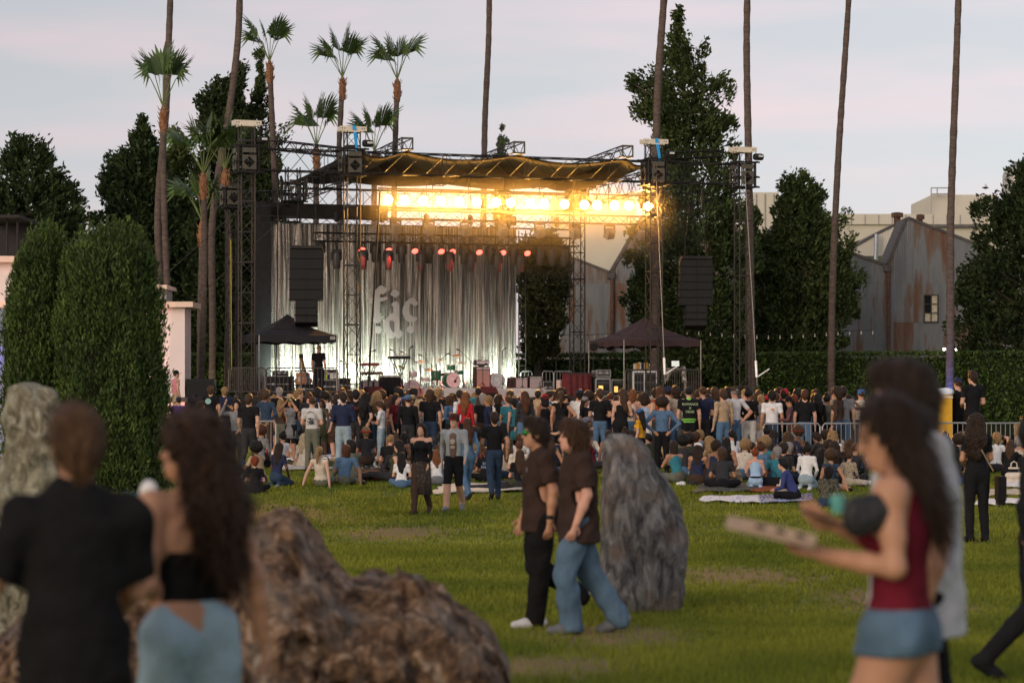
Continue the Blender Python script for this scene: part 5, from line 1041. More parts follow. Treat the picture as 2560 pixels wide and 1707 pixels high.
# ---- hair and hats, modelled round a head centre at the origin looking along +Y
def hair_field(style, h, L=.30, sd=1, wave=.0):
    f = Field((-.30, -.34, -.85 if style in ('long', 'curly_long') else -.45), (.30, .26, .34), h); cut = True; face = (.082, .125, .125)
    if style in ('short', 'crop', 'long', 'bob', 'bun', 'pony', 'mop'):
        g = .012 if style != 'crop' else .004; g += .014 if style == 'mop' else 0
        f.ell((0, -.014, .026), (.079 + g, .100 + g, .102 + g), 0, .02)
        if style in ('short', 'mop'): f.ell((0, .05, .105), (.06, .05, .03 + g), 0, .03); f.cone((0, -.075, -.02), (0, -.062, -.075), .055, .048, 0, .03)
    if style == 'bob': f.cone((0, -.045, .0), (0, -.055, -.13), .100, .098, 0, .03, (V3(0, 1, 0), .8)); 
    if style == 'mop': f.cone((0, -.035, -.02), (0, -.05, -.09), .096, .088, 0, .03, (V3(0, 1, 0), .85))
    if style == 'long': f.cone((0, -.05, .0), (0, -.075, -.16), .098, .115, 0, .03, (V3(0, 1, 0), .7)); f.cone((0, -.085, -.16), (0, -.125, -L), .115, .085, 0, .03, (V3(0, 1, 0), .5))
    if style == 'curly_long': f.ell((0, -.02, .03), (.11, .125, .12), 0, .03); f.cone((0, -.05, -.02), (0, -.10, -.22), .125, .15, 0, .04, (V3(0, 1, 0), .75)); f.cone((0, -.10, -.22), (0, -.125, -L), .15, .11, 0, .04, (V3(0, 1, 0), .6))
    if style == 'bun': f.ell((0, -.055, .135), (.05, .05, .045), 0, .015)
    if style == 'pony': f.ell((0, -.10, .06), (.035, .04, .035), 0, .02); f.cone((0, -.125, .05), (0, -.155, -.06), .035, .045, 0, .02); f.cone((0, -.155, -.06), (0, -.15, -.26), .045, .02, 0, .02)
    if style == 'afro': f.ell((0, -.03, .055), (.155, .155, .145), 0, .02); face = (.075, .12, .12)
    if style == 'curly': f.ell((0, -.022, .045), (.108, .118, .112), 0, .02); f.cone((0, -.07, -.02), (0, -.06, -.06), .07, .06, 0, .03)
    amp = dict(afro=.014, curly=.014, curly_long=.024, long=.005, mop=.006, bob=.005).get(style, .004)
    def fin(D, x, y, z):
        c = np.sqrt((x / face[0]) ** 2 + ((y - .122) / face[1]) ** 2 + ((z + .055) / face[2]) ** 2) - 1; D = np.maximum(D, -c * .09)
        if style in ('afro', 'curly', 'curly_long'): D = D + amp * np.sin(x * 80 + sd + 2 * np.sin(z * 30)) * np.sin(y * 75 + 1.7 + np.sin(x * 40)) * np.sin(z * 62 + sd * 2 + np.sin(x * 33))
        else: D = D + amp * np.sin(np.arctan2(x, y + .02) * 17 + sd + z * 14 + 1.5 * np.sin(z * 23)) * (z < .11)
        if style in ('long', 'curly_long'): D = D + .016 * np.clip((-z - .1) * 3, 0, 1) * np.sin(x * 42 + z * 9 + sd)
        return D
    f.fn(fin); return f
def hat_mesh(kind):
    mb = MB()
    if kind == 'cap':
        mb.lathe((0, -.012, .03), [(.094, 0), (.098, .03), (.092, .065), (.065, .098), (.02, .112), (.008, .118)], 18); pts = [(-.078, .055, .033), (-.072, .12, .028), (-.03, .175, .022), (.03, .175, .022), (.072, .12, .028), (.078, .055, .033)]; mb.prism(pts, (0, 0, .008))
    if kind == 'capback':
        mb.lathe((0, -.012, .03), [(.094, 0), (.098, .03), (.092, .065), (.065, .098), (.02, .112), (.008, .118)], 18); pts = [(-.078, -.08, .033), (-.06, -.14, .028), (-.03, -.17, .022), (.03, -.17, .022), (.06, -.14, .028), (.078, -.08, .033)]; mb.prism(pts, (0, 0, .008))
    if kind == 'beanie': mb.lathe((0, -.014, 0), [(.093, 0), (.099, .02), (.099, .05), (.094, .052), (.092, .085), (.066, .122), (.02, .135)], 18)
    if kind == 'bucket': mb.lathe((0, -.012, .02), [(.155, -.012), (.150, 0), (.104, .028), (.098, .035), (.088, .10), (.03, .112)], 20)
    if kind == 'straw': mb.lathe((0, -.012, .03), [(.19, .008), (.185, 0), (.10, .004), (.097, .01), (.09, .085), (.05, .105), (.02, .10)], 22)
    return mb.mesh('hat', None and [] or [cloth('black')], True)
LIBH = {}
def hair_mesh(style, h=.014):
    if style not in LIBH: LIBH[style] = hair_field(style, h, L=.34 if style != 'curly_long' else .40).mesh('hair', [hairm('black')])
    return LIBH[style]
LIBHAT = {k: hat_mesh(k) for k in ('cap', 'capback', 'beanie', 'bucket', 'straw')}
VOX = .021
def lib(j): 
    me = body_field(j, VOX).mesh('person', [SKIN['fair']] + [cloth('black')] * 7, True, True); return me, j
a = .19
POSES = dict(
    m_stand=lib(J()), f_stand=lib(J(True)),
    m_hips=lib(J(ER=(.40, -.10, 1.17), WR=(.19, -.09, .99), EL=(-.40, -.10, 1.17), WL=(-.19, -.09, .99))), f_hips=lib(J(True, ER=(.36, -.10, 1.17), WR=(.17, -.06, 1.0), EL=(-.22, -.05, 1.15), WL=(-.22, .02, .92))),
    m_hold=lib(J(ER=(.24, .0, 1.13), WR=(.12, .22, 1.10), EL=(-.24, .0, 1.13), WL=(-.10, .24, 1.08), look=.3, KR=(.10, .04, .50))), f_hold=lib(J(True, ER=(.21, .02, 1.15), WR=(.08, .22, 1.18), EL=(-.21, .0, 1.14), WL=(-.08, .22, 1.06), look=-.5)),
    m_shift=lib(J(P=(.04, 0, .96), HR=(.125, 0, .93), HL=(-.045, 0, .92), KL=(-.10, .07, .50), AL=(-.17, .05, .085), look=-.8, EL=(-.27, -.04, 1.16), WL=(-.20, .02, .92))), f_shift=lib(J(True, P=(-.04, 0, .96), HR=(.05, 0, .92), HL=(-.13, 0, .93), KR=(.09, .08, .5), AR=(.15, .05, .085), look=.9, ER=(.22, .04, 1.15), WR=(.02, .2, 1.2))),
    m_up=lib(J(ER=(.34, .16, 1.42), WR=(.22, .22, 1.66), EL=(-.24, 0, 1.14), WL=(-.14, .2, 1.0), look=.2)), f_up=lib(J(True, ER=(.30, .14, 1.40), WR=(.12, .10, 1.62), EL=(-.30, .14, 1.40), WL=(-.12, .10, 1.62))),
    m_walk=lib(J(KR=(.09, .16, .51), AR=(.10, .22, .085), KL=(-.09, .0, .50), AL=(-.09, -.32, .15), FL=(-.1, 1, -.6), ER=(.25, -.14, 1.16), WR=(.24, -.10, .92), EL=(-.24, .04, 1.14), WL=(-.24, .18, .95))), f_walk=lib(J(True, KR=(.08, .15, .51), AR=(.08, .20, .085), KL=(-.08, .0, .50), AL=(-.08, -.30, .15), FL=(-.1, 1, -.6), ER=(.21, -.12, 1.16), WR=(.20, -.04, .93), EL=(-.21, .04, 1.14), WL=(-.20, .18, .96))),
    f_bend=lib(J(True, P=(0, -.12, .93), W=(0, .02, 1.02), C=(0, .22, 1.06), N=(0, .37, 1.08), H=(0, .50, 1.02), SR=(.16, .33, 1.06), SL=(-.16, .33, 1.06), ER=(.18, .38, .80), EL=(-.18, .38, .80), WR=(.12, .42, .56), WL=(-.12, .42, .56), HR=(.09, -.12, .90), HL=(-.09, -.12, .90), nod=-.9, fwd=(0, .3, -.95))),
    m_read=lib(J(ER=(.25, .06, 1.14), WR=(.12, .30, 1.16), EL=(-.25, .06, 1.14), WL=(-.12, .30, 1.16), H=(0, .035, 1.62), nod=-.35)),
    f_arms=lib(J(True, ER=(.40, .12, 1.40), WR=(.62, .22, 1.46), EL=(-.40, .02, 1.34), WL=(-.62, .08, 1.36))),
    m_cross=lib(seat(False, .06)), f_cross=lib(seat(True, .04)), m_hunch=lib(seat(False, .20, 'cross')), f_hunch=lib(seat(True, .16, 'cross', 'knee')), m_kup=lib(seat(False, .08, 'up', 'knee')), f_kup=lib(seat(True, .10, 'up', 'knee')), m_lean=lib(seat(False, -.22, 'out', 'back')), f_lean=lib(seat(True, -.16, 'out', 'back')), f_kneel=lib(seat(True, .06, 'kneel')), f_side=lib(seat(True, -.02, 'side', 'prop', .06)), m_face=lib(seat(False, .10, 'up', 'face')), f_side2=lib(seat(True, .05, 'side', 'lap', -.04)), m_side=lib(seat(False, .0, 'side', 'prop', .08)),
    m_prone=lib(J(P=(0, 0, .13), W=(0, .14, .15), C=(0, .34, .24), N=(0, .46, .36), H=(0, .54, .50), SR=(.19, .40, .33), SL=(-.19, .40, .33), ER=(.22, .50, .06), EL=(-.22, .50, .06), WR=(.08, .72, .06), WL=(-.08, .72, .06), HR=(.09, -.02, .12), HL=(-.09, -.02, .12), KR=(.13, -.45, .08), KL=(-.12, -.45, .08), AR=(.16, -.86, .08), AL=(-.14, -.86, .08), FR=(.3, -.8, -.2), FL=(-.3, -.8, -.2), fwd=(0, .35, -.95))))
H0 = {k: v[1]['H'] for k, v in POSES.items()}
SKIRTS = {}
def skirt_mesh(kind):
    if kind not in SKIRTS:
        mb = MB(); zt, zb, r = dict(mini=(1.02, .62, .19), long=(1.02, .38, .21), short=(1.0, .70, .165))[kind]; n = 28
        prof = [(.135, zt), (.165, zt - .12), (r * .95, (zt + zb) / 2), (r, zb)]; base = len(mb.v)
        for i, (rr, z) in enumerate(prof):
            for k in range(n): a_ = 2 * math.pi * k / n; w = 1 + (.07 * math.sin(k * 2.24 * 2) if i > 1 else 0); mb.v.append((rr * w * math.cos(a_), rr * w * .8 * math.sin(a_), z))
        for i in range(3):
            for k in range(n): mb.f.append((i * n + k, i * n + (k + 1) % n, (i + 1) * n + (k + 1) % n, (i + 1) * n + k)); mb.m.append(0)
        mb.f.append(tuple(range(n))); mb.m.append(0); mb.f.append(tuple(range(3 * n, 4 * n))); mb.m.append(0)
        SKIRTS[kind] = mb.mesh('skirt', [cloth('black')], True)
    return SKIRTS[kind]
USED = {}
def set_mat(o, i, m): s = o.material_slots[i]; s.link = 'OBJECT'; s.material = m
TOPW = {'tee': 't-shirt', 'shirt': 'shirt', 'jacket': 'jacket', 'tank': 'tank top', 'strap': 'strapless top', 'dress': 'dress', 'hoodie': 'hoodie', 'sweater': 'sweater'}
def person(loc, height, face, pose, skin='fair', hair=('short', 'brown'), top=('tee', 'black'), bottom=('trousers', 'black'), shoe='charcoal', hat=None, label=None, group=None, place='', topmat=None, tail=None):
    """face: compass yaw in degrees of the look direction, 0 = towards the stage, 180 = towards the camera, 90 = to the left"""
    me, j = POSES[pose]; o = mobj('person', me, None, loc, R(face)); sc = height / 1.755; o.scale = (sc, sc, sc)
    sk = SKIN[skin]; tm = topmat or cloth(top[1]); bm_ = cloth(bottom[1]); kind = top[0]
    set_mat(o, 0, sk); set_mat(o, 1, tm); set_mat(o, 7, cloth(shoe))
    set_mat(o, 4, sk if kind == 'strap' else tm); set_mat(o, 2, sk if kind in ('tank', 'strap', 'dress') else tm); set_mat(o, 3, tm if kind in ('jacket', 'hoodie', 'sweater', 'shirt') else sk)
    set_mat(o, 5, tm if kind == 'dress' and not bottom[0] == 'trousers' else bm_); set_mat(o, 6, sk if bottom[0] in ('shorts', 'skirt') or kind == 'dress' else bm_)
    if (bottom[0] == 'skirt' or kind == 'dress') and H0[pose][2] > 1.4:
        k = mobj('skirt', skirt_mesh('mini'), o); set_mat(k, 0, tm if kind == 'dress' else bm_)
    Hc = Vector(j['H']) + Vector((0, 0, 0))
    if hair and hair[0] != 'bald':
        ho = mobj('hair', hair_mesh(hair[0]), o, Hc); ho.rotation_euler = (j['nod'], 0, j['look']); set_mat(ho, 0, hairm(hair[1]))
    if hat: q = mobj('hat', LIBHAT[hat[0]], o, Hc); q.rotation_euler = (j['nod'], 0, j['look']); set_mat(q, 0, cloth(hat[1]))
    if kind == 'hoodie':
        if 'hood' not in SKIRTS: f = Field((-.25, -.3, -.25), (.25, .25, .15), .015); f.cone((-.09, -.03, -.03), (.09, -.03, -.03), .055, .055, 0, .03); f.cone((0, -.08, -.04), (0, -.11, -.10), .07, .05, 0, .03); SKIRTS['hood'] = f.mesh('hood', [cloth('black')])
        q = mobj('hood', SKIRTS['hood'], o, Vector(j['N'])); set_mat(q, 0, tm)
    if label is None:
        hs = dict(short='short {} hair', crop='cropped {} hair', long='long {} hair', bob='{} bob', bun='{} hair bun', pony='{} ponytail', afro='{} afro', curly='curly {} hair', curly_long='long {} curls', mop='shaggy {} hair', bald='bald head')[hair[0] if hair else 'bald'].format((hair[1] if hair else '').replace('_', ' '))
        if hat: hs = '{} {}'.format(hat[1].replace('_', ' '), dict(cap='cap', capback='backward cap', beanie='beanie', bucket='bucket hat', straw='straw hat')[hat[0]])
        label = '%s person in %s %s with %s' % (place, top[1].replace('_', ' '), TOPW[kind], hs)
        if label in USED and len(label.split()) < 13: label += ' and %s %s' % (bottom[1].replace('_', ' '), bottom[0])
    USED[label] = USED.get(label, 0) + 1
    return tag(o, label, 'person', group)
STAND_F = 'standing crowd'; SIT_F = 'people sitting on the lawn'
def at_feet(u, vh, vf, d=None):
    d = d or gd(vf); loc = Vector((X(u, d), d, gz(d))); return loc, Z(vh, d) - loc.z
# ---------------------------------------------------------------- people one can pick out, standing (u, head row, foot row)
def stand(u, vh, vf, face, pose, label, group='people standing on the lawn', d=None, **k):
    loc, h = at_feet(u, vh, vf, d); return person(loc, h, face, pose, label=label, group=group, **k)
def plaid(name, c1, c2, sc=18):
    if name in _mats: return _mats[name]
    m = bpy.data.materials.new(name); m.use_nodes = True; _mats[name] = m; n, l = m.node_tree.nodes, m.node_tree.links; b = n['Principled BSDF']; b.inputs['Roughness'].default_value = .9; t = n.new('ShaderNodeTexCoord'); outs = []
    for dr in ('X', 'Z'):
        w = n.new('ShaderNodeTexWave'); w.bands_direction = dr; w.inputs['Scale'].default_value = sc / 6.283 * 2.2; l.new(t.outputs['Object'], w.inputs['Vector']); outs.append(w)
    mx = n.new('ShaderNodeMath'); mx.operation = 'MAXIMUM'; l.new(outs[0].outputs['Fac'], mx.inputs[0]); l.new(outs[1].outputs['Fac'], mx.inputs[1]); r = n.new('ShaderNodeValToRGB'); l.new(mx.outputs[0], r.inputs[0]); r.color_ramp.elements[0].position = .72; r.color_ramp.elements[0].color = (*c1, 1); r.color_ramp.elements[1].position = .86; r.color_ramp.elements[1].color = (*c2, 1); l.new(r.outputs[0], b.inputs['Base Color']); return m
def stripes(name, c1, c2, sc=30, dr='Z', pos=.5):
    if name in _mats: return _mats[name]
    m = bpy.data.materials.new(name); m.use_nodes = True; _mats[name] = m; n, l = m.node_tree.nodes, m.node_tree.links; b = n['Principled BSDF']; b.inputs['Roughness'].default_value = .9; t = n.new('ShaderNodeTexCoord'); w = n.new('ShaderNodeTexWave'); w.bands_direction = dr; w.inputs['Scale'].default_value = sc / 6.283 * 2; w.inputs['Distortion'].default_value = .6; l.new(t.outputs['Object'], w.inputs['Vector']); r = n.new('ShaderNodeValToRGB'); r.color_ramp.interpolation = 'CONSTANT'; l.new(w.outputs['Fac'], r.inputs[0]); r.color_ramp.elements[0].color = (*c1, 1); r.color_ramp.elements[1].position = pos; r.color_ramp.elements[1].color = (*c2, 1); l.new(r.outputs[0], b.inputs['Base Color']); return m
def blotch(name, cs, sc=14):
    if name in _mats: return _mats[name]
    m = bpy.data.materials.new(name); m.use_nodes = True; _mats[name] = m; n, l = m.node_tree.nodes, m.node_tree.links; b = n['Principled BSDF']; b.inputs['Roughness'].default_value = .9; t = n.new('ShaderNodeTexCoord'); w = n.new('ShaderNodeTexNoise'); w.inputs['Scale'].default_value = sc; w.inputs['Detail'].default_value = 2; l.new(t.outputs['Object'], w.inputs['Vector']); r = n.new('ShaderNodeValToRGB'); r.color_ramp.interpolation = 'CONSTANT'; l.new(w.outputs[0], r.inputs[0]); e = r.color_ramp.elements; e[0].color = (*cs[0], 1); e[1].position = .62; e[1].color = (*cs[-1], 1)
    for i, c in enumerate(cs[1:-1]): q = e.new(.44 + .1 * i); q.color = (*c, 1)
    l.new(r.outputs[0], b.inputs['Base Color']); return m
PLAID_R = plaid('plaid_maroon', (.035, .014, .02), (.15, .06, .06)); PLAID_W = plaid('plaid_cream', (.42, .36, .28), (.12, .09, .07)); STRIPE = stripes('stripe_black_white', (.012, .012, .013), (.55, .52, .48), 90); CAMO = blotch('camouflage', [(.025, .025, .02), (.06, .055, .035), (.11, .10, .07), (.03, .035, .02)]); LEO = blotch('leopard_print', [(.06, .04, .025), (.36, .28, .19), (.40, .31, .21)], 45); FLORAL = blotch('floral_black', [(.012, .011, .012), (.012, .011, .012), (.45, .33, .12)], 20); DOTTY = blotch('dotted_black', [(.011, .011, .012), (.011, .011, .012), (.20, .18, .17)], 70)
# left of the lawn
stand(500, 1003, 1172, -70, 'm_walk', 'person in white t-shirt striding right, hand in hand with the black dress', skin='tan', hair=('short', 'dark_brown'), top=('tee', 'white'), bottom=('trousers', 'brown'))
stand(568, 1014, 1168, 10, 'f_walk', 'person in short dotted black sundress walking with the white t-shirt', skin='tan', hair=('long', 'black'), top=('dress', 'black'), bottom=('skirt', 'black'), topmat=DOTTY)
stand(592, 1000, 1178, 165, 'm_up', 'person in grey button shirt turned to the camera with hand at face', skin='fair', hair=('mop', 'black'), top=('shirt', 'grey'), bottom=('trousers', 'charcoal'))
stand(622, 985, 1183, -12, 'm_walk', 'person in plain black t-shirt and black jeans beside the grey button shirt', skin='fair', hair=('short', 'brown'), top=('tee', 'black'), bottom=('trousers', 'charcoal'))
pz = stand(527, 966, 1118, 0, 'm_stand', 'person in black t-shirt with pale oval print on the back and black shorts', skin='fair', hair=('curly', 'brown'), top=('tee', 'black'), bottom=('shorts', 'black'))
q = MB(); q.lathe((-.06, -.135, 1.33), [(.085, 0), (.085, .006)], 20, (0, -1, .12)); e = q.obj('oval_print', mat('print_teal', (.25, .42, .38)), pz)
stand(561, 969, 1116, 0, 'm_hold', 'person in navy t-shirt with curly blond hair by the barrier', skin='fair', hair=('curly', 'blond'), top=('tee', 'navy'), bottom=('trousers', 'black'))
stand(655, 974, 1082, 0, 'm_hold', 'person all in black with cropped grey hair before the stage fence', skin='fair', hair=('crop', 'brown'), top=('tee', 'black'), bottom=('trousers', 'black'))
stand(703, 982, 1078, -6, 'f_hips', 'person in white backless halter top and jeans, hand on hip', skin='tan', hair=('bun', 'dark_brown'), top=('strap', 'cream'), bottom=('trousers', 'denim'))
stand(746, 977, 1082, 10, 'm_hold', 'person in dark olive shirt and black cap beside the halter top', skin='fair', hair=('short', 'black'), top=('tee', 'olive'), bottom=('trousers', 'dark_denim'), hat=('capback', 'black'))
stand(488, 985, 1110, 15, 'm_stand', 'person in black t-shirt with black hair behind the white t-shirt walker', skin='brown', hair=('short', 'black'), top=('tee', 'black'), bottom=('trousers', 'black'))
stand(447, 993, 1125, 5, 'm_stand', 'person in dark maroon shirt and navy cap at the lawn edge by the juniper', skin='fair', hair=('crop', 'dark_brown'), top=('tee', 'purple'), bottom=('trousers', 'black'), hat=('capback', 'navy'))
cw = stand(780, 991, 1178, -14, 'm_hold', 'person in pale grey t-shirt lettered with a cowboys club arc, olive jeans', skin='fair', hair=('crop', 'brown'), top=('tee', 'white'), bottom=('trousers', 'khaki'), shoe='brown', topmat=mat('tee_pale', (.50, .48, .46), rough=.9, var=.08, bump=.3))
for i, ch in enumerate('OLD COWBOYS CLUB'):
    if ch == ' ': continue
    an = R(195 - 210 * i / 15); lt = mobj('lettering', text_mesh(ch, .05, BLACK), cw, (.125 * math.cos(an), -.128 + .012 * abs(math.cos(an)), 1.27 + .125 * math.sin(an))); lt.rotation_euler = (R(90), 0, 0); lt.rotation_euler = (Matrix.Rotation(R(90), 3, 'X') @ Matrix.Rotation(an - R(90), 3, 'Z')).to_euler()
g = MB(); st = random.Random(2)
for k in range(26): x, z = st.uniform(-.07, .07), st.uniform(-.10, .05); g.box((x, -.126, 1.2 + z), (st.uniform(.01, .04), .006, st.uniform(.01, .03)))
g.obj('rider_print', BLACK, cw)
stand(858, 980, 1178, -6, 'm_hold', 'person in loose dark navy shirt and washed pale jeans', skin='fair', hair=('short', 'dark_brown'), top=('shirt', 'navy'), bottom=('trousers', 'pale_denim'), shoe='grey')
stand(953, 1002, 1160, 80, 'm_read', 'person in white t-shirt and grey jeans bent over a phone', skin='fair', hair=('short', 'brown'), top=('tee', 'white'), bottom=('trousers', 'pale_denim'))
tj = stand(1040, 973, 1100, 150, 'm_stand', 'person in black track jacket with white sleeve stripes facing the lawn', skin='fair', hair=('short', 'dark_brown'), top=('jacket', 'black'), bottom=('trousers', 'dark_denim'))
sm = MB()
for k in (-1, 0, 1): sm.path([(.19, .045 + .02 * k, 1.46), (.248, .03 + .02 * k, 1.30), (.262, .02 + .02 * k, 1.15), (.275, .05 + .02 * k, 1.0)], .006, 4)
sm.box((0, .125, 1.2), (.12, .02, .3)); sm.obj('sleeve_stripe', cloth('white'), tj)
stand(1122, 992, 1085, 0, 'f_stand', 'person in pink knit sweater with big black curls', skin='brown', hair=('curly_long', 'black'), top=('sweater', 'pink'), bottom=('trousers', 'black'))
stand(1184, 984, 1108, 60, 'f_hold', 'person in dark teal dress with blond bun turned aside', skin='fair', hair=('bun', 'blond'), top=('tee', 'charcoal'), bottom=('trousers', 'olive'))
stand(1224, 988, 1082, 70, 'f_stand', 'person in bright green cap and black jacket', skin='tan', hair=('long', 'dark_brown'), top=('jacket', 'black'), bottom=('trousers', 'black'), hat=('cap', 'green'))
stand(1283, 972, 1078, -30, 'm_hold', 'person in bulky black leather jacket with brown hair', skin='fair', hair=('short', 'brown'), top=('jacket', 'black'), bottom=('trousers', 'black'))
stand(1342, 965, 1080, 5, 'm_stand', 'bald person in charcoal sweater with back to the camera', skin='fair', hair=('bald', ''), top=('sweater', 'charcoal'), bottom=('trousers', 'black'))
# walking towards the camera in the middle
bw = stand(1053, 1058, 1285, 165, 'f_walk', 'person in black cardigan, dark patterned skirt and tall brown boots walking forward', skin='fair', hair=('long', 'dark_brown'), top=('jacket', 'black'), bottom=('skirt', 'brown'), shoe='brown')
set_mat(bw, 6, cloth('brown')); set_mat(bw, 4, SKIN['fair']); sk_ = [c for c in bw.children if c.name.startswith('skirt')][0]; sk_.data = skirt_mesh('long'); set_mat(sk_, 0, blotch('paisley_brown', [(.02, .013, .010), (.05, .033, .025), (.03, .02, .016), (.10, .075, .055)], 26))
gj = stand(1135, 1035, 1277, 170, 'm_walk', 'person in open light grey jacket, brown tee, dark cap and black shorts striding forward', skin='fair', hair=('short', 'brown'), top=('hoodie', 'grey'), bottom=('shorts', 'black'), shoe='grey', hat=('cap', 'maroon'), topmat=mat('pale_blue_grey', (.27, .29, .30), rough=.9, var=.1, bump=.3))
fr_ = Field((-.2, .02, .95), (.2, .25, 1.5), .012); fr_.cone((0, .045, 1.02), (0, .055, 1.34), .075, .085, 0, .02); fo = mobj('inner_shirt', fr_.mesh('inner_shirt', [mat('tee_brown_front', (.14, .085, .06), rough=.9)]), gj)
pr = MB(); pr.lathe((0, .135, 1.26), [(.05, 0), (.05, .006)], 18, (0, 1, 0)); pr.box((0, .132, 1.16), (.08, .01, .05)); pr.obj('chest_print', mat('print_sand', (.33, .27, .21)), fo)
sx = MB(); sx.tube((.10, .20, .10), (.10, .19, .20), .05, .048, 10); sx.tube((-.09, -.31, .15), (-.09, -.28, .25), .05, .048, 10); sx.obj('white_sock', cloth('white'), gj)
stand(1168, 1046, 1252, 25, 'f_walk', 'person in loose denim jacket and blue jeans half hidden behind the grey jacket', skin='fair', hair=('long', 'auburn'), top=('jacket', 'denim'), bottom=('trousers', 'denim'))
stand(1236, 1030, 1250, 8, 'm_walk', 'person in black short sleeved shirt and dark jeans walking to the stage', skin='tan', hair=('short', 'dark_brown'), top=('tee', 'black'), bottom=('trousers', 'dark_denim'))
fa = stand(1425, 1047, 1205, 175, 'f_arms', 'person with both arms stretched out wearing white top and black floral trousers', skin='fair', hair=('long', 'dark_brown'), top=('tank', 'white'), bottom=('trousers', 'black')); set_mat(fa, 5, FLORAL); set_mat(fa, 6, FLORAL); fa.rotation_euler = (0, 0, R(10))
stand(1601, 1023, 1188, 60, 'f_stand', 'person in loose mustard yellow t-shirt and blue cap beside the standing boulder', skin='fair', hair=('long', 'black'), top=('tee', 'mustard'), bottom=('trousers', 'black'), hat=('cap', 'blue'))
dj = stand(1655, 996, 1186, 0, 'm_hips', 'person in cropped denim jacket, black trousers and round black afro, hands on hips', skin='tan', hair=('afro', 'dark_brown'), top=('jacket', 'denim'), bottom=('trousers', 'black')); set_mat(dj, 5, cloth('black'))
pm_ = stand(1976, 991, 1160, 82, 'm_read', 'person in maroon plaid shirt and black cap reading a paper on his feet', skin='tan', hair=('crop', 'dark_brown'), top=('shirt', 'maroon'), bottom=('trousers', 'brown'), hat=('cap', 'black'), topmat=PLAID_R)
stand(2394, 970, 1112, 4, 'm_cross' if False else 'm_hold', 'person in white t-shirt and red cap with arms folded before the yellow cabinet', skin='fair', hair=('crop', 'brown'), top=('tee', 'white'), bottom=('trousers', 'black'), hat=('capback', 'maroon'))
stand(2328, 1006, 1112, 190, 'f_bend', 'person in black with long brown hair bending down before the yellow cabinet', skin='fair', hair=('long', 'brown'), top=('tee', 'black'), bottom=('trousers', 'black'))
stand(2432, 928, 1035, 20, 'm_hold', 'tall person in black t-shirt standing on a platform by the white tarp', skin='fair', hair=('short', 'dark_brown'), top=('tee', 'black'), bottom=('trousers', 'black'), d=66)
wb_ = stand(2442, 1036, 1355, 10, 'f_hold', 'person dressed all in black with very long brown hair and shoulder bag', skin='tan', hair=('curly_long', 'dark_brown'), top=('tee', 'black'), bottom=('trousers', 'black'), shoe='black')
sb_ = MB(); sb_.path([(-.10, -.10, 1.46), (.02, -.16, 1.25), (.20, -.10, .98)], .008, 5); sb_.obj('bag_strap', cloth('tan'), wb_)
bg_ = MB(); bg_.box((0, 0, .0), (.12, .26, .34)); bg_.box((0, 0, -.2), (.10, .22, .08)); bo = bg_.obj('shoulder_bag', cloth('black')); bo.location = wb_.location + Vector((.33, -.06, .78)); tag(bo, 'black shoulder bag at the hip of the long haired person in black', 'bag')
stand(2516, 1046, 1168, 150, 'f_bend', 'person in navy trousers and strapless top bending far over the blankets', skin='fair', hair=('pony', 'dark_brown'), top=('strap', 'black'), bottom=('trousers', 'navy'))
stand(2472, 975, 1070, 20, 'f_stand', 'person in red blouse with long auburn hair at the far barrier', skin='fair', hair=('curly_long', 'auburn'), top=('sweater', 'maroon'), bottom=('trousers', 'black'))
stand(2508, 968, 1068, 30, 'm_hold', 'person in black and white shirt near the far barrier end', skin='tan', hair=('short', 'black'), top=('tee', 'white'), bottom=('trousers', 'black'))
stand(2545, 966, 1075, 95, 'm_stand', 'person in charcoal t-shirt looking aside at the far barrier end', skin='tan', hair=('short', 'dark_brown'), top=('tee', 'charcoal'), bottom=('shorts', 'tan'))
stand(2395, 945, 1045, 25, 'm_stand', 'person in navy cap and black shirt by the white tarp', skin='fair', hair=('crop', 'brown'), top=('tee', 'black'), bottom=('trousers', 'black'), hat=('capback', 'navy'), d=67)
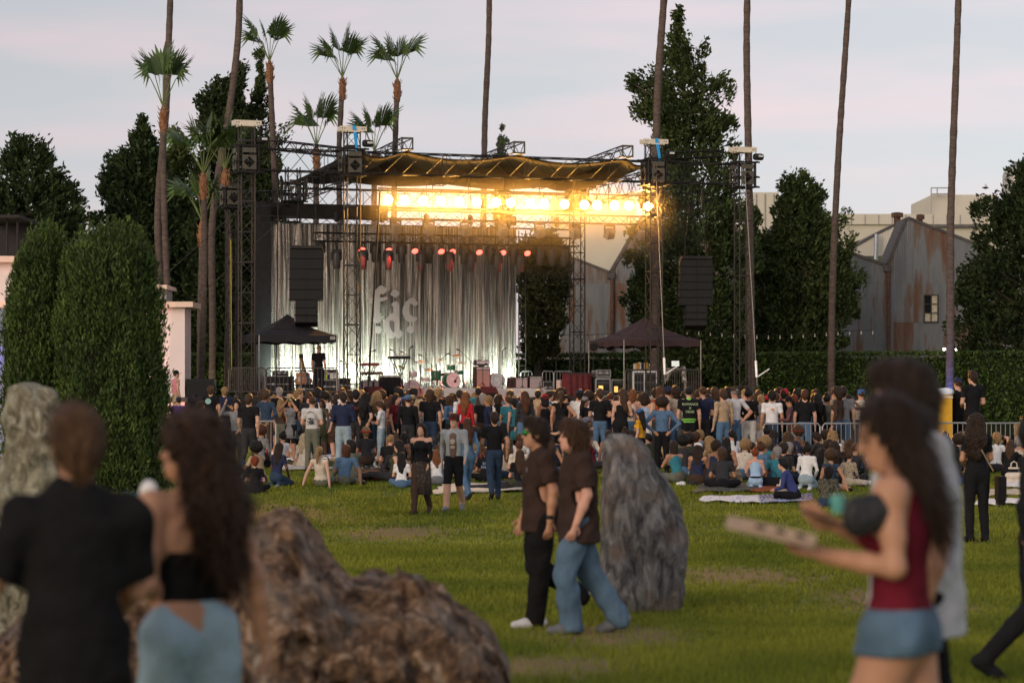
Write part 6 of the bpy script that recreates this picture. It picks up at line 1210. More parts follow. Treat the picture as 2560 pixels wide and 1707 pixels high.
# ---- front row of the standing crowd, picked out
FR_D = 62.5
ROW = [(1722, 960, 0, 'm_stand', 'person in black track top with lime green collar and lettering', dict(skin='fair', hair=('crop', 'black'), top=('tee', 'black'))),
 (1757, 964, 6, 'm_hold', 'person in plain navy t-shirt next to the lime lettered top', dict(skin='fair', hair=('crop', 'brown'), top=('tee', 'navy'))),
 (1787, 968, 60, 'f_hold', 'person in blue denim shirt looking left beside the navy t-shirt', dict(skin='fair', hair=('bob', 'brown'), top=('shirt', 'denim'))),
 (1808, 974, 30, 'm_stand', 'person in beige jacket beside the denim shirt', dict(skin='fair', hair=('short', 'brown'), top=('jacket', 'tan'))),
 (1837, 962, 35, 'm_hips', 'person in white t-shirt and brown cap with denim jacket over the arm', dict(skin='rosy', hair=('crop', 'grey'), top=('tee', 'white'), hat=('capback', 'brown'), bottom=('trousers', 'denim'))),
 (1872, 972, -20, 'f_hold', 'person in black top and bright white trousers', dict(skin='brown', hair=('bun', 'black'), top=('sweater', 'black'), bottom=('trousers', 'white'))),
 (1930, 978, 0, 'm_stand', 'person in long white t-shirt with orange sun print', dict(skin='tan', hair=('curly', 'black'), top=('tee', 'white'), hat=('beanie', 'red'))),
 (1690, 964, 30, 'm_stand', 'person in cream jacket looking left beside the cream plaid shirt', dict(skin='fair', hair=('mop', 'dark_brown'), top=('jacket', 'beige'))),
 (1670, 968, 0, 'm_stand', 'person in cream plaid shirt and dark cap', dict(skin='fair', hair=('crop', 'dark_brown'), top=('shirt', 'cream'), topmat=PLAID_W, hat=('capback', 'navy'))),
 (1650, 962, 10, 'f_stand', 'person in rust tank top with very long red hair', dict(skin='fair', hair=('long', 'auburn'), top=('tank', 'rust'))),
 (1612, 981, -10, 'f_stand', 'person in pale blue strapless top and white skirt', dict(skin='fair', hair=('bob', 'dark_brown'), top=('strap', 'sky'), bottom=('trousers', 'white'))),
 (1583, 974, -40, 'f_stand', 'person in white camisole with small black backpack', dict(skin='fair', hair=('bob', 'ginger'), top=('strap', 'cream'))),
 (1555, 972, -12, 'f_shift', 'person with long light brown hair and bare back in black trousers', dict(skin='fair', hair=('long', 'brown'), top=('strap', 'black'))),
 (1500, 972, 0, 'm_hold', 'broad person in black t-shirt and blue jeans standing with legs apart', dict(skin='fair', hair=('short', 'brown'), top=('tee', 'black'), bottom=('trousers', 'denim'))),
 (1448, 982, -60, 'f_bend', 'person with wavy blond hair and blue plaid shirt leaning over', dict(skin='fair', hair=('curly_long', 'blond'), top=('shirt', 'denim'), topmat=plaid('plaid_blue', (.07, .07, .12), (.28, .24, .26)))),
 (1402, 978, 0, 'f_hips', 'person in black dress with brown ponytail', dict(skin='tan', hair=('pony', 'brown'), top=('dress', 'black'), bottom=('skirt', 'black'))),
 (1312, 978, 15, 'f_stand', 'person in dark leather jacket and jeans with long auburn hair', dict(skin='fair', hair=('long', 'auburn'), top=('jacket', 'charcoal'), bottom=('trousers', 'denim'))),
 (890, 974, 0, 'm_stand', 'person in black band shirt with red back print', dict(skin='fair', hair=('short', 'black'), top=('tee', 'black'))),
 (915, 984, -50, 'f_hips', 'person in black crop top and short black skirt with curly hair', dict(skin='fair', hair=('curly_long', 'black'), top=('tee', 'black'), bottom=('skirt', 'black'))),
 (942, 980, 0, 'f_stand', 'person in black with long wavy blond hair', dict(skin='fair', hair=('curly_long', 'blond'), top=('tee', 'charcoal'))),
 (990, 985, -120, 'f_stand', 'person in brown vest with dark auburn hair facing sideways', dict(skin='fair', hair=('long', 'dark_brown'), top=('tee', 'maroon'))),
 (1020, 988, 10, 'm_stand', 'person in black jacket and blue grey cap', dict(skin='fair', hair=('crop', 'brown'), top=('jacket', 'black'), hat=('capback', 'denim'))),
 (1075, 974, -5, 'm_stand', 'person in black t-shirt with tawny chest print and brown hair', dict(skin='fair', hair=('mop', 'brown'), top=('tee', 'black'))),
 (1150, 975, 50, 'f_hold', 'person in white and red top with dark ponytail', dict(skin='fair', hair=('pony', 'dark_brown'), top=('sweater', 'white'))),
 (1165, 980, -30, 'f_stand', 'person in red patterned jacket with ginger hair', dict(skin='fair', hair=('long', 'ginger'), top=('jacket', 'red'))),
 (1962, 972, 15, 'm_shift', 'person in black and lime top with red white and green beanie', dict(skin='tan', hair=('short', 'black'), top=('jacket', 'black'), hat=('beanie', 'red'))),
 (1985, 986, 10, 'f_stand', 'person with fiery red hair in black shirt by the barrier', dict(skin='fair', hair=('bob', 'red'), top=('tee', 'black'))),
 (2012, 975, 0, 'm_stand', 'person in black t-shirt with red cap by the barrier', dict(skin='fair', hair=('short', 'auburn'), top=('tee', 'black'))),
 (2043, 983, 20, 'f_stand', 'person with long black hair and black blouse by the barrier', dict(skin='tan', hair=('long', 'black'), top=('shirt', 'black'))),
 (2068, 985, -10, 'f_hold', 'person in khaki top with dark bun by the barrier', dict(skin='brown', hair=('bun', 'black'), top=('tee', 'khaki'))),
 (2095, 968, 60, 'f_stand', 'person in brown shirt with cream jacket over the shoulder', dict(skin='tan', hair=('mop', 'dark_brown'), top=('shirt', 'brown'))),
 (2108, 948, 0, 'm_stand', 'tall person in light grey t-shirt above the crowd', dict(skin='fair', hair=('short', 'dark_brown'), top=('tee', 'grey')))]
for i, (u, vh, fc, ps, lb, kw) in enumerate(ROW):
    d = FR_D + (i % 3) * .5; h = Z(vh, d) - gz(d); h = min(max(h, 1.5), 2.0); kw.setdefault('bottom', ('trousers', ['black', 'charcoal', 'dark_denim', 'denim'][i % 4]))
    o = person(Vector((X(u, d), d, gz(d))), h, fc, ps, label=lb, group='front row of the standing crowd', **kw)
    if i == 0:
        lime = mat('lime_print', (.25, .62, .10)); lm2 = mat('pale_lime_print', (.45, .58, .33))
        for k, tx in enumerate(('ROMANCE', 'IS', 'DEAD')): t_ = mobj('lettering', text_mesh(tx, .075, lm2), o, (.02, -.135, 1.36 - .085 * k)); t_.rotation_euler = (R(90), 0, 0)
        c_ = MB(); c_.lathe((0, -.015, 1.46), [(.066, 0), (.06, .05)], 14); c_.obj('collar', lime, o); c_ = MB()
        for k in range(3): c_.lathe((0, 0, .95 + .035 * k), [(.165, 0), (.165, .016)], 16)
        hb = c_.obj('hem_stripe', lime, o); hb.scale = (1, .78, 1)
    if lb.startswith('person in long white'):
        c_ = MB(); c_.lathe((0, -.128, 1.32), [(.035, 0), (.035, .006)], 14, (0, -1, 0)); c_.obj('sun_print', mat('print_orange', (.75, .25, .15)), o)
    if 'backpack' in lb:
        f = Field((-.2, -.35, 1.0), (.2, 0, 1.5), .015); f.ell((0, -.15, 1.22), (.10, .06, .13), 0, 0); mobj('backpack', f.mesh('backpack', [cloth('black')]), o)
    if 'red back print' in lb:
        t_ = mobj('lettering', text_mesh('RMLSK', .08, mat('print_red', (.4, .03, .03))), o, (0, -.135, 1.32)); t_.rotation_euler = (R(90), 0, 0)
# ---- rest of the standing crowd in rows up to the stage
HS = ['short', 'crop', 'long', 'bob', 'bun', 'pony', 'curly', 'mop', 'curly_long', 'afro']; HC = ['black', 'black', 'dark_brown', 'dark_brown', 'brown', 'brown', 'black', 'dark_brown', 'auburn', 'blond', 'grey']; TC_ = ['black', 'black', 'black', 'black', 'charcoal', 'charcoal', 'navy', 'navy', 'grey', 'white', 'brown', 'olive', 'maroon', 'dark_denim', 'denim', 'cream', 'khaki', 'tan', 'teal', 'black']
FEM = {'long', 'bob', 'bun', 'pony', 'curly_long'}
combos = set(); cr = random.Random(77)
def rand_look(sit=False, tries=40):
    for _ in range(tries):
        hs, hc = cr.choice(HS), cr.choice(HC); fem = hs in FEM or (hs in ('curly', 'afro') and cr.random() < .4)
        tk = cr.choice(['tee', 'tee', 'tank', 'strap', 'dress', 'jacket', 'sweater'] if fem else ['tee', 'tee', 'tee', 'shirt', 'jacket', 'hoodie']); tcx = cr.choice(TC_); hat = None
        if cr.random() < .12: hat = (cr.choice(['cap', 'capback', 'beanie', 'bucket', 'straw']), cr.choice(['black', 'navy', 'white', 'tan', 'green', 'red', 'grey', 'blue']))
        key = (hs, hc, tk, tcx) if not hat else (hat, tk, tcx)
        if key not in combos: combos.add(key); break
    sk = cr.choice(['fair', 'fair', 'tan', 'tan', 'brown', 'rosy', 'deep']); bt = ('shorts' if cr.random() < .15 else ('skirt' if fem and cr.random() < .15 else 'trousers'), cr.choice(['black', 'charcoal', 'dark_denim', 'denim', 'pale_denim', 'khaki', 'brown', 'tan']))
    return fem, dict(skin=sk, hair=(hs, hc), top=(tk, tcx), bottom=bt, hat=hat, shoe=cr.choice(['black', 'white', 'grey', 'brown']))
SP_M = ['m_stand', 'm_hold', 'm_shift', 'm_hips', 'm_stand', 'm_up']; SP_F = ['f_stand', 'f_hold', 'f_shift', 'f_hips', 'f_stand', 'f_up']
taken = [(X(u, FR_D + (i % 3) * .5), FR_D + (i % 3) * .5) for i, (u, *_) in enumerate(ROW)]
for o in list(bpy.data.objects):
    if o.name.startswith('person') and o.parent is None: taken.append((o.location.x, o.location.y))
def free(x, y, r): return all((x - a) ** 2 + (y - b) ** 2 > r * r for a, b in taken)
for ri, (d, u0, u1, step) in enumerate(((63.6, 880, 2180, 60), (65.6, 660, 2200, 50), (68.0, 640, 2150, 46), (70.6, 640, 2120, 44), (73.6, 680, 2100, 42))):
    u = u0 + cr.uniform(0, 20)
    while u < u1:
        dd = d + cr.uniform(-.6, .6); x = X(u, dd)
        if free(x, dd, .42):
            fem, kw = rand_look(); h = cr.uniform(1.56, 1.72) if fem else cr.uniform(1.68, 1.88)
            if kw['hair'][0] == 'afro': h -= .03
            fc = cr.gauss(0, 30) if cr.random() < .82 else cr.choice([90, -90, 150, -120])
            person(Vector((x, dd, gz(dd))), h + .06, fc, cr.choice(SP_F if fem else SP_M), place=('deep in the crowd,' if ri > 1 else 'at the crowd edge,') + ' a', group=STAND_F, **kw); taken.append((x, dd))
        u += step * cr.uniform(.75, 1.3)
# ---- stage hand
person(S(tu(797, .6), .6, DECK), 1.80, -25, 'm_stand', skin='fair', hair=('bald', ''), top=('tee', 'black'), bottom=('trousers', 'black'), label='bald stage hand in black t-shirt by the guitar rack', group='stage crew')
person(Vector((X(440, 80), 80, gz(80) + .75)), 1.75, -60, 'm_stand', skin='fair', hair=('crop', 'brown'), top=('tank', 'pink'), bottom=('shorts', 'tan'), hat=('cap', 'black'), label='person in black cap leaning at the pale pavilion corner', group='people at the pavilion')
# ---- people sitting on the lawn that one can pick out: (u, head row, seat row, yaw, pose, label, look)
SIT = [(638, 1146, 1234, 10, 'f_cross', 'seated person with short red hair, black t-shirt and striped red sleeve', dict(hair=('curly', 'red'), top=('tee', 'black'))),
 (692, 1060, 1122, 0, 'f_kneel', 'kneeling person with dusty pink hair in black top', dict(hair=('bob', 'pink'), top=('sweater', 'black'))),
 (722, 1056, 1122, -5, 'f_kneel', 'kneeling person in blue denim jacket with wavy brown hair', dict(hair=('curly', 'brown'), top=('jacket', 'denim'))),
 (536, 1060, 1132, 15, 'm_cross', 'seated person in white t-shirt beside the dotted sundress', dict(hair=('short', 'brown'), top=('tee', 'white'))),
 (757, 1084, 1172, -30, 'f_side2', 'seated person in long cream cardigan with blond hair', dict(hair=('long', 'platinum'), top=('jacket', 'cream'), bottom=('trousers', 'cream'))),
 (743, 1075, 1150, -40, 'm_face', 'seated person in black with black cap behind the cream cardigan', dict(hair=('crop', 'black'), top=('tee', 'black'), hat=('beanie', 'black'))),
 (824, 1074, 1142, 0, 'f_cross', 'seated person in dotted black top with long blond hair', dict(hair=('long', 'blond'), top=('tee', 'charcoal'), topmat=DOTTY, bottom=('trousers', 'dark_denim'))),
 (905, 1068, 1126, -20, 'f_side', 'seated person in black crop top and jeans leaning on one hand', dict(hair=('long', 'brown'), top=('tee', 'black'), bottom=('trousers', 'denim'))),
 (925, 1052, 1108, 5, 'm_cross', 'seated person in charcoal t-shirt with short black hair', dict(hair=('crop', 'black'), top=('tee', 'charcoal'), skin='brown')),
 (988, 1110, 1200, 0, 'm_hunch', 'seated person in grey brown sweater with curly hair beside the red blanket', dict(hair=('curly', 'dark_brown'), top=('sweater', 'charcoal'), bottom=('trousers', 'black'))),
 (1003, 1141, 1220, -10, 'f_cross', 'seated person in white t-shirt and jeans with long black hair', dict(hair=('long', 'black'), top=('tee', 'white'), bottom=('trousers', 'denim'))),
 (1092, 1132, 1212, 5, 'f_kup', 'seated person with waist long ginger hair and white top', dict(hair=('long', 'ginger'), top=('tee', 'white'), bottom=('trousers', 'grey'))),
 (1012, 1056, 1120, -45, 'm_lean', 'seated person in black t-shirt and black cap leaning back', dict(hair=('crop', 'grey'), top=('tee', 'black'), hat=('cap', 'black'))),
 (1000, 1082, 1150, 8, 'f_cross', 'seated person in black with straight chestnut hair', dict(hair=('long', 'auburn'), top=('sweater', 'black'))),
 (1095, 1054, 1115, 170, 'f_cross', 'seated person with dark curls facing the camera', dict(hair=('curly_long', 'black'), top=('tank', 'charcoal'))),
 (1192, 1118, 1192, 0, 'f_hunch', 'seated person in deep red sweater with blond hair', dict(hair=('bun', 'blond'), top=('sweater', 'maroon'), bottom=('trousers', 'maroon'))),
 (1215, 1130, 1205, 0, 'm_hunch', 'seated person in black shirt with pale lettering on the back', dict(hair=('short', 'auburn'), top=('tee', 'black'))),
 (1262, 1160, 1226, -75, 'm_prone', 'bald person in dark green sweater lying propped on elbows', dict(hair=('bald', ''), top=('sweater', 'olive'), bottom=('trousers', 'charcoal'))),
 (1300, 1124, 1226, 0, 'f_cross', 'seated person in black t-shirt with straight long brown hair behind the brown shirts', dict(hair=('long', 'brown'), top=('tee', 'black'))),
 (1285, 1055, 1118, -10, 'f_cross', 'seated person in light blue tank top with brown hair', dict(hair=('long', 'dark_brown'), top=('tank', 'sky'))),
 (1310, 1068, 1135, 0, 'm_cross', 'seated person in navy t-shirt with dark cap', dict(hair=('short', 'brown'), top=('tee', 'navy'), hat=('capback', 'maroon'))),
 (1280, 1050, 1108, 60, 'm_cross', 'seated person in grey bucket hat with red drink', dict(hair=('short', 'brown'), top=('tee', 'grey'), hat=('bucket', 'grey'))),
 (1565, 1044, 1108, -40, 'm_cross', 'seated person in straw hat and black shirt behind the mustard t-shirt', dict(hair=('crop', 'brown'), top=('tee', 'black'), hat=('straw', 'beige'))),
 (1710, 1087, 1162, -20, 'm_lean', 'seated person in plain black t-shirt leaning back beside the denim jacket', dict(hair=('short', 'dark_brown'), top=('tee', 'black'), bottom=('trousers', 'denim'))),
 (1745, 1112, 1200, -25, 'f_hunch', 'seated person in black sleeveless top with dark auburn ponytail', dict(hair=('pony', 'auburn'), top=('tank', 'black'), bottom=('trousers', 'pale_denim'))),
 (1767, 1098, 1172, -15, 'f_cross', 'seated person in tan tank top with chestnut hair', dict(hair=('long', 'auburn'), top=('tee', 'tan'))),
 (1806, 1121, 1226, -5, 'm_hunch', 'seated person in dark brown grey t-shirt with shaggy hair, cross legged', dict(hair=('mop', 'brown'), top=('tee', 'charcoal'), bottom=('trousers', 'black'))),
 (1889, 1121, 1224, 0, 'f_kneel', 'kneeling person in pale blue strapless top and black belt with red bun', dict(hair=('bun', 'red'), top=('strap', 'sky'), bottom=('trousers', 'sky'), skin='rosy')),
 (1832, 1091, 1165, 10, 'f_cross', 'seated person in brown tank top with long black waves', dict(hair=('curly_long', 'black'), top=('strap', 'brown'))),
 (1892, 1106, 1190, 20, 'm_hunch', 'seated person in dark t-shirt with short brown hair behind the red bun', dict(hair=('short', 'dark_brown'), top=('tee', 'charcoal'))),
 (1990, 1146, 1254, 70, 'm_hunch', 'seated person in bright navy sweatshirt searching a cream bag', dict(hair=('short', 'black'), top=('sweater', 'navy'), bottom=('trousers', 'black'), topmat=mat('navy_bright', (.035, .045, .15), rough=.9, var=.15, bump=.3))),
 (2062, 1165, 1268, -35, 'm_side', 'seated person in camouflage jacket with black hair', dict(hair=('mop', 'black'), top=('jacket', 'olive'), topmat=CAMO)),
 (2122, 1128, 1216, -35, 'f_side2', 'seated person in leopard print blouse with brown bun', dict(hair=('bun', 'brown'), top=('sweater', 'beige'), topmat=LEO, bottom=('trousers', 'beige'))),
 (2096, 1068, 1152, 80, 'm_kup', 'seated person in grey t-shirt and white bucket hat hugging the knees', dict(hair=('crop', 'brown'), top=('tee', 'charcoal'), hat=('bucket', 'white'), bottom=('shorts', 'navy'))),
 (1892, 1061, 1128, -10, 'm_lean', 'seated person in white t-shirt and tan cap leaning back', dict(hair=('crop', 'brown'), top=('tee', 'white'), hat=('capback', 'tan'))),
 (1934, 1078, 1150, 0, 'f_cross', 'seated person in black and white striped sweater with platinum hair', dict(hair=('bob', 'platinum'), top=('sweater', 'black'), topmat=STRIPE)),
 (1817, 1076, 1140, -10, 'f_hunch', 'seated person in slate blue sweater with platinum hair', dict(hair=('bob', 'platinum'), top=('sweater', 'dark_denim'))),
 (2060, 1068, 1140, -30, 'f_cross', 'seated person in pink and green striped top with black afro', dict(hair=('afro', 'black'), top=('sweater', 'pink'), skin='brown', topmat=stripes('stripe_pink_green', (.55, .05, .12), (.08, .35, .10), 60))),
 (1845, 1054, 1112, 60, 'm_hunch', 'seated person in white shirt and bright blue cap bowed forward', dict(hair=('crop', 'grey'), top=('shirt', 'white'), hat=('cap', 'blue'))),
 (1725, 1056, 1118, 60, 'm_face', 'seated person in black with backward tan cap resting face on hand', dict(hair=('crop', 'brown'), top=('tee', 'black'), hat=('capback', 'cream'))),
 (1757, 1055, 1120, -20, 'm_cross', 'seated person in bright blue shirt and white cap', dict(hair=('crop', 'brown'), top=('tee', 'blue'), hat=('cap', 'white'))),
 (1752, 1068, 1135, -45, 'm_cross', 'seated grey haired person in dark shirt turned to the side', dict(hair=('crop', 'grey'), top=('shirt', 'charcoal'), skin='rosy')),
 (1778, 1052, 1112, -60, 'f_cross', 'seated person with long black hair in profile behind the blond heads', dict(hair=('long', 'black'), top=('tee', 'black'))),
 (1808, 1048, 1108, -60, 'm_cross', 'seated person in black with tan cap looking right', dict(hair=('crop', 'brown'), top=('tee', 'black'), hat=('cap', 'tan'))),
 (1903, 1054, 1116, 10, 'f_cross', 'seated person with magenta hair', dict(hair=('long', 'pink'), top=('tee', 'maroon'))),
 (1930, 1055, 1120, 0, 'f_cross', 'seated person with purple hair', dict(hair=('bob', 'purple'), top=('tee', 'purple'))),
 (1985, 1116, 1190, 0, 'f_cross', 'seated person in white blouse with brown pony tail near the navy sweatshirt', dict(hair=('pony', 'brown'), top=('tee', 'white'))),
 (2015, 1128, 1200, 10, 'm_cross', 'seated person in black hoodie with white back lettering', dict(hair=('short', 'black'), top=('hoodie', 'black'))),
 (2052, 1138, 1205, -50, 'f_cross', 'seated person in black with black hair in profile behind the camouflage jacket', dict(hair=('long', 'black'), top=('sweater', 'black'), skin='brown')),
 (2035, 1072, 1140, 15, 'f_cross', 'seated person in white shirt with black stripes and brown hair', dict(hair=('long', 'brown'), top=('tank', 'cream'))),
 (2005, 1053, 1115, -30, 'f_cross', 'seated person with brown hair and brown shirt by the barrier foot', dict(hair=('long', 'dark_brown'), top=('tee', 'brown'))),
 (2048, 1052, 1112, -20, 'f_cross', 'seated person in white sweater with dark bun by the barrier foot', dict(hair=('bun', 'black'), top=('sweater', 'white'))),
 (2098, 1036, 1105, -70, 'm_cross', 'seated bald person with glasses in dark shirt by the barrier', dict(hair=('bald', ''), top=('shirt', 'navy'))),
 (345, 1138, 1242, 10, 'f_cross', 'seated person with platinum hair and black top in front of the junipers', dict(hair=('long', 'platinum'), top=('tank', 'black'))),
 (2366, 1078, 1160, 10, 'f_cross', 'seated person with auburn hair and brown top below the red cap', dict(hair=('long', 'auburn'), top=('strap', 'brown'))),
 (2390, 1115, 1215, 0, 'm_cross', 'seated person in black cap beside the long haired person in black', dict(hair=('long', 'black'), top=('tee', 'charcoal'), hat=('capback', 'black'))),
 (2548, 1056, 1150, 15, 'f_cross', 'seated person with long light hair and black top at the far blankets', dict(hair=('long', 'blond'), top=('tee', 'black'))),
 (2180, 1118, 1170, 0, 'f_hunch', 'seated person in tan striped top behind the burgundy tank top', dict(hair=('short', 'brown'), top=('sweater', 'tan'), topmat=stripes('stripe_tan', (.03, .022, .018), (.30, .22, .16), 60)))]
for i, (u, vh, vs, fc, ps, lb, kw) in enumerate(SIT):
    d = gd(vs); p = Vector((X(u, d), d, gz(d))); hh = Z(vh, d) - p.z; top0 = H0[ps][2] + .125; h = min(2.05, max(1.45, 1.755 * hh / top0))
    kw.setdefault('skin', ['fair', 'tan', 'fair', 'rosy', 'tan'][i % 5]); kw.setdefault('bottom', ('trousers', ['black', 'denim', 'charcoal', 'dark_denim'][i % 4]))
    o = person(p, h, fc, ps, label=lb, group='people sitting on the lawn picked out', **kw); taken.append((p.x, p.y))
    if 'striped red sleeve' in lb: set_mat(o, 3, stripes('stripe_red_white', (.30, .015, .02), (.5, .42, .40), 60)); set_mat(o, 2, cloth('black'))
    if 'white back lettering' in lb: t_ = mobj('lettering', text_mesh('IL', .09, cloth('white')), o, (.03, -.10, .50)); t_.rotation_euler = (R(90), 0, 0)
    if 'pale lettering' in lb:
        for k, tx in enumerate(('SOS', 'SWIM')): t_ = mobj('lettering', text_mesh(tx, .11, cloth('sky')), o, (0, -.02 - .04 * (k == 1), .50 - .10 * k)); t_.rotation_euler = (R(75), 0, 0)
    if 'black belt' in lb: b_ = MB(); b_.lathe((0, -.01, .30), [(.150, 0), (.150, .045)], 18); q = b_.obj('belt', cloth('black'), o); q.scale = (1, .75, 1)
    if 'glasses' in lb: g_ = MB(); Hh = Vector(H0[ps]); g_.box(Hh + Vector((-.03, .093, .012)), (.045, .008, .03)); g_.box(Hh + Vector((.03, .093, .012)), (.045, .008, .03)); g_.box(Hh + Vector((0, .05, .016)), (.16, .09, .006)); g_.obj('glasses', BLACK, o)
# more seated people filling the lawn behind them
SS_M = ['m_cross', 'm_hunch', 'm_kup', 'm_lean', 'm_side']; SS_F = ['f_cross', 'f_hunch', 'f_kup', 'f_lean', 'f_side', 'f_kneel', 'f_side2']
for (d0, u0, u1, n) in ((60.8, 1290, 2140, 14), (59.0, 880, 2120, 20), (57.0, 900, 1500, 7), (55.5, 1660, 2140, 9), (53.5, 1680, 2140, 8), (54.5, 880, 1330, 8), (51.5, 1700, 2120, 5), (56.5, 1500, 1760, 5), (53, 620, 900, 4), (56, 2330, 2570, 5), (60, 640, 880, 4), (58, 2300, 2560, 5), (60.5, 2280, 2560, 4)):
    for k in range(n):
        for _ in range(8):
            u = u0 + (u1 - u0) * (k + cr.random()) / n; d = d0 + cr.uniform(-.7, .7); x = X(u, d)
            if free(x, d, .62): break
        else: continue
        fem, kw = rand_look(True)
        if kw['top'][1] == 'black' and cr.random() < .5: kw['top'] = (kw['top'][0], cr.choice(['white', 'cream', 'grey', 'sky', 'beige', 'denim', 'tan', 'white']))
        person(Vector((x, d, gz(d))), cr.uniform(1.58, 1.8), cr.gauss(0, 35), cr.choice(SS_F if fem else SS_M), place='sitting', group=SIT_F, **kw); taken.append((x, d))
# ================================================================ FOREGROUND PEOPLE
def cutfn(f, planes, near=None):
    """planes: (point, normal, axis_a, axis_b, reach): removes the side the normal points to; near the limb axis only when given"""
    def g(D, x, y, z):
        for (p, n, ax, reach) in planes:
            n = nrmz(n); q = (x - p[0]) * n[0] + (y - p[1]) * n[1] + (z - p[2]) * n[2]
            if ax is None: D = np.maximum(D, q)
            else:
                a, b = ax; e = b - a; L2 = e @ e; t = np.clip(((x - a[0]) * e[0] + (y - a[1]) * e[1] + (z - a[2]) * e[2]) / L2, 0, 1)
                dist = np.sqrt((x - a[0] - t * e[0]) ** 2 + (y - a[1] - t * e[1]) ** 2 + (z - a[2] - t * e[2]) ** 2); D = np.where(dist < reach, np.maximum(D, q), D)
        return D
    f.fn(g)
def folds(f, amp, s=1.0, sd=0.0):
    f.fn(lambda D, x, y, z: D + amp * (np.sin(x * 31 * s + z * 17 * s + sd + 2 * np.sin(y * 13)) * .6 + np.sin(z * 38 * s + y * 21 + 1.5 * np.sin(x * 19) + sd * 2) * .5))
HC_ = lambda n, c, v=.16: mat(n, c, rough=.92, var=v, scale=7, bump=.45, bscale=16, spec=.08)
def tee(j, m, hem, name='shirt', infl=.016, loose=1.0, sleeve=True, fold=.006, strap=False, h=.010, sl=.62):
    f = body_field(j, h, only={1, 2, 4} if sleeve else ({1, 4} if not strap else {1}), infl=infl); fw = nrmz(j['fwd']); cr = (.150 if j['fem'] else .168) * loose
    f.cone(j['C'], j['P'] + V3(0, 0, hem - j['P'][2] - .05), cr, cr * (1.0 if loose <= 1.02 else 1.12), 0, .03, (fw, .82)); pl = [(V3(0, 0, hem), V3(0, 0, -1), None, 0)]
    if sleeve:
        for s in 'RL': a, b = j['S' + s], j['E' + s]; e = a + (b - a) * sl; f.cone(a, e, .066, .072 * (1 + (loose - 1) * .8), 0, .03); pl.append((e, b - a, (a + (b - a) * .4, b), .14))
    if strap: pl.append((j['C'] + V3(0, 0, .05), V3(0, -.45, 1), None, 0))
    folds(f, fold, 1.0, hem * 7); cutfn(f, pl); return f.mesh(name, [m])
def trousers(j, m, name='trousers', infl=.016, baggy=0.0, fold=.008, h=.011, waist=1.02):
    f = body_field(j, h, only={5, 6}, infl=infl)
    if baggy:
        for s in 'RL':
            f.cone(j['H' + s] * .7 + j['K' + s] * .3, j['K' + s], .094 + baggy * .5, .075 + baggy, 0, .03); A_ = j['A' + s]; f.cone(j['K' + s], A_ + V3(0, 0, -.02), .07 + baggy, .068 + baggy * 1.15, 0, .03)
    folds(f, fold, .8, 3.1); cutfn(f, [(V3(0, 0, waist), V3(0, 0, 1), None, 0), (V3(0, 0, .022), V3(0, 0, -1), None, 0)]); return f.mesh(name, [m])
def stray_hair(o, hm, m, n, L, wave, loc, rot, sd=1):
    st = np.random.RandomState(sd); N_ = len(hm.vertices); co = np.empty(N_ * 3, np.float32); hm.vertices.foreach_get('co', co); co = co.reshape(-1, 3); no = np.array([v.normal[:] for v in hm.vertices]); ok = np.nonzero((co[:, 1] < .035) | (co[:, 2] > .075))[0]; ix = ok[st.randint(0, len(ok), n)]; p = co[ix]; nn = no[ix]
    dn = np.array([0, 0, -1.0]) + st.normal(size=(n, 3)) * .3; dn[:, 1] -= .35; tg = dn - nn * (dn * nn).sum(1, keepdims=True) + nn * st.uniform(.05, .45, (n, 1)); tg /= np.linalg.norm(tg, axis=1, keepdims=True); sd_ = np.cross(tg, nn); sd_ /= np.linalg.norm(sd_, axis=1, keepdims=True) + 1e-6; ph = st.uniform(0, 6.28, n)[:, None]; LL = L * st.uniform(.5, 1.3, n)[:, None]; K = 7; V = []
    for k in range(K):
        t = k / (K - 1); c = p - nn * .004 + tg * LL * t + sd_ * wave * np.sin(ph + t * 9) * min(1, t * 3) + nn * wave * np.cos(ph + t * 9) * min(1, t * 3) + np.array([0, 0, -1]) * LL * .25 * t * t; w = .0035 * (1 - .75 * t); V.append(np.stack([c - sd_ * w, c + sd_ * w], 1))
    V = np.stack(V, 1).reshape(-1, 3); b = (np.arange(n) * K * 2)[:, None] + (np.arange(K - 1) * 2)[None, :]; Fc = np.stack([b, b + 1, b + 3, b + 2], -1).reshape(-1, 4); q = mobj('stray_hair', npmesh('stray_hair', V, Fc, m), o, loc); q.rotation_euler = rot; q['kind'] = 'stuff'
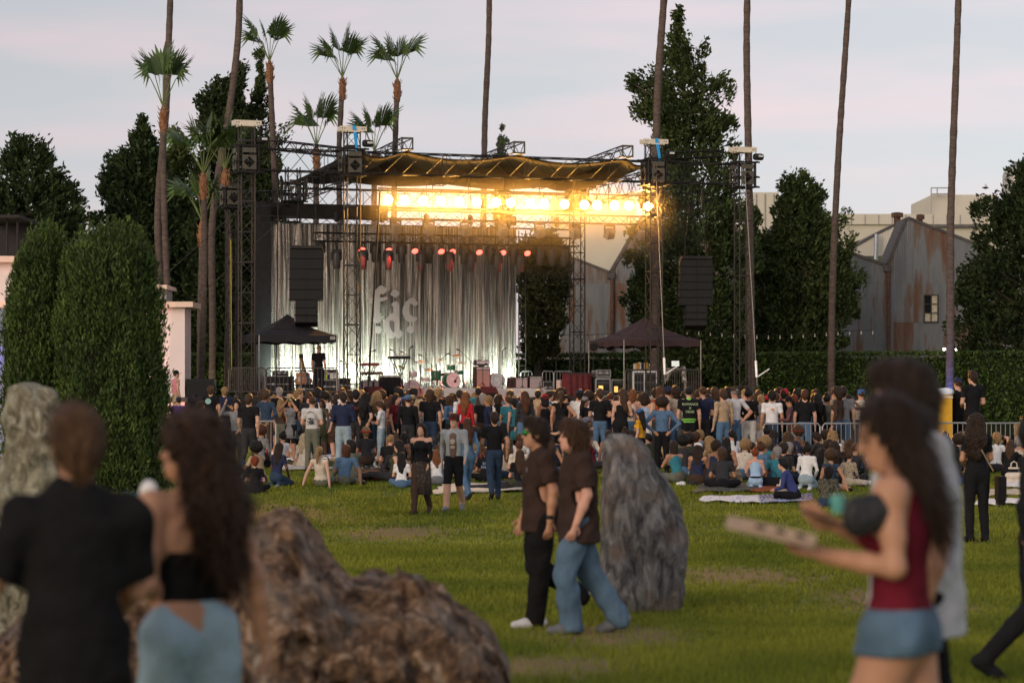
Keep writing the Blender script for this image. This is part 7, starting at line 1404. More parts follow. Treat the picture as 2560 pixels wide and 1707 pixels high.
def hero(label, loc, height, face, j, skin, hairstyle, hairc, hair_L=.34, top=None, bottom=None, shoes=None, hv=.0095, curl=.3, shrink=True, group=None):
    f = body_field(j, hv, hero=True, curl=curl); me = f.mesh('person', [skin]); o = mobj('person', me, None, loc, R(face)); sc = height / 1.755; o.scale = (sc,) * 3
    if top is not None: mobj(top.name.split('.')[0], top, o)
    if bottom is not None: mobj(bottom.name.split('.')[0], bottom, o)
    if shoes is not None:
        for s_ in 'RL':
            A_ = j['A' + s_]; fd = nrmz(j['F' + s_]); ff = Field(A_ - .28, A_ + .28, .012); ff.cone(A_ + V3(0, 0, -.03) - fd * .05, A_ + fd * .10 + V3(0, 0, -.04), .052, .051, 0, .02); ff.cone(A_ + fd * .08 + V3(0, 0, -.045), A_ + fd * .18 + V3(0, 0, -.05), .049, .041, 0, .02); mobj('shoe', ff.mesh('shoe', [shoes]), o)
    if hairstyle: hm = hair_field(hairstyle, .0085, L=hair_L, sd=2).mesh('hair', [hairm(hairc)]); q = mobj('hair', hm, o, Vector(j['H'])); q.rotation_euler = (j['nod'] * (.35 if 'long' in hairstyle else 1), 0, j['look'])
    if hairstyle: stray_hair(o, hm, hairm(hairc), dict(curly_long=2600, long=1500).get(hairstyle, 1500), dict(curly_long=.10, long=.11, mop=.07).get(hairstyle, .04), dict(curly_long=.012, long=.004).get(hairstyle, .003), q.location, q.rotation_euler)
    Rm = Matrix.Rotation(j['look'], 3, 'Z') @ Matrix.Rotation(j['nod'], 3, 'X'); H_ = Vector(j['H'])
    for s in (-1, 1):
        e = MB(); c = H_ + Rm @ Vector((s * .031, .080, -.002)); e.lathe(c - Vector((0, 0, .009)), [(.004, 0), (.011, .005), (.012, .009), (.011, .013), (.004, .018)], 10); e.obj('eye', mat('eye_dark', (.03, .02, .015), rough=.2, spec=.6), o, True)
        b = MB(); b.path([H_ + Rm @ Vector((s * .014, .093, .021)), H_ + Rm @ Vector((s * .034, .089, .026)), H_ + Rm @ Vector((s * .052, .074, .020))], [.004, .005, .003], 5); b.obj('eyebrow', hairm(hairc if hairc != 'platinum' else 'brown'), o)
    lp = MB(); lp.path([H_ + Rm @ Vector((x, .094 - 6 * x * x, -.064)) for x in (-.024, -.01, 0, .01, .024)], [.003, .006, .0055, .006, .003], 6); lp.obj('lip', mat('lip', (.33, .12, .10), rough=.5), o)
    return tag(o, label, 'person', group)
BROWN_T = HC_('tee_espresso', (.040, .024, .019)); BLK = HC_('cloth_jet', (.010, .0095, .0095)); JEANM = mat('jeans_mid', (.075, .125, .175), rough=.9, var=.3, scale=5, bump=.5, bscale=14, stretch=(1, 1, .6)); JEANL = mat('jeans_light', (.25, .34, .39), rough=.9, var=.28, scale=4, bump=.5, bscale=14, stretch=(1, 1, .6))
# --- the two walkers in brown shirts
j5 = J(KL=(-.09, .03, .50), AL=(-.10, .06, .085), KR=(.09, .03, .52), AR=(.09, -.36, .27), FR=(0, .7, -.8), FL=(-.1, 1, 0), EL=(-.245, -.06, 1.15), WL=(-.255, -.03, .91), ER=(.25, .03, 1.15), WR=(.25, .11, .91), look=.0, PL=(.9, .2, 0), PR=(-.9, .2, 0), H=(0, .05, 1.632), N=(0, .0, 1.46))
d5 = 20.8; o5 = hero('person in espresso brown t-shirt and black trousers wearing mirrored green sunglasses', Vector((X(1352, d5), d5, gz(d5))), 1.80, 100, j5, SKIN['tan'], 'short', 'dark_brown', top=tee(j5, BROWN_T, .81, loose=1.06, fold=.008, sl=.74), bottom=trousers(j5, BLK, baggy=.008), shoes=mat('sneaker_white', (.50, .48, .46), rough=.7), group='walkers on the near lawn')
sg = MB(); Hh = Vector(j5['H'])
for s in (-1, 1): sg.lathe(Hh + Vector((s * .034, .094, .004)), [(.026, -.004), (.029, .0), (.026, .006)], 16, (s * .25, 1, 0))
gl = sg.obj('sunglasses', mat('lens_green', (.02, .30, .05), rough=.12, metal=.8), o5, True); fr = MB(); fr.tube(Hh + Vector((-.06, .088, .008)), Hh + Vector((-.08, -.01, .005)), .004, n=5); fr.tube(Hh + Vector((.06, .088, .008)), Hh + Vector((.08, -.01, .005)), .004, n=5); fr.tube(Hh + Vector((-.012, .10, .010)), Hh + Vector((.012, .10, .010)), .004, n=5); fr.obj('temple_arm', mat('frame_green', (.03, .25, .06), rough=.3), gl)
w = MB(); wv = Vector(j5['WL']) + Vector((0, .0, .03)); w.tube(wv + Vector((0, .0, -.015)), wv + Vector((0, 0, .018)), .034, n=12); w.obj('wristwatch', BLACK, o5)
pr = MB(); pr.box((-.075, .135, 1.33), (.06, .006, .035)); pr.obj('chest_print', mat('print_faded', (.16, .13, .13)), o5)
j6 = J(KL=(-.10, .13, .50), AL=(-.11, .07, .085), KR=(.10, -.10, .50), AR=(.11, -.36, .12), FR=(.1, 1, -.35), FL=(-.1, 1, 0), EL=(-.25, -.03, 1.15), WL=(-.26, .06, .92), ER=(.25, -.06, 1.15), WR=(.25, -.02, .92), PL=(.9, .25, 0), PR=(-.9, .25, 0), H=(0, .055, 1.625), N=(0, .01, 1.46))
d6 = 20.2; o6 = hero('person in oversized brown t-shirt and baggy blue jeans with mop of brown hair', Vector((X(1447, d6), d6, gz(d6))), 1.775, 97, j6, SKIN['rosy'], 'mop', 'brown', top=tee(j6, BROWN_T, .75, loose=1.14, fold=.009, sl=.8), bottom=trousers(j6, JEANM, baggy=.022, fold=.010), shoes=mat('sneaker_grey', (.12, .12, .12), rough=.7), group='walkers on the near lawn')
# --- couple at the left edge of the near lawn
j1 = J(EL=(-.29, -.02, 1.14), WL=(-.40, .12, .97), ER=(.20, .06, 1.13), WR=(.10, .28, 1.0), look=.25, SR=(.175, -.01, 1.375), SL=(-.175, -.01, 1.375), KR=(.10, .12, .5), AR=(.11, .2, .085))
d1 = 8.0; hero('person in plain black t-shirt with short brown hair next to the curly haired woman', Vector((X(190, d1), d1, 0)), 1.705, 12, j1, SKIN['tan'], 'short', 'chestnut', top=tee(j1, BLK, .82, loose=1.03, fold=.008, h=.011, sl=.82), bottom=trousers(j1, BLK), shoes=BLACK, group='walkers close to the camera')
j2 = J(True, EL=(-.19, -.06, 1.13), WL=(-.06, .16, 1.03), ER=(.235, -.05, 1.15), WR=(.285, -.01, .91), look=.95, KL=(-.09, .10, .5), AL=(-.09, .16, .085), PR=(-.9, .3, 0))
d2 = 8.7; t2 = body_field(j2, .010, only={1}, infl=.008); cutfn(t2, [(V3(0, 0, 1.27), V3(0, -.2, 1), None, 0), (V3(0, 0, 1.05), V3(0, 0, -1), None, 0)])
o2 = hero('person with very long dark curls, black backless top and light blue jeans', Vector((X(478, d2), d2, 0)), 1.67, 28, j2, SKIN['tan'], 'curly_long', 'brown_dark', hair_L=.38, top=t2.mesh('backless_top', [BLK]), bottom=trousers(j2, JEANL, infl=.010, waist=1.075), shoes=BLACK, group='walkers close to the camera')
st = MB(); st.path([(.09, .09, 1.25), (.10, .03, 1.46), (.09, -.06, 1.42)], .006, 5); st.path([(-.09, .09, 1.25), (-.10, .03, 1.46), (-.09, -.06, 1.42)], .006, 5); st.obj('neck_strap', BLK, o2)
wo = Field((-.1, -.1, -.12), (.1, .1, .12), .008); wo.ell((0, 0, .02), (.052, .05, .045), 0, .02); wo.cone((0, 0, 0), (.015, 0, -.07), .035, .022, 0, .03); b_ = mobj('shoulder_bag', wo.mesh('shoulder_bag', [mat('white_leather', (.62, .60, .58), rough=.6)]), None, P(372, 1242, 9.1)); b_.scale = (.66, .5, 1.0); tag(b_, 'small white rounded bag on the shoulder of the long curled person', 'bag')
# --- pair at the right edge of the near lawn
j3 = J(True, EL=(-.20, -.035, 1.175), WL=(-.135, .225, 1.205), ER=(.19, .03, 1.18), WR=(.04, .22, 1.29), H=(0, .045, 1.62), N=(0, .0, 1.46), nod=-.32, look=.42, PL=(0, .1, 1), PR=(0, .5, .6), KL=(-.09, .13, .52), AL=(-.09, .10, .085), KR=(.09, -.05, .50), AR=(.09, -.28, .16), FR=(.1, 1, -.5))
d3 = 8.2; tk = body_field(j3, .010, only={1, 4}, infl=.010); cutfn(tk, [(V3(0, 0, 1.40), V3(0, .18, 1), None, 0), (V3(.128, 0, 1.3), V3(1, 0, .35), None, 0), (V3(-.128, 0, 1.3), V3(-1, 0, .35), None, 0), (V3(0, 0, .965), V3(0, 0, -1), None, 0)]); tk.cone((0, .0, 1.3), (0, .0, .97), .001, .001, 0, 0)
RT = HC_('tank_burgundy', (.115, .010, .018)); sh = body_field(j3, .010, only={5}, infl=.018); folds(sh, .005, 1.2, 1.0)
pl = [(V3(0, 0, 1.03), V3(0, 0, 1), None, 0)]
for s in 'RL': a_, b_ = j3['H' + s], j3['K' + s]; pl.append((a_ + (b_ - a_) * .30, b_ - a_, None, 0))
cutfn(sh, pl[:1] + [(V3(0, 0, .872), V3(0, 0, -1), None, 0)])
o3 = hero('person in burgundy tank top and denim shorts carrying a flat box and phone', Vector((X(2250, d3), d3, 0)), 1.755, 66, j3, SKIN['tan'], 'long', 'dark_brown', hair_L=.25, top=tk.mesh('tank_top', [RT]), bottom=sh.mesh('denim_shorts', [JEANM]), shoes=BLACK, curl=.35, group='walkers close to the camera')
ss = MB()
for s in (-1, 1): ss.path([(s * .085, .085, 1.36), (s * .095, .03, 1.475), (s * .09, -.075, 1.40)], .012, 6)
ss.obj('shoulder_strap', RT, o3)
fp = Field((-.3, -.2, -.2), (.3, .25, .2), .009); fp.cone((-.09, 0, 0), (.09, .0, .01), .075, .07, 0, .03, (V3(0, 1, 0), .7)); fp.cone((-.08, 0, .05), (.07, 0, .05), .03, .03, 0, .03); pk = mobj('belt_bag', fp.mesh('belt_bag', [mat('nylon_black', (.014, .014, .015), rough=.55, var=.3, bump=.4)])); pk.scale = (.6, .7, .85); pk.location = P(2178, 1290, 8.02); pk.rotation_euler = (0, R(-8), R(8)); tag(pk, 'black nylon belt bag worn across the chest of the burgundy tank top', 'bag')
bx = MB(); Mb = Matrix.Rotation(R(8), 3, 'Z') @ Matrix.Rotation(R(13), 3, 'Y'); bx.box((0, 0, 0), (.25, .25, .045), M=Mb); bxo = bx.obj('pizza_box', mat('cardboard', (.36, .26, .19), rough=.85, var=.1, scale=5)); bxo.location = P(1926, 1328, 8.13); tag(bxo, 'flat tan cardboard food box carried on one hand', 'box')
for q in range(3): sl = MB(); sl.box(Mb @ Vector((-.07 + .07 * q, -.127, .008)), (.03, .006, .012), M=Mb); sl.obj('vent_slot', BLACK, bxo)
ln = MB(); ln.box(Mb @ Vector((0, -.1265, -.012)), (.248, .004, .004), M=Mb); ln.obj('lid_edge', mat('cardboard_dark', (.22, .15, .10)), bxo)
phm = MB(); Mp = Matrix.Rotation(R(5), 3, 'Z') @ Matrix.Rotation(R(22), 3, 'Y'); phm.box((0, 0, 0), (.15, .075, .010), M=Mp); pho = phm.obj('phone', BLACK); pho.location = P(2056, 1296, 8.22); tag(pho, 'dark phone held above the food box', 'phone')
cc = MB(); cc.lathe((0, 0, 0), [(.022, 0), (.027, .04), (.028, .062)], 14); cco = cc.obj('drink_cup', mat('cup_teal', (.10, .34, .30), rough=.5)); cco.location = P(2095, 1282, 8.42); tag(cco, 'teal cup held behind the phone', 'cup')
j4 = J(EL=(-.25, -.03, 1.15), WL=(-.25, .02, .92), ER=(.25, .0, 1.14), WR=(.25, .05, .92), H=(0, .05, 1.62), N=(0, .0, 1.46), nod=-.2, KL=(-.09, .13, .52), AL=(-.09, .16, .085), KR=(.09, -.05, .50), AR=(.09, -.28, .16), FR=(.1, 1, -.5))
d4 = 9.0; hero('person in long pale grey t-shirt and black trousers behind the burgundy tank top', Vector((X(2292, d4), d4, 0)), 1.88, 90, j4, SKIN['tan'], 'short', 'dark_brown', top=tee(j4, HC_('tee_ash', (.46, .45, .45), .1), .80, loose=1.10, fold=.007, h=.012), bottom=trousers(j4, BLK), shoes=BLACK, group='walkers close to the camera')
# --- someone striding out of the frame
d7 = gd(1712); person(Vector((X(2590, d7), d7, gz(d7))), 1.78, -90, 'm_walk', skin='tan', hair=('short', 'black'), top=('jacket', 'black'), bottom=('trousers', 'black'), shoe='black', label='person in black jacket and black trousers striding out past the lawn edge', group='walkers on the near lawn')

# ================================================================ THINGS ON THE LAWN
def blanket(label, uv, m, group='picnic blankets on the lawn', wav=.02, sd=0):
    """uv: four photo corners (near-left, near-right, far-right, far-left) on the lawn"""
    c = [G(u, v) for u, v in uv]; n = 14; st = random.Random(sd); ph = [st.uniform(0, 6) for _ in range(4)]; V = []; cen = sum(c, Vector()) / 4
    for j in range(n + 1):
        for i in range(n + 1):
            p = c[0].lerp(c[1], i / n).lerp(c[3].lerp(c[2], i / n), j / n); e = .06 * math.sin(i * 1.3 + ph[0]) if j in (0, n) else 0; p = p + Vector((.04 * math.sin(j * 1.1 + ph[1]) if i in (0, n) else 0, e, 0))
            z = gz(p.y) + .05 + wav * (math.sin(i * .9 + j * .5 + ph[2]) * math.sin(j * .8 + ph[3]) + 1) ; V.append((p.x - cen.x, p.y - cen.y, z - cen.z))
    Fc = [(j * (n + 1) + i, j * (n + 1) + i + 1, (j + 1) * (n + 1) + i + 1, (j + 1) * (n + 1) + i) for j in range(n) for i in range(n)]
    o = mobj('picnic_blanket', npmesh('picnic_blanket', V, Fc, m, True), None, cen); md = o.modifiers.new('s', 'SOLIDIFY'); md.thickness = .03; md.offset = -1; return tag(o, label, 'blanket', group)
WHITE_B = cloth('white'); RB = mat('blanket_red', (.42, .015, .02), rough=.9)
blanket('white blanket spread behind the cowboys club t-shirt', [(672, 1152), (740, 1155), (742, 1134), (676, 1133)], WHITE_B, sd=1)
blanket('pale striped blanket under the cream cardigan', [(678, 1178), (800, 1177), (800, 1163), (690, 1164)], stripes('blanket_stripe', (.55, .50, .44), (.12, .20, .26), 40, 'X', .7), sd=2)
blanket('patterned blanket with food behind the walking pair', [(632, 1138), (690, 1138), (685, 1112), (636, 1112)], blotch('blanket_mottled', [(.05, .04, .05), (.45, .38, .33), (.30, .06, .06), (.5, .46, .42)], 9), sd=3)
blanket('blue bordered blanket under the kneeling denim jacket', [(690, 1130), (742, 1132), (742, 1117), (692, 1117)], blotch('blanket_blue', [(.03, .05, .10), (.10, .25, .40), (.30, .28, .32)], 12), sd=4)
blanket('white blanket beyond the pale jeans', [(800, 1150), (905, 1152), (905, 1134), (806, 1132)], WHITE_B, sd=5)
blanket('bright red blanket lying in the grass beside the grey brown sweater', [(884, 1205), (978, 1200), (985, 1188), (925, 1190)], RB, sd=6)
blanket('dark brown blanket behind the red blanket', [(902, 1190), (972, 1188), (975, 1176), (910, 1177)], cloth('brown'), sd=7)
blanket('teal and orange towel edge beside the pale jeans', [(800, 1177), (940, 1172), (935, 1160), (815, 1165)], blotch('towel_teal', [(.10, .35, .38), (.45, .50, .48), (.55, .25, .10)], 7), sd=8)
blanket('thin white sheet under the lying bald person', [(1082, 1238), (1330, 1229), (1320, 1212), (1110, 1216)], cloth('cream'), sd=9)
blanket('white and blue patterned blanket in front of the navy sweatshirt', [(1750, 1256), (1905, 1262), (1900, 1245), (1765, 1248)], blotch('blanket_white_blue', [(.50, .50, .55), (.62, .60, .62), (.12, .16, .35)], 9), sd=10)
blanket('dark blue plaid blanket under the navy sweatshirt', [(1905, 1262), (2030, 1256), (2025, 1240), (1898, 1246)], plaid('plaid_deep_blue', (.03, .05, .15), (.25, .28, .36), 10), sd=11)
blanket('dark camouflage blanket under the cross legged brown grey t-shirt', [(1728, 1235), (1900, 1232), (1890, 1212), (1760, 1216)], CAMO, sd=12)
blanket('tan blanket beside the kneeling red bun', [(1880, 1234), (1965, 1232), (1960, 1222), (1890, 1223)], cloth('rust'), sd=13)
blanket('white blanket beside the boulder under the black t-shirt', [(1680, 1190), (1740, 1190), (1738, 1170), (1690, 1168)], blotch('blanket_speckled', [(.03, .03, .03), (.5, .48, .46), (.6, .58, .56)], 22), sd=14)
blanket('white crumpled sheet behind the navy sweatshirt', [(1925, 1196), (1960, 1196), (1958, 1172), (1930, 1172)], WHITE_B, sd=15)
blanket('white blanket beyond the long haired person in black', [(2500, 1222), (2570, 1222), (2570, 1200), (2505, 1202)], WHITE_B, sd=16)
blanket('white blanket edge lying nearest the long haired person in black', [(2440, 1266), (2570, 1264), (2570, 1253), (2450, 1255)], WHITE_B, sd=17)
blanket('grey blanket between the two white blankets', [(2450, 1242), (2570, 1240), (2570, 1230), (2460, 1231)], cloth('beige'), sd=18)
blanket('dark navy blanket behind the burgundy tank top', [(2130, 1178), (2230, 1176), (2228, 1160), (2140, 1160)], cloth('navy'), sd=19)
blanket('maroon blanket among the seated people behind the dark walker', [(1170, 1196), (1240, 1194), (1236, 1172), (1176, 1174)], cloth('maroon'), sd=20)
def tote(label, u, v, w, h, dp, m, hm, name='tote_bag', handle=True, soft=.03, rz=0):
    c = G(u, v); o = empty(name, c, rz); f = Field((-w, -dp - .1, -.05), (w, dp + .1, h + .15), .014); f.cone((-w / 2 + soft, 0, soft), (w / 2 - soft, 0, soft), soft + dp * .4, soft + dp * .4, 0, .03); f.cone((-w / 2 + soft, 0, h * .5), (w / 2 - soft, 0, h * .5), soft + dp * .35, soft + dp * .35, 0, .06); f.cone((-w / 2 + soft * 1.4, 0, h - soft), (w / 2 - soft * 1.4, 0, h - soft), soft * .8, soft * .8, 0, .06); mobj('pouch', f.mesh('pouch', [m]), o)
    if handle:
        hb = MB()
        for y in (-.03, .03): hb.path([(-w * .25, y, h - .05), (-w * .2, y, h + .08), (0, y, h + .12), (w * .2, y, h + .08), (w * .25, y, h - .05)], .010, 5)
        hb.obj('handle', hm, o)
    return tag(o, label, 'bag')
tote('black shopping bag with red handles beside the seated red haired person', 657, 1158, .42, .30, .12, cloth('black'), cloth('red'))
tote('brown paper bag between the pale jeans', 838, 1168, .26, .32, .12, cloth('tan'), cloth('tan'), 'paper_bag', False)
tote('second dark paper bag beside the pale jeans', 885, 1165, .36, .24, .14, cloth('brown'), cloth('tan'), 'paper_bag')
tote('cream cloth bag held in the lap of the navy sweatshirt', 1960, 1252, .34, .34, .12, cloth('cream'), cloth('cream'))
tote('white drawstring tote standing on the white blanket', 2535, 1212, .30, .40, .14, cloth('cream'), cloth('cream'))
tote('bright teal cooler bag among the seated people', 1934, 1172, .34, .32, .14, mat('cooler_teal', (.03, .33, .48), rough=.6), cloth('white'))
tote('black backpack lying beside the kneeling red bun', 1930, 1222, .40, .26, .16, cloth('black'), cloth('charcoal'), 'backpack')
tote('olive rucksack lying behind the olive jeans', 812, 1172, .42, .20, .16, cloth('olive'), cloth('black'), 'backpack')
tote('pink patterned bag beside the white bucket hat', 2042, 1160, .34, .22, .14, mat('bag_pink', (.45, .04, .14), rough=.8), cloth('pink'))
tote('grey backpack beside the black crop top', 880, 1145, .30, .30, .14, cloth('grey'), cloth('charcoal'), 'backpack')
tote('brown paper bag next to the shaggy haired cross legged person', 1838, 1205, .24, .30, .12, cloth('tan'), cloth('tan'), 'paper_bag', False)
tote('red snack bag lying on the white blanket', 920, 1158, .24, .12, .1, RB, RB, 'snack_bag', False)
for u, v, lb in ((1948, 1182, 'green canned drink beside the teal cooler bag'), (795, 1168, 'dark tumbler beside the cream cardigan')):
    c_ = MB(); c_.lathe((0, 0, 0), [(.03, 0), (.036, .01), (.036, .13), (.028, .145)], 12); o_ = c_.obj('drink_can', cloth('green' if 'green' in lb else 'charcoal')); o_.location = G(u, v) + Vector((0, 0, .06)); tag(o_, lb, 'drink')
for u, v, sd in ((1700, 1213, 1), (1726, 1212, 2)):
    f = Field((-.15, -.3, -.03), (.15, .3, .15), .012); f.cone((0, -.09, .03), (0, .06, .03), .045, .04, 0, .03); f.cone((0, -.08, .05), (0, -.02, .06), .04, .03, 0, .03); o_ = mobj('shoe', f.mesh('shoe', [cloth('white' if sd == 1 else 'charcoal')]), None, G(u, v), R(60)); tag(o_, 'pale shoe lying in the grass behind the boulder' if sd == 1 else 'dark shoe lying in the grass behind the boulder', 'shoe')
pp = MB(); pp.box((0, 0, 0), (.22, .003, .28), M=Matrix.Rotation(R(-35), 3, 'X')); po = pp.obj('paper_sheet', cloth('white')); po.location = pm_.location + Vector((-.36, -.03, 1.16)); po.rotation_euler = (0, 0, R(85)); tag(po, 'white paper held by the plaid shirt reader', 'paper')
ph_ = MB(); ph_.box((0, 0, 0), (.08, .012, .15), M=Matrix.Rotation(R(-40), 3, 'X')); po = ph_.obj('phone', cloth('white')); po.location = P(941, 1040, gd(1160)); po.rotation_euler = (0, 0, R(80)); tag(po, 'phone held by the white t-shirt with grey jeans', 'phone')
# ---- crowd barriers
GALV = mat('galvanised_steel', (.34, .335, .32), rough=.45, var=.12, metal=.5)
def barrier(label, a, b, hgt=1.08, m=GALV, group='steel crowd barriers', step=.12):
    a, b = Vector(a), Vector(b); o = empty('crowd_barrier', (a + b) / 2); L = (b - a).length; e = (b - a).normalized(); A, B = a - o.location, b - o.location; up = Vector((0, 0, hgt)); lo_ = Vector((0, 0, .18)); fr = MB(); fr.path([A + lo_, A + up * .93, A + up + e * .06, B + up - e * .06, B + up * .93, B + lo_], .022, 6); fr.tube(A + lo_, B + lo_, .02); fr.obj('rail_frame', m, o)
    n = int(L / step)
    for i in range(1, n): q = A + e * (L * i / n); MB().tube(q + lo_, q + up * .98, .009, n=4).obj('bar', m, o)
    nr = Vector((-e.y, e.x, 0))
    for q in (A + e * .25, B - e * .25): MB().box(q + Vector((0, 0, .03)), (.05, .5, .05), math.atan2(e.y, e.x)).obj('foot', m, o); MB().tube(q, q + lo_, .02, n=5).obj('foot_post', m, o)
    return tag(o, label, 'barrier', group)
def gp(u, d): return Vector((X(u, d), d, gz(d)))
barrier('galvanised crowd barrier behind the maroon plaid reader', gp(1908, 60.9), gp(2050, 61.2)); barrier('galvanised crowd barrier beside the bald person with glasses', gp(2056, 61.2), gp(2196, 61.4)); barrier('galvanised crowd barrier before the yellow cabinet', gp(2330, 62), gp(2420, 62)); barrier('galvanised crowd barrier by the far red blouse', gp(2455, 61.5), gp(2560, 61.8)); barrier('galvanised crowd barrier at the pavilion end of the lawn', gp(425, 63), gp(492, 63.2)); barrier('galvanised crowd barrier in front of the crop haired person in black', gp(640, 64.2), gp(690, 64.2))
# ---- yellow cabinet with white tarp
o = empty('equipment_cabinet', gp(2335, 66)); W_, D_, H_ = 1.0, .8, Z(988, 66) - o.location.z; YM = mat('cabinet_yellow', (.62, .33, .02), rough=.5, var=.1)
MB().box((0, .4, H_ / 2), (W_, D_, H_)).obj('housing', YM, o); MB().box((.2, -.015, H_ / 2 - .1), (.3, .02, .5)).obj('door', mat('cabinet_yellow_dark', (.50, .26, .02), rough=.5), o); MB().box((0, -.01, H_ - .05), (W_ + .02, .03, .06)).obj('trim', cloth('cream'), o); tag(o, 'yellow equipment cabinet behind the red cap', 'cabinet')
f = Field((-.8, -.3, -.2), (.8, 1.2, .5), .03); f.cone((-.42, .05, .10), (.36, .05, .12), .08, .06, 0, .05); f.cone((-.45, .7, .12), (.40, .7, .14), .08, .08, 0, .05); f.cone((-.42, .4, .12), (.38, .4, .13), .11, .10, 0, .08); folds(f, .02, .4); o_ = mobj('tarp', f.mesh('tarp', [mat('tarp_white', (.62, .66, .72), rough=.5, var=.1, bump=.4)]), None, o.location + Vector((0, 0, H_ - .06))); o_.scale = (1.25, 1, 1.1); tag(o_, 'white plastic tarp draped over the yellow cabinet', 'tarp')
o_ = empty('platform', gp(2425, 66.5)); MB().box((0, .3, .2), (1.3, 1.6, .4)).obj('deck', BLACK, o_); tag(o_, 'low black platform under the tall person by the tarp', 'platform')
# ================================================================ BAND GEAR ON THE STAGE
CHROME = mat('drum_chrome', (.55, .53, .5), rough=.25, metal=.9); CYM = mat('cymbal_bronze', (.50, .33, .14), rough=.3, metal=.9); TOLEX = mat('amp_tolex', (.03, .028, .027), rough=.7); AMPG = mat('amp_grille', (.34, .31, .30), rough=.85, var=.12, scale=40); CASE = mat('flight_case', (.022, .021, .022), rough=.5, var=.2); EDGE = mat('case_edge', (.50, .48, .45), rough=.35, metal=.8)
def spt(u, b, z=DECK): return S(tu(u, b), b, z)
def wid(u0, u1, b): return tu(u1, b) - tu(u0, b)
def hgt(v0, v1, u, b): y = spt(u, b).y; return (v1 - v0) / F * y
def case(label, u0, u1, v0, v1, b, dep=.55, zb=DECK, tape=False, name='flight_case', m=None):
    w = wid(u0, u1, b); h = hgt(v0, v1, u0, b); o = empty(name, spt((u0 + u1) / 2, b, zb), SRZ); MB().box((0, dep / 2, h / 2), (w, dep, h)).obj('shell', m or CASE, o); e = MB()
    for sx in (-1, 1): e.box((sx * w / 2, 0, h / 2), (.03, .03, h + .01))
    for z in (0.01, h * .62, h): e.box((0, -.004, z), (w, .022, .022))
    e.obj('edge_strip', EDGE, o)
    for sx in (-1, 1): MB().box((sx * w * .25, -.02, h * .62), (.08, .02, .08)).obj('latch', EDGE, o)
    if tape: MB().box((-w * .38, -.016, h * .5), (.06, .008, h * .8)).obj('tape', mat('tape_yellow', (.55, .75, .05), rough=.6), o); MB().box((w * .05, -.016, h * .4), (.16, .008, .2)).obj('paper', cloth('white'), o); MB().box((w * .28, -.016, h * .42), (.14, .008, .18)).obj('paper', cloth('white'), o)
    return tag(o, label, 'case', 'flight cases on the stage')
case('black flight case with yellow tape and papers on its lid beside the stage hand', 812, 844, 903, 930, .6, zb=DECK + .58, tape=True); case('low black flight case under the taped case', 800, 846, 930, 972, .6); case('long black flight case behind the fence below the guitars', 748, 792, 940, 972, .9); case('tall black flight case next to the strapped tower', 847, 876, 925, 972, 1.5); case('stacked black case left of the guitars', 665, 735, 920, 972, 1.6); case('small black case on the case left of the guitars', 690, 720, 906, 920, 1.8, zb=DECK + .72); case('open black gear case right of the grey amplifiers', 1358, 1382, 930, 968, 4.0, m=TOLEX); case('small aluminium case right of the grey amplifiers', 1362, 1381, 954, 972, 2.6, m=mat('case_alu', (.40, .42, .38), rough=.4, metal=.5))
def amp(label, u0, u1, v0, v1, b, zb, col, head=None):
    w = wid(u0, u1, b); h = hgt(v0, v1, u0, b); o = empty('guitar_amplifier', spt((u0 + u1) / 2, b, zb), SRZ); MB().box((0, .2, h / 2), (w, .4, h)).obj('cabinet', TOLEX, o); MB().box((0, -.012, h * .44), (w - .07, .02, h * .78)).obj('grille', col, o); MB().box((0, -.012, h * .91), (w - .07, .018, h * .1)).obj('control_panel', mat('amp_panel', (.45, .42, .40), rough=.4), o)
    for k in range(5): MB().tube((-w * .35 + k * w * .17, -.02, h * .91), (-w * .35 + k * w * .17, -.04, h * .91), .015, n=6).obj('knob', BLACK, o)
    MB().box((0, .2, h + .02), (.22, .03, .03)).obj('handle', BLACK, o)
    if head: MB().box((0, .2, h + head / 2 + .04), (w * .95, .32, head)).obj('amp_head', TOLEX, o); MB().box((0, .03, h + head / 2 + .05), (w * .85, .02, head * .55)).obj('head_panel', mat('head_face', (.5, .48, .47), rough=.35, metal=.4), o)
    return tag(o, label, 'amplifier', 'guitar amplifiers')
amp('tall bass cabinet with amplifier head between the drum kits', 1190, 1226, 910, 964, 4.2, RZ0, mat('amp_brown', (.32, .22, .18), rough=.85, var=.1, scale=40), .2); amp('grey fronted guitar combo with dangling microphone', 1288, 1320, 937, 964, 4.0, RZ0, AMPG); amp('grey fronted guitar combo nearest the aluminium case', 1323, 1356, 934, 964, 4.0, RZ0, AMPG); amp('wide grey fronted combo below the keyboards', 905, 933, 938, 965, 3.6, DECK + .2, AMPG); amp('matching grey fronted combo beside the black draped box', 934, 960, 938, 965, 3.6, DECK + .2, AMPG); amp('small dark amplifier left of the grey combos', 1276, 1287, 938, 964, 4.3, RZ0, TOLEX)
def stand_mb(mb, x, y, z1, legs=.28):
    for k in range(3): a_ = k * 2.094 + .5; mb.tube((x, y, .32), (x + legs * math.cos(a_), y + legs * math.sin(a_), 0.012), .011, n=5)
    mb.tube((x, y, .1), (x, y, z1), .013, n=5)
def drum(mb, c, r, h, ax=(0, 0, 1)): mb.lathe(c, [(r * .99, 0), (r, .012), (r, h - .012), (r * .99, h)], 24, ax)
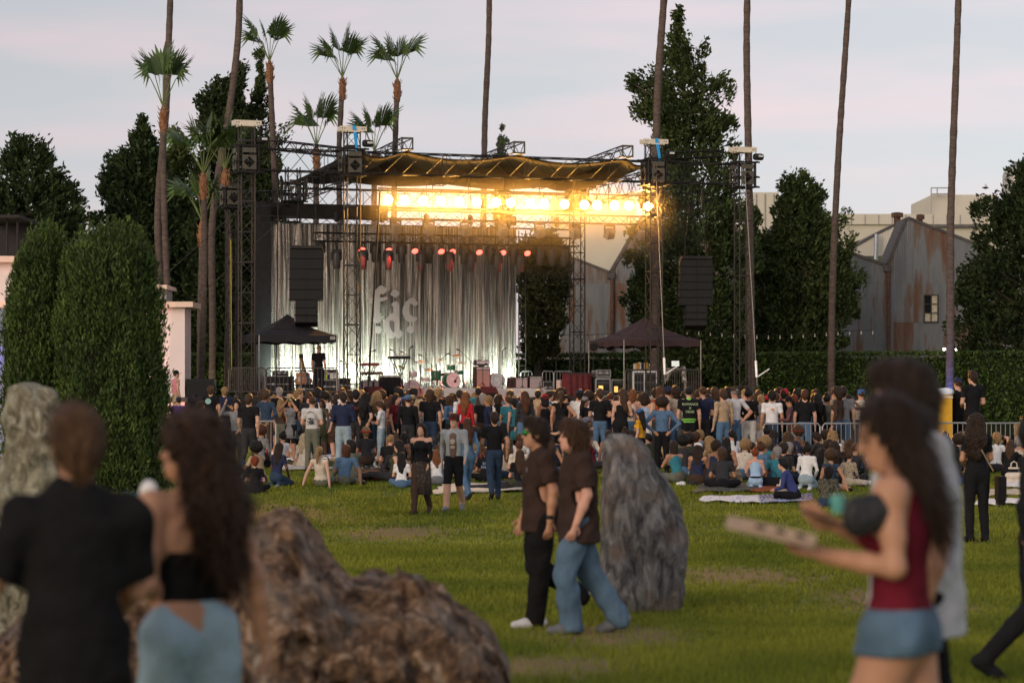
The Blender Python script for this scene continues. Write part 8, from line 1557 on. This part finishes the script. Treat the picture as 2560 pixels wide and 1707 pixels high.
def kit(label, u, b, zb, shell, headm, sc=1.0, rz=0.0):
    o = empty('drum_kit', spt(u, b, zb), SRZ + rz); o.scale = (sc,) * 3
    k = MB(); drum(k, (0, .22, .29), .28, .40, (0, -1, 0)); bd = k.obj('bass_drum', shell, o, True); q = MB(); q.lathe((0, -.19, .29), [(.265, 0), (.265, .012)], 24, (0, -1, 0)); q.obj('drum_head', headm, bd); q = MB(); q.lathe((0, -.17, .29), [(.295, 0), (.295, .03), (.27, .03)], 24, (0, -1, 0)); q.obj('hoop', CHROME, bd)
    for (x, y, z, r, h, nm) in ((.05, .12, .66, .15, .2, 'rack_tom'), (-.52, .22, .28, .19, .36, 'floor_tom'), (.48, .34, .52, .17, .14, 'snare_drum')):
        t = MB(); drum(t, (x, y, z), r, h); tt = t.obj(nm, shell, o, True); t = MB(); t.lathe((x, y, z + h), [(r * 1.02, -.02), (r * 1.02, .008), (r * .9, .006)], 20); t.obj('rim', CHROME, tt)
    for (x, y, z, r, tl) in ((-.42, .12, 1.02, .25, .12), (.32, .18, 1.2, .23, -.1), (.62, .3, .92, .18, .05)):
        s_ = MB(); stand_mb(s_, x, y, z); so = s_.obj('cymbal_stand', CHROME, o); c_ = MB(); c_.lathe((x, y, z), [(r, 0), (r * .5, .018), (.05, .028), (.03, .05), (.008, .055)], 22, (tl, -.12, 1)); c_.obj('cymbal', CYM, so, True)
    st_ = MB(); st_.lathe((.1, .78, .46), [(.17, 0), (.18, .05), (.15, .09)], 14); stand_mb(st_, .1, .78, .46, .2); st_.obj('drum_stool', BLACK, o)
    for x in (-.45, -.6): p_ = MB(); p_.tube((x, .22, .28), (x - .03, .2, 0.01), .01, n=5); p_.obj('leg', CHROME, o)
    return tag(o, label, 'drum kit', 'drum kits')
GREEN_D = mat('drum_green', (.015, .13, .05), rough=.25, var=.25, spec=.6); CLEAR_D = mat('drum_clear', (.50, .44, .42), rough=.2, var=.1, spec=.6); HEADW = mat('drum_head_white', (.62, .56, .53), rough=.6)
kt = kit('green drum kit with white bass drum head in front of the curtain', 1128, 4.6, RZ0, GREEN_D, HEADW, 1.0, .15); kit('pale clear drum kit glowing red beside the black draped box', 1030, 4.2, DECK + .02, CLEAR_D, mat('head_clear', (.5, .42, .40), rough=.3), 1.05, -.2)
q = MB(); q.lathe((.06, -.205, .25), [(.055, 0), (.055, .006)], 14, (0, -1, 0)); q.box((.10, -.208, .33), (.03, .006, .22), M=Matrix.Rotation(R(35), 3, 'Y')); q.obj('guitar_print', TOLEX, kt)
o = empty('loose_drum', spt(1240, 4.4, RZ0), SRZ); k = MB(); drum(k, (0, .2, .28), .27, .38, (0, -1, 0)); k.obj('shell', CLEAR_D, o, True); k = MB(); k.lathe((0, -.185, .28), [(.285, 0), (.285, .03), (.25, .03)], 24, (0, -1, 0)); k.obj('hoop', CHROME, o); k = MB(); k.lathe((0, -.19, .28), [(.06, 0), (.06, .008)], 12, (0, -1, 0)); k.obj('centre_patch', mat('patch_red', (.4, .05, .04)), o); MB().box((0, 0, .02), (.5, .2, .04)).obj('cradle', BLACK, o); tag(o, 'clear bass drum standing right of the tall bass cabinet', 'drum')
def mic(label, u, b, zb, vtop, boom=(0, 0), group='microphone stands'):
    o = empty('microphone_stand', spt(u, b, zb), SRZ); h = Z(vtop, o.location.y) - zb; m = MB(); stand_mb(m, 0, 0, h * (.72 if boom[0] else 1.0)); e = Vector((0, 0, h))
    if boom[0]: e = Vector((boom[0], 0, h)); s0 = Vector((-boom[0] * .3, 0, h * .72 - (h * .28) * .3)); m.tube(s0, e, .011, n=5)
    m.obj('stand', IRON, o); c_ = MB(); dr = Vector((math.copysign(.1, boom[0] or 1), -.02, .03 if boom[0] else .08)); c_.tube(e, e + dr, .016, .024, 8); c_.tube(e + dr, e + dr * 1.35, .032, .028, 8); c_.obj('microphone', BLACK, o); tag(o, label, 'microphone stand', group)
mic('straight microphone stand beside the black draped box', 1023, 3.2, DECK, 872); mic('boom microphone stand reaching over the clear kit', 1050, 3.4, DECK, 882, (-.6, 0)); mic('boom microphone stand over the first cymbal', 1006, 3.6, DECK, 876, (-.35, 0)); mic('boom microphone stand left of the green kit', 1078, 3.2, DECK + .3, 889, (-.35, 0)); mic('boom microphone stand with foam head over the green kit', 1092, 4.2, RZ0, 886, (.35, 0)); mic('boom microphone stand right of the green kit', 1176, 3.6, RZ0, 876, (-.4, 0)); mic('short microphone stand before the tall bass cabinet', 1207, 3.3, RZ0 - .1, 915); mic('straight microphone stand right of the loose drum', 1257, 3.6, RZ0 - .1, 876); mic('thin microphone stand with pale grip near the hedge', 1390, 3.0, DECK, 893); mic('boom microphone stand beside the keyboards', 906, 3.0, DECK, 878, (.35, 0)); mic('low microphone stand in front of the grey combos', 1306, 3.2, DECK + .1, 946); mic('low boom microphone stand before the aluminium case', 1350, 3.0, DECK + .1, 945, (.15, 0)); mic('tall microphone stand by the strapped tower', 870, 2.6, DECK, 905, (-.15, 0))
# keyboards
def keys(label, u, b, zb, w, zt, m):
    o = empty('keyboard', spt(u, b, zb), SRZ); l = MB(); l.tube((-w * .35, 0, 0), (w * .35, 0, zt), .018); l.tube((w * .35, 0, 0), (-w * .35, 0, zt), .018); l.tube((-w * .35, .3, 0), (w * .35, .3, zt), .018); l.tube((w * .35, .3, 0), (-w * .35, .3, zt), .018); l.obj('cross_stand', IRON, o); MB().box((0, .15, zt + .05), (w, .34, .1)).obj('keyboard_body', m, o); MB().box((0, .0, zt + .108), (w * .92, .14, .015)).obj('key_bed', cloth('white'), o); tag(o, label, 'keyboard', 'keyboards')
keys('small keyboard in painted red light on a cross stand beside the strapped tower', 926, 4.0, DECK + .2, .62, .92, mat('key_red_lit', (.30, .06, .05), rough=.4)); keys('long keyboard lying over the grey combos', 932, 4.4, DECK + .2, .8, .6, mat('key_wood', (.16, .09, .07), rough=.5)); keys('electronic pad keyboard on stand above the draped box', 1000, 4.2, DECK, .75, 1.38, TOLEX)  # first keyboard's red is stage light put into its colour
def draped(label, u0, u1, v0, v1, b, zb, m, topm, dep=.6):
    w = wid(u0, u1, b); h = hgt(v0, v1, u0, b); o = empty('draped_box', spt((u0 + u1) / 2, b, zb), SRZ); n = 64; mb = MB(); per = [(-w / 2, 0), (w / 2, 0), (w / 2, dep), (-w / 2, dep)]
    pts = []
    for k in range(4):
        a_, c_ = Vector(per[k] + (0,)), Vector(per[(k + 1) % 4] + (0,)); 
        for i in range(n // 4): pts.append((a_.lerp(c_, i / (n // 4)), (c_ - a_).normalized().cross(Vector((0, 0, 1)))))
    for z, fl in ((0, 1.0), (h * .5, .6), (h, .15)):
        for i, (p, nr) in enumerate(pts): q = p + nr * (.05 * fl * math.sin(i * 1.55) + .05 * fl); mb.v.append((q.x, q.y, z))
    for r_ in range(2):
        for i in range(n): mb.f.append((r_ * n + i, r_ * n + (i + 1) % n, (r_ + 1) * n + (i + 1) % n, (r_ + 1) * n + i)); mb.m.append(0)
    mb.obj('drape', m, o, True); MB().box((0, dep / 2, h + .03), (w * 1.06, dep * 1.05, .06)).obj('top_board', topm, o); tag(o, label, 'draped box', 'draped boxes')
draped('black draped box with red lit top in front of the clear drum kit', 960, 1000, 924, 975, 2.6, DECK - .02, mat('drape_black', (.014, .012, .012), rough=.9), mat('board_pale', (.5, .45, .42), rough=.7)); draped('dark red draped box standing before the tall rear tower', 1420, 1478, 914, 972, 2.4, DECK - .02, mat('drape_red', (.10, .02, .022), rough=.9, var=.3), mat('board_dark', (.05, .03, .03)))
o = empty('monitor_wedge', spt(1222, 2.2, DECK), SRZ); MB().prism([(-.38, 0, 0), (-.38, 0, .12), (-.38, .32, .36), (-.38, .5, 0)], (.76, 0, 0)).obj('cabinet', SPK, o); MB().prism([(-.34, -.012, .14), (-.34, .29, .37), (-.34, .29, .355), (-.34, 0, .125)], (.68, 0, 0)).obj('grille', GRL, o); tag(o, 'black floor monitor wedge before the tall bass cabinet', 'speaker')
o = empty('monitor_wedge', spt(945, 1.8, DECK), SRZ + .3); MB().prism([(-.38, 0, 0), (-.38, 0, .12), (-.38, .32, .36), (-.38, .5, 0)], (.76, 0, 0)).obj('cabinet', SPK, o); MB().prism([(-.34, -.012, .14), (-.34, .29, .37), (-.34, .29, .355), (-.34, 0, .125)], (.68, 0, 0)).obj('grille', GRL, o); tag(o, 'black floor monitor wedge below the grey combos', 'speaker')
# guitars on the rack
def guitar(label, u, b, lean, m):
    o = empty('guitar', spt(u, b, DECK + .45), SRZ); Mx = Matrix.Rotation(R(lean), 3, 'Y') @ Matrix.Rotation(R(-14), 3, 'X'); body = [(0, -.02), (.10, -.01), (.165, .08), (.15, .18), (.105, .24), (.13, .32), (.10, .40), (.03, .42), (-.03, .42), (-.10, .40), (-.13, .32), (-.105, .24), (-.15, .18), (-.165, .08), (-.10, -.01)]
    g_ = MB(); g_.prism([Mx @ Vector((x, 0, z)) for x, z in body], Mx @ Vector((0, .05, 0))); g_.obj('body', m, o); n_ = MB(); n_.box(Mx @ Vector((0, -.005, .66)), (.05, .025, .55), M=Mx); n_.obj('neck', mat('neck_maple', (.30, .17, .08), rough=.4), o); h_ = MB(); h_.box(Mx @ Vector((0, 0, .99)), (.085, .02, .16), M=Mx); h_.obj('headstock', TOLEX, o); pg = MB(); pg.box(Mx @ Vector((0, -.008, .16)), (.10, .012, .16), M=Mx); pg.obj('pickguard', cloth('cream'), o); tag(o, label, 'guitar', 'guitars on the rack')
guitar('orange sunburst guitar on the rack under the canopy', 748, .7, 6, mat('guitar_orange', (.45, .16, .03), rough=.25, spec=.6)); guitar('amber guitar second on the rack under the canopy', 756, .75, 2, mat('guitar_amber', (.35, .13, .05), rough=.25, spec=.6)); guitar('green black guitar on the rack under the canopy', 764, .8, -4, mat('guitar_black', (.02, .04, .025), rough=.25, spec=.6)); guitar('red brown guitar at the end of the rack', 771, .85, -10, mat('guitar_red', (.22, .05, .03), rough=.25, spec=.6))
o = empty('guitar_rack', spt(758, .75, DECK), SRZ); r_ = MB()
for x in (-.4, .4): r_.tube((x, 0, 0), (x, .1, .9), .02); r_.tube((x, .35, 0), (x, .1, .9), .02)
r_.tube((-.4, .1, .9), (.4, .1, .9), .022); r_.tube((-.4, -.02, .42), (.4, -.02, .42), .022); r_.obj('frame', BLACK, o); tag(o, 'black guitar rack behind the stage fence', 'rack')
# stage fences
FEN = mat('fence_dark_steel', (.10, .08, .078), rough=.5, metal=.4)
barrier('dark dense bar fence beside the outermost stage tower', spt(572, -.85), spt(662, -.85), .98, FEN, 'stage fences', .065); barrier('dark bar fence in front of the guitar rack', spt(666, -.8), spt(752, -.8), .98, FEN, 'stage fences', .14); barrier('dark bar fence in front of the stage hand', spt(754, -.8), spt(845, -.8), .98, FEN, 'stage fences', .14); barrier('dark bar fence in front of the mixing racks', spt(1563, .42), spt(1655, .42), .98, FEN, 'stage fences', .11); barrier('dark bar fence beside the silver wrapped stand', spt(1657, .42), spt(1752, .42), .98, FEN, 'stage fences', .09)
for u0, u1, lb in ((1302, 1330, 'galvanised barrier behind the grey combos'), (1356, 1384, 'galvanised barrier behind the gear case'), (1385, 1430, 'galvanised barrier left of the dark red draped box')): barrier(lb, spt(u0, 7.2), spt(u1, 7.2), .98, GALV, 'barriers at the back of the stage')
# mixing racks, screen, wrapped stand
def rack(label, u0, u1, v0, v1, b, fm, glow=None):
    w = wid(u0, u1, b); h = hgt(v0, v1, u0, b); o = empty('equipment_rack', spt((u0 + u1) / 2, b, DECK), SRZ); MB().box((0, .35, h / 2), (w, .6, h)).obj('shell', CASE, o); f_ = MB()
    for x in (-1, 1): f_.box((x * w / 2, .03, h / 2), (.05, .05, h))
    f_.box((0, .03, h), (w, .06, .06)); f_.box((0, .03, .03), (w, .05, .05)); f_.obj('frame', fm, o); n = int(h / .11)
    for k in range(n): MB().box((0, .035, .08 + k * .11), (w - .09, .02, .085)).obj('rack_unit', [TOLEX, mat('unit_grey', (.07, .07, .07), rough=.4), CASE][k % 3], o)
    if glow: MB().box((-w * .15, .02, h * .45), (w * .3, .01, h * .35)).obj('display', emit('rack_glow', (1.0, .55, .15), 1.1), o)
    return tag(o, label, 'rack', 'equipment racks under the canopy')
rack('equipment rack with white frame behind the dark bar fence', 1584, 1612, 905, 968, 1.4, cloth('white')); rack('second equipment rack with white frame under the canopy', 1613, 1642, 905, 968, 1.4, cloth('white')); rack('open metal rack glowing amber right of the dark red drape', 1490, 1526, 925, 970, 2.2, EDGE, True); rack('wide rack with yellow glow behind the round stand lamps', 1530, 1560, 928, 970, 2.4, EDGE, True)
o = empty('tool_shelf', spt(1605, 2.6, DECK), SRZ); MB().box((0, 0, .98), (.7, .4, .05)).obj('shelf', IRON, o)
for k in range(7): MB().box((-.28 + k * .09, 0, 1.12), (.06, .2, .2 + .05 * (k % 3))).obj('binder', [cloth('cream'), cloth('mustard'), cloth('white'), TOLEX][k % 4], o)
for x in (-.33, .33): MB().tube((x, 0, 0), (x, 0, 1.0), .02).obj('leg', IRON, o)
tag(o, 'shelf with bright binders under the dark canopy', 'shelf')
o = empty('control_screen', spt(1688, 1.0, DECK), SRZ - .2); MB().tube((0, 0, 0), (0, 0, 1.05), .025).obj('post', IRON, o); MB().box((0, 0, 1.2), (.36, .05, .3)).obj('bezel', BLACK, o); MB().box((0, -.03, 1.21), (.28, .012, .2)).obj('screen', emit('screen_glow', (.7, .75, .7), .5), o); tag(o, 'small lit control screen on a post beside the wrapped stand', 'screen')
f = Field((-.6, -.3, -.1), (.6, .4, 1.3), .022); f.cone((-.25, 0, .95), (.28, .05, 1.05), .10, .08, 0, .08); f.cone((-.28, 0, .95), (-.34, 0, .62), .10, .05, 0, .08); f.cone((.3, .05, 1.0), (.38, 0, .3), .10, .06, 0, .08); f.cone((.36, 0, .3), (.34, .05, -.0), .05, .05, 0, .05); folds(f, .018, .8); o = mobj('foil_wrap', f.mesh('foil_wrap', [mat('foil_copper', (.36, .22, .10), rough=.3, var=.4, scale=4, metal=.5, col2=(.55, .53, .52))]), None, spt(1690, 1.5, DECK), SRZ); tag(o, 'crumpled copper and silver sheet draped over a stand under the canopy', 'sheet')
for u in (1483, 1523):
    o = empty('stand_lamp', spt(u, 3.0, DECK), SRZ); h = Z(868, o.location.y) - DECK; m = MB(); stand_mb(m, 0, 0, h - .1); m.obj('stand', IRON, o); m = MB(); m.lathe((0, .08, h), [(.08, 0), (.14, .06), (.15, .16), (.13, .2)], 16, (0, -1, .1)); m.obj('lamp_head', BLACK, o); m = MB(); m.lathe((-.06, -.06, h + .12), [(.03, 0), (.01, .02)], 8); m.obj('indicator', emit('indicator_red', (1, .05, .03), 4), o); tag(o, 'round black lamp on a stand left of the dark canopy', 'stage light', 'round stand lamps')
case('gear console on the amber rack', 1492, 1526, 902, 920, 2.3, zb=DECK + .72, m=mat('console_grey', (.10, .09, .085), rough=.5)); case('white panel case left of the dark red drape', 1402, 1414, 928, 970, 3.0, m=mat('panel_white', (.55, .58, .50), rough=.6))
# lamp towers of the far stage edge
o = empty('ladder_truss', spt(1297, 7.6, DECK), SRZ); m = MB(); m.tube((0, 0, 0), (0, 0, 6.4), .025); m.tube((.28, 0, 0), (.28, 0, 6.4), .025)
for k in range(14): m.tube((0, 0, .3 + k * .45), (.28, 0, .3 + k * .45), .014, n=4)
m.obj('ladder', IRON2, o); tag(o, 'thin steel ladder truss at the edge of the silver curtain', 'truss')
# guy cables
def cable(label, a, b, r=.014, sag=.0, m=None, turn=False):
    o = empty('guy_cable', a); n = 8; pts = [Vector(a).lerp(Vector(b), i / n) - Vector(a) - Vector((0, 0, sag * math.sin(math.pi * i / n))) for i in range(n + 1)]; MB().path(pts, r, 5).obj('cable', m or IRON2, o)
    if turn: t = Vector(b) - Vector(a); q = t * .04; MB().tube(q, q + t.normalized() * .6, .05, n=6).obj('turnbuckle', mat('buckle_white', (.55, .52, .5), rough=.4, metal=.4), o); MB().tube(q, q + Vector((.45, 0, .3)), .03, n=5).obj('lever', mat('buckle_white'), o)
    return tag(o, label, 'cable', 'guy cables of the stage')
cable('pale guy cable running down beside the blue strapped far tower', P(1663, 958, 84.5), P(1640, 430, 86.5), turn=True, m=mat('cable_pale', (.30, .27, .24), rough=.5)); cable('pale guy cable running down beside the outermost far tower', P(1893, 965, 86), P(1862, 430, 87.5), turn=True, m=mat('cable_pale')); cable('dark cable bundle slanting down before the silver curtain', P(920, 975, 83), P(950, 480, 84.5), .035, m=BLACK); cable('thin guy wire from the palms to the speaker tower', P(405, 830, 86), P(690, 560, 84)); cable('second thin guy wire crossing the pavilion to the tower', P(400, 700, 86), P(600, 520, 82.5)); cable('dark power cable hanging from the first tower', S(TB - 2.6, .3, DECK), S(TB - 2.6, 0, 9.3), .02, m=BLACK); cable('yellow strap line beside the palm by the fence', P(579, 925, 83), P(577, 600, 83), .012, m=mat('strap_yellow', (.50, .38, .02)))
# cable runs along the front trusses
def hanging(label, u, b, v0, v1, r=.06): o = empty('cable_loom', spt(u, b, SZ(v1, tu(u, b), b))); MB().path([Vector((0, 0, 0)), Vector((.05, 0, (SZ(v0, tu(u, b), b) - SZ(v1, tu(u, b), b)) * .5)), Vector((0, 0, SZ(v0, tu(u, b), b) - SZ(v1, tu(u, b), b)))], [r * .5, r, r * .8], 7).obj('loom', BLACK, o); tag(o, label, 'cable', 'hanging cable looms')
hanging('thick black cable loom hanging from the short front truss', 763, -.1, 445, 505); hanging('black cable loom hanging under the far short truss', 1755, -.1, 475, 525); hanging('black cable loom hanging behind the first amber lamp', 702, .4, 440, 480)
# ---- string of bulbs
o = empty('string_light', P(1310, 832, 98)); pts = [P(u, 832 + 6 * math.sin((u - 1310) / 740 * math.pi * 3), 98) - o.location for u in range(1310, 2210, 30)]; MB().path(pts, .010, 4).obj('wire', BLACK, o)
for i, u in enumerate(range(1312, 2200, 29)): p = P(u, 832 + 6 * math.sin((u - 1310) / 740 * math.pi * 3), 98) - o.location; b_ = MB(); b_.lathe(p - Vector((0, 0, .16)), [(.008, 0), (.024, .02), (.028, .05), (.014, .09), (.014, .15)], 8); b_.obj('bulb', emit('bulb_warm', (1.0, .82, .6), .15, (.25, .2, .15)), o)
tag(o, 'string of small round bulbs hanging along the hedge', 'string light')
# ---- lamps at the palms and the work lamp
def uplight(label, loc, aim, col, power, ang=R(50)):
    o = empty('uplight', loc); MB().lathe((0, 0, 0), [(.10, 0), (.12, .05), (.10, .16)], 12).obj('can', BLACK, o); MB().lathe((0, 0, .165), [(.09, 0), (.085, .012)], 12).obj('lens', emit('uplens_%s' % label[:12].replace(' ', '_'), col, 6), o); spot(o, (0, 0, .25), aim, col, power, ang, .8, .05); tag(o, label, 'uplight', 'uplights at the palms')
uplight('blue uplight at the foot of the palm before the warehouse', Vector((X(2374, 92.3), 92.3, gz(92) + .55)), (0, .32, 1), (.06, .16, 1.0), 620); uplight('yellow green uplight at the foot of the orange trunk palm', Vector((X(570, 88.9), 88.9, gz(89) + .75)), (0, .55, 1), (.95, .95, .45), 120); uplight('yellow uplight behind the fan palm trunks', Vector((X(533, 98.9), 98.9, gz(99) + .5)), (0, .5, 1), (.95, .95, .45), 120); uplight('blue uplight below the lilac booth wall', Vector((X(4, 58.5), 58.5, gz(58.5) + 1.2)), (0, .5, 1), (.12, .16, 1.0), 160, R(80)); uplight('rosy uplight washing the pale pavilion wall', Vector((X(448, 81.5), 81.5, gz(81))), (-.1, .9, 1), (1.0, .55, .48), 420, R(100)); uplight('rosy uplight washing the pavilion gable beside the juniper', Vector((X(18, 82.2), 82.2, gz(81) + 2.4)), (0, .8, 1), (1.0, .55, .48), 160, R(100))
o = empty('work_lamp', P(2375, 877, 106)); MB().box((0, 0, 0), (.7, .12, .3)).obj('housing', BLACK, o); MB().box((0, -.07, 0), (.64, .02, .25)).obj('lens', emit('work_white', (1, .95, .8), 7), o); MB().tube((0, .05, -.1), (0, .05, -(P(2375, 877, 106).z - gz(106))), .04).obj('post', IRON, o); tag(o, 'bright white work lamp behind the hedge and blue lit palm', 'lamp')
# speaker stack beside the fence
o = empty('speaker_box', gp(500, 84)); MB().box((0, .4, 1.12), (.95, .8, 2.25)).obj('cabinet', SPK, o); MB().box((0, -.012, 1.12), (.88, .02, 2.15)).obj('grille', GRL, o); tag(o, 'tall black subwoofer stack before the palm trunks', 'speaker')
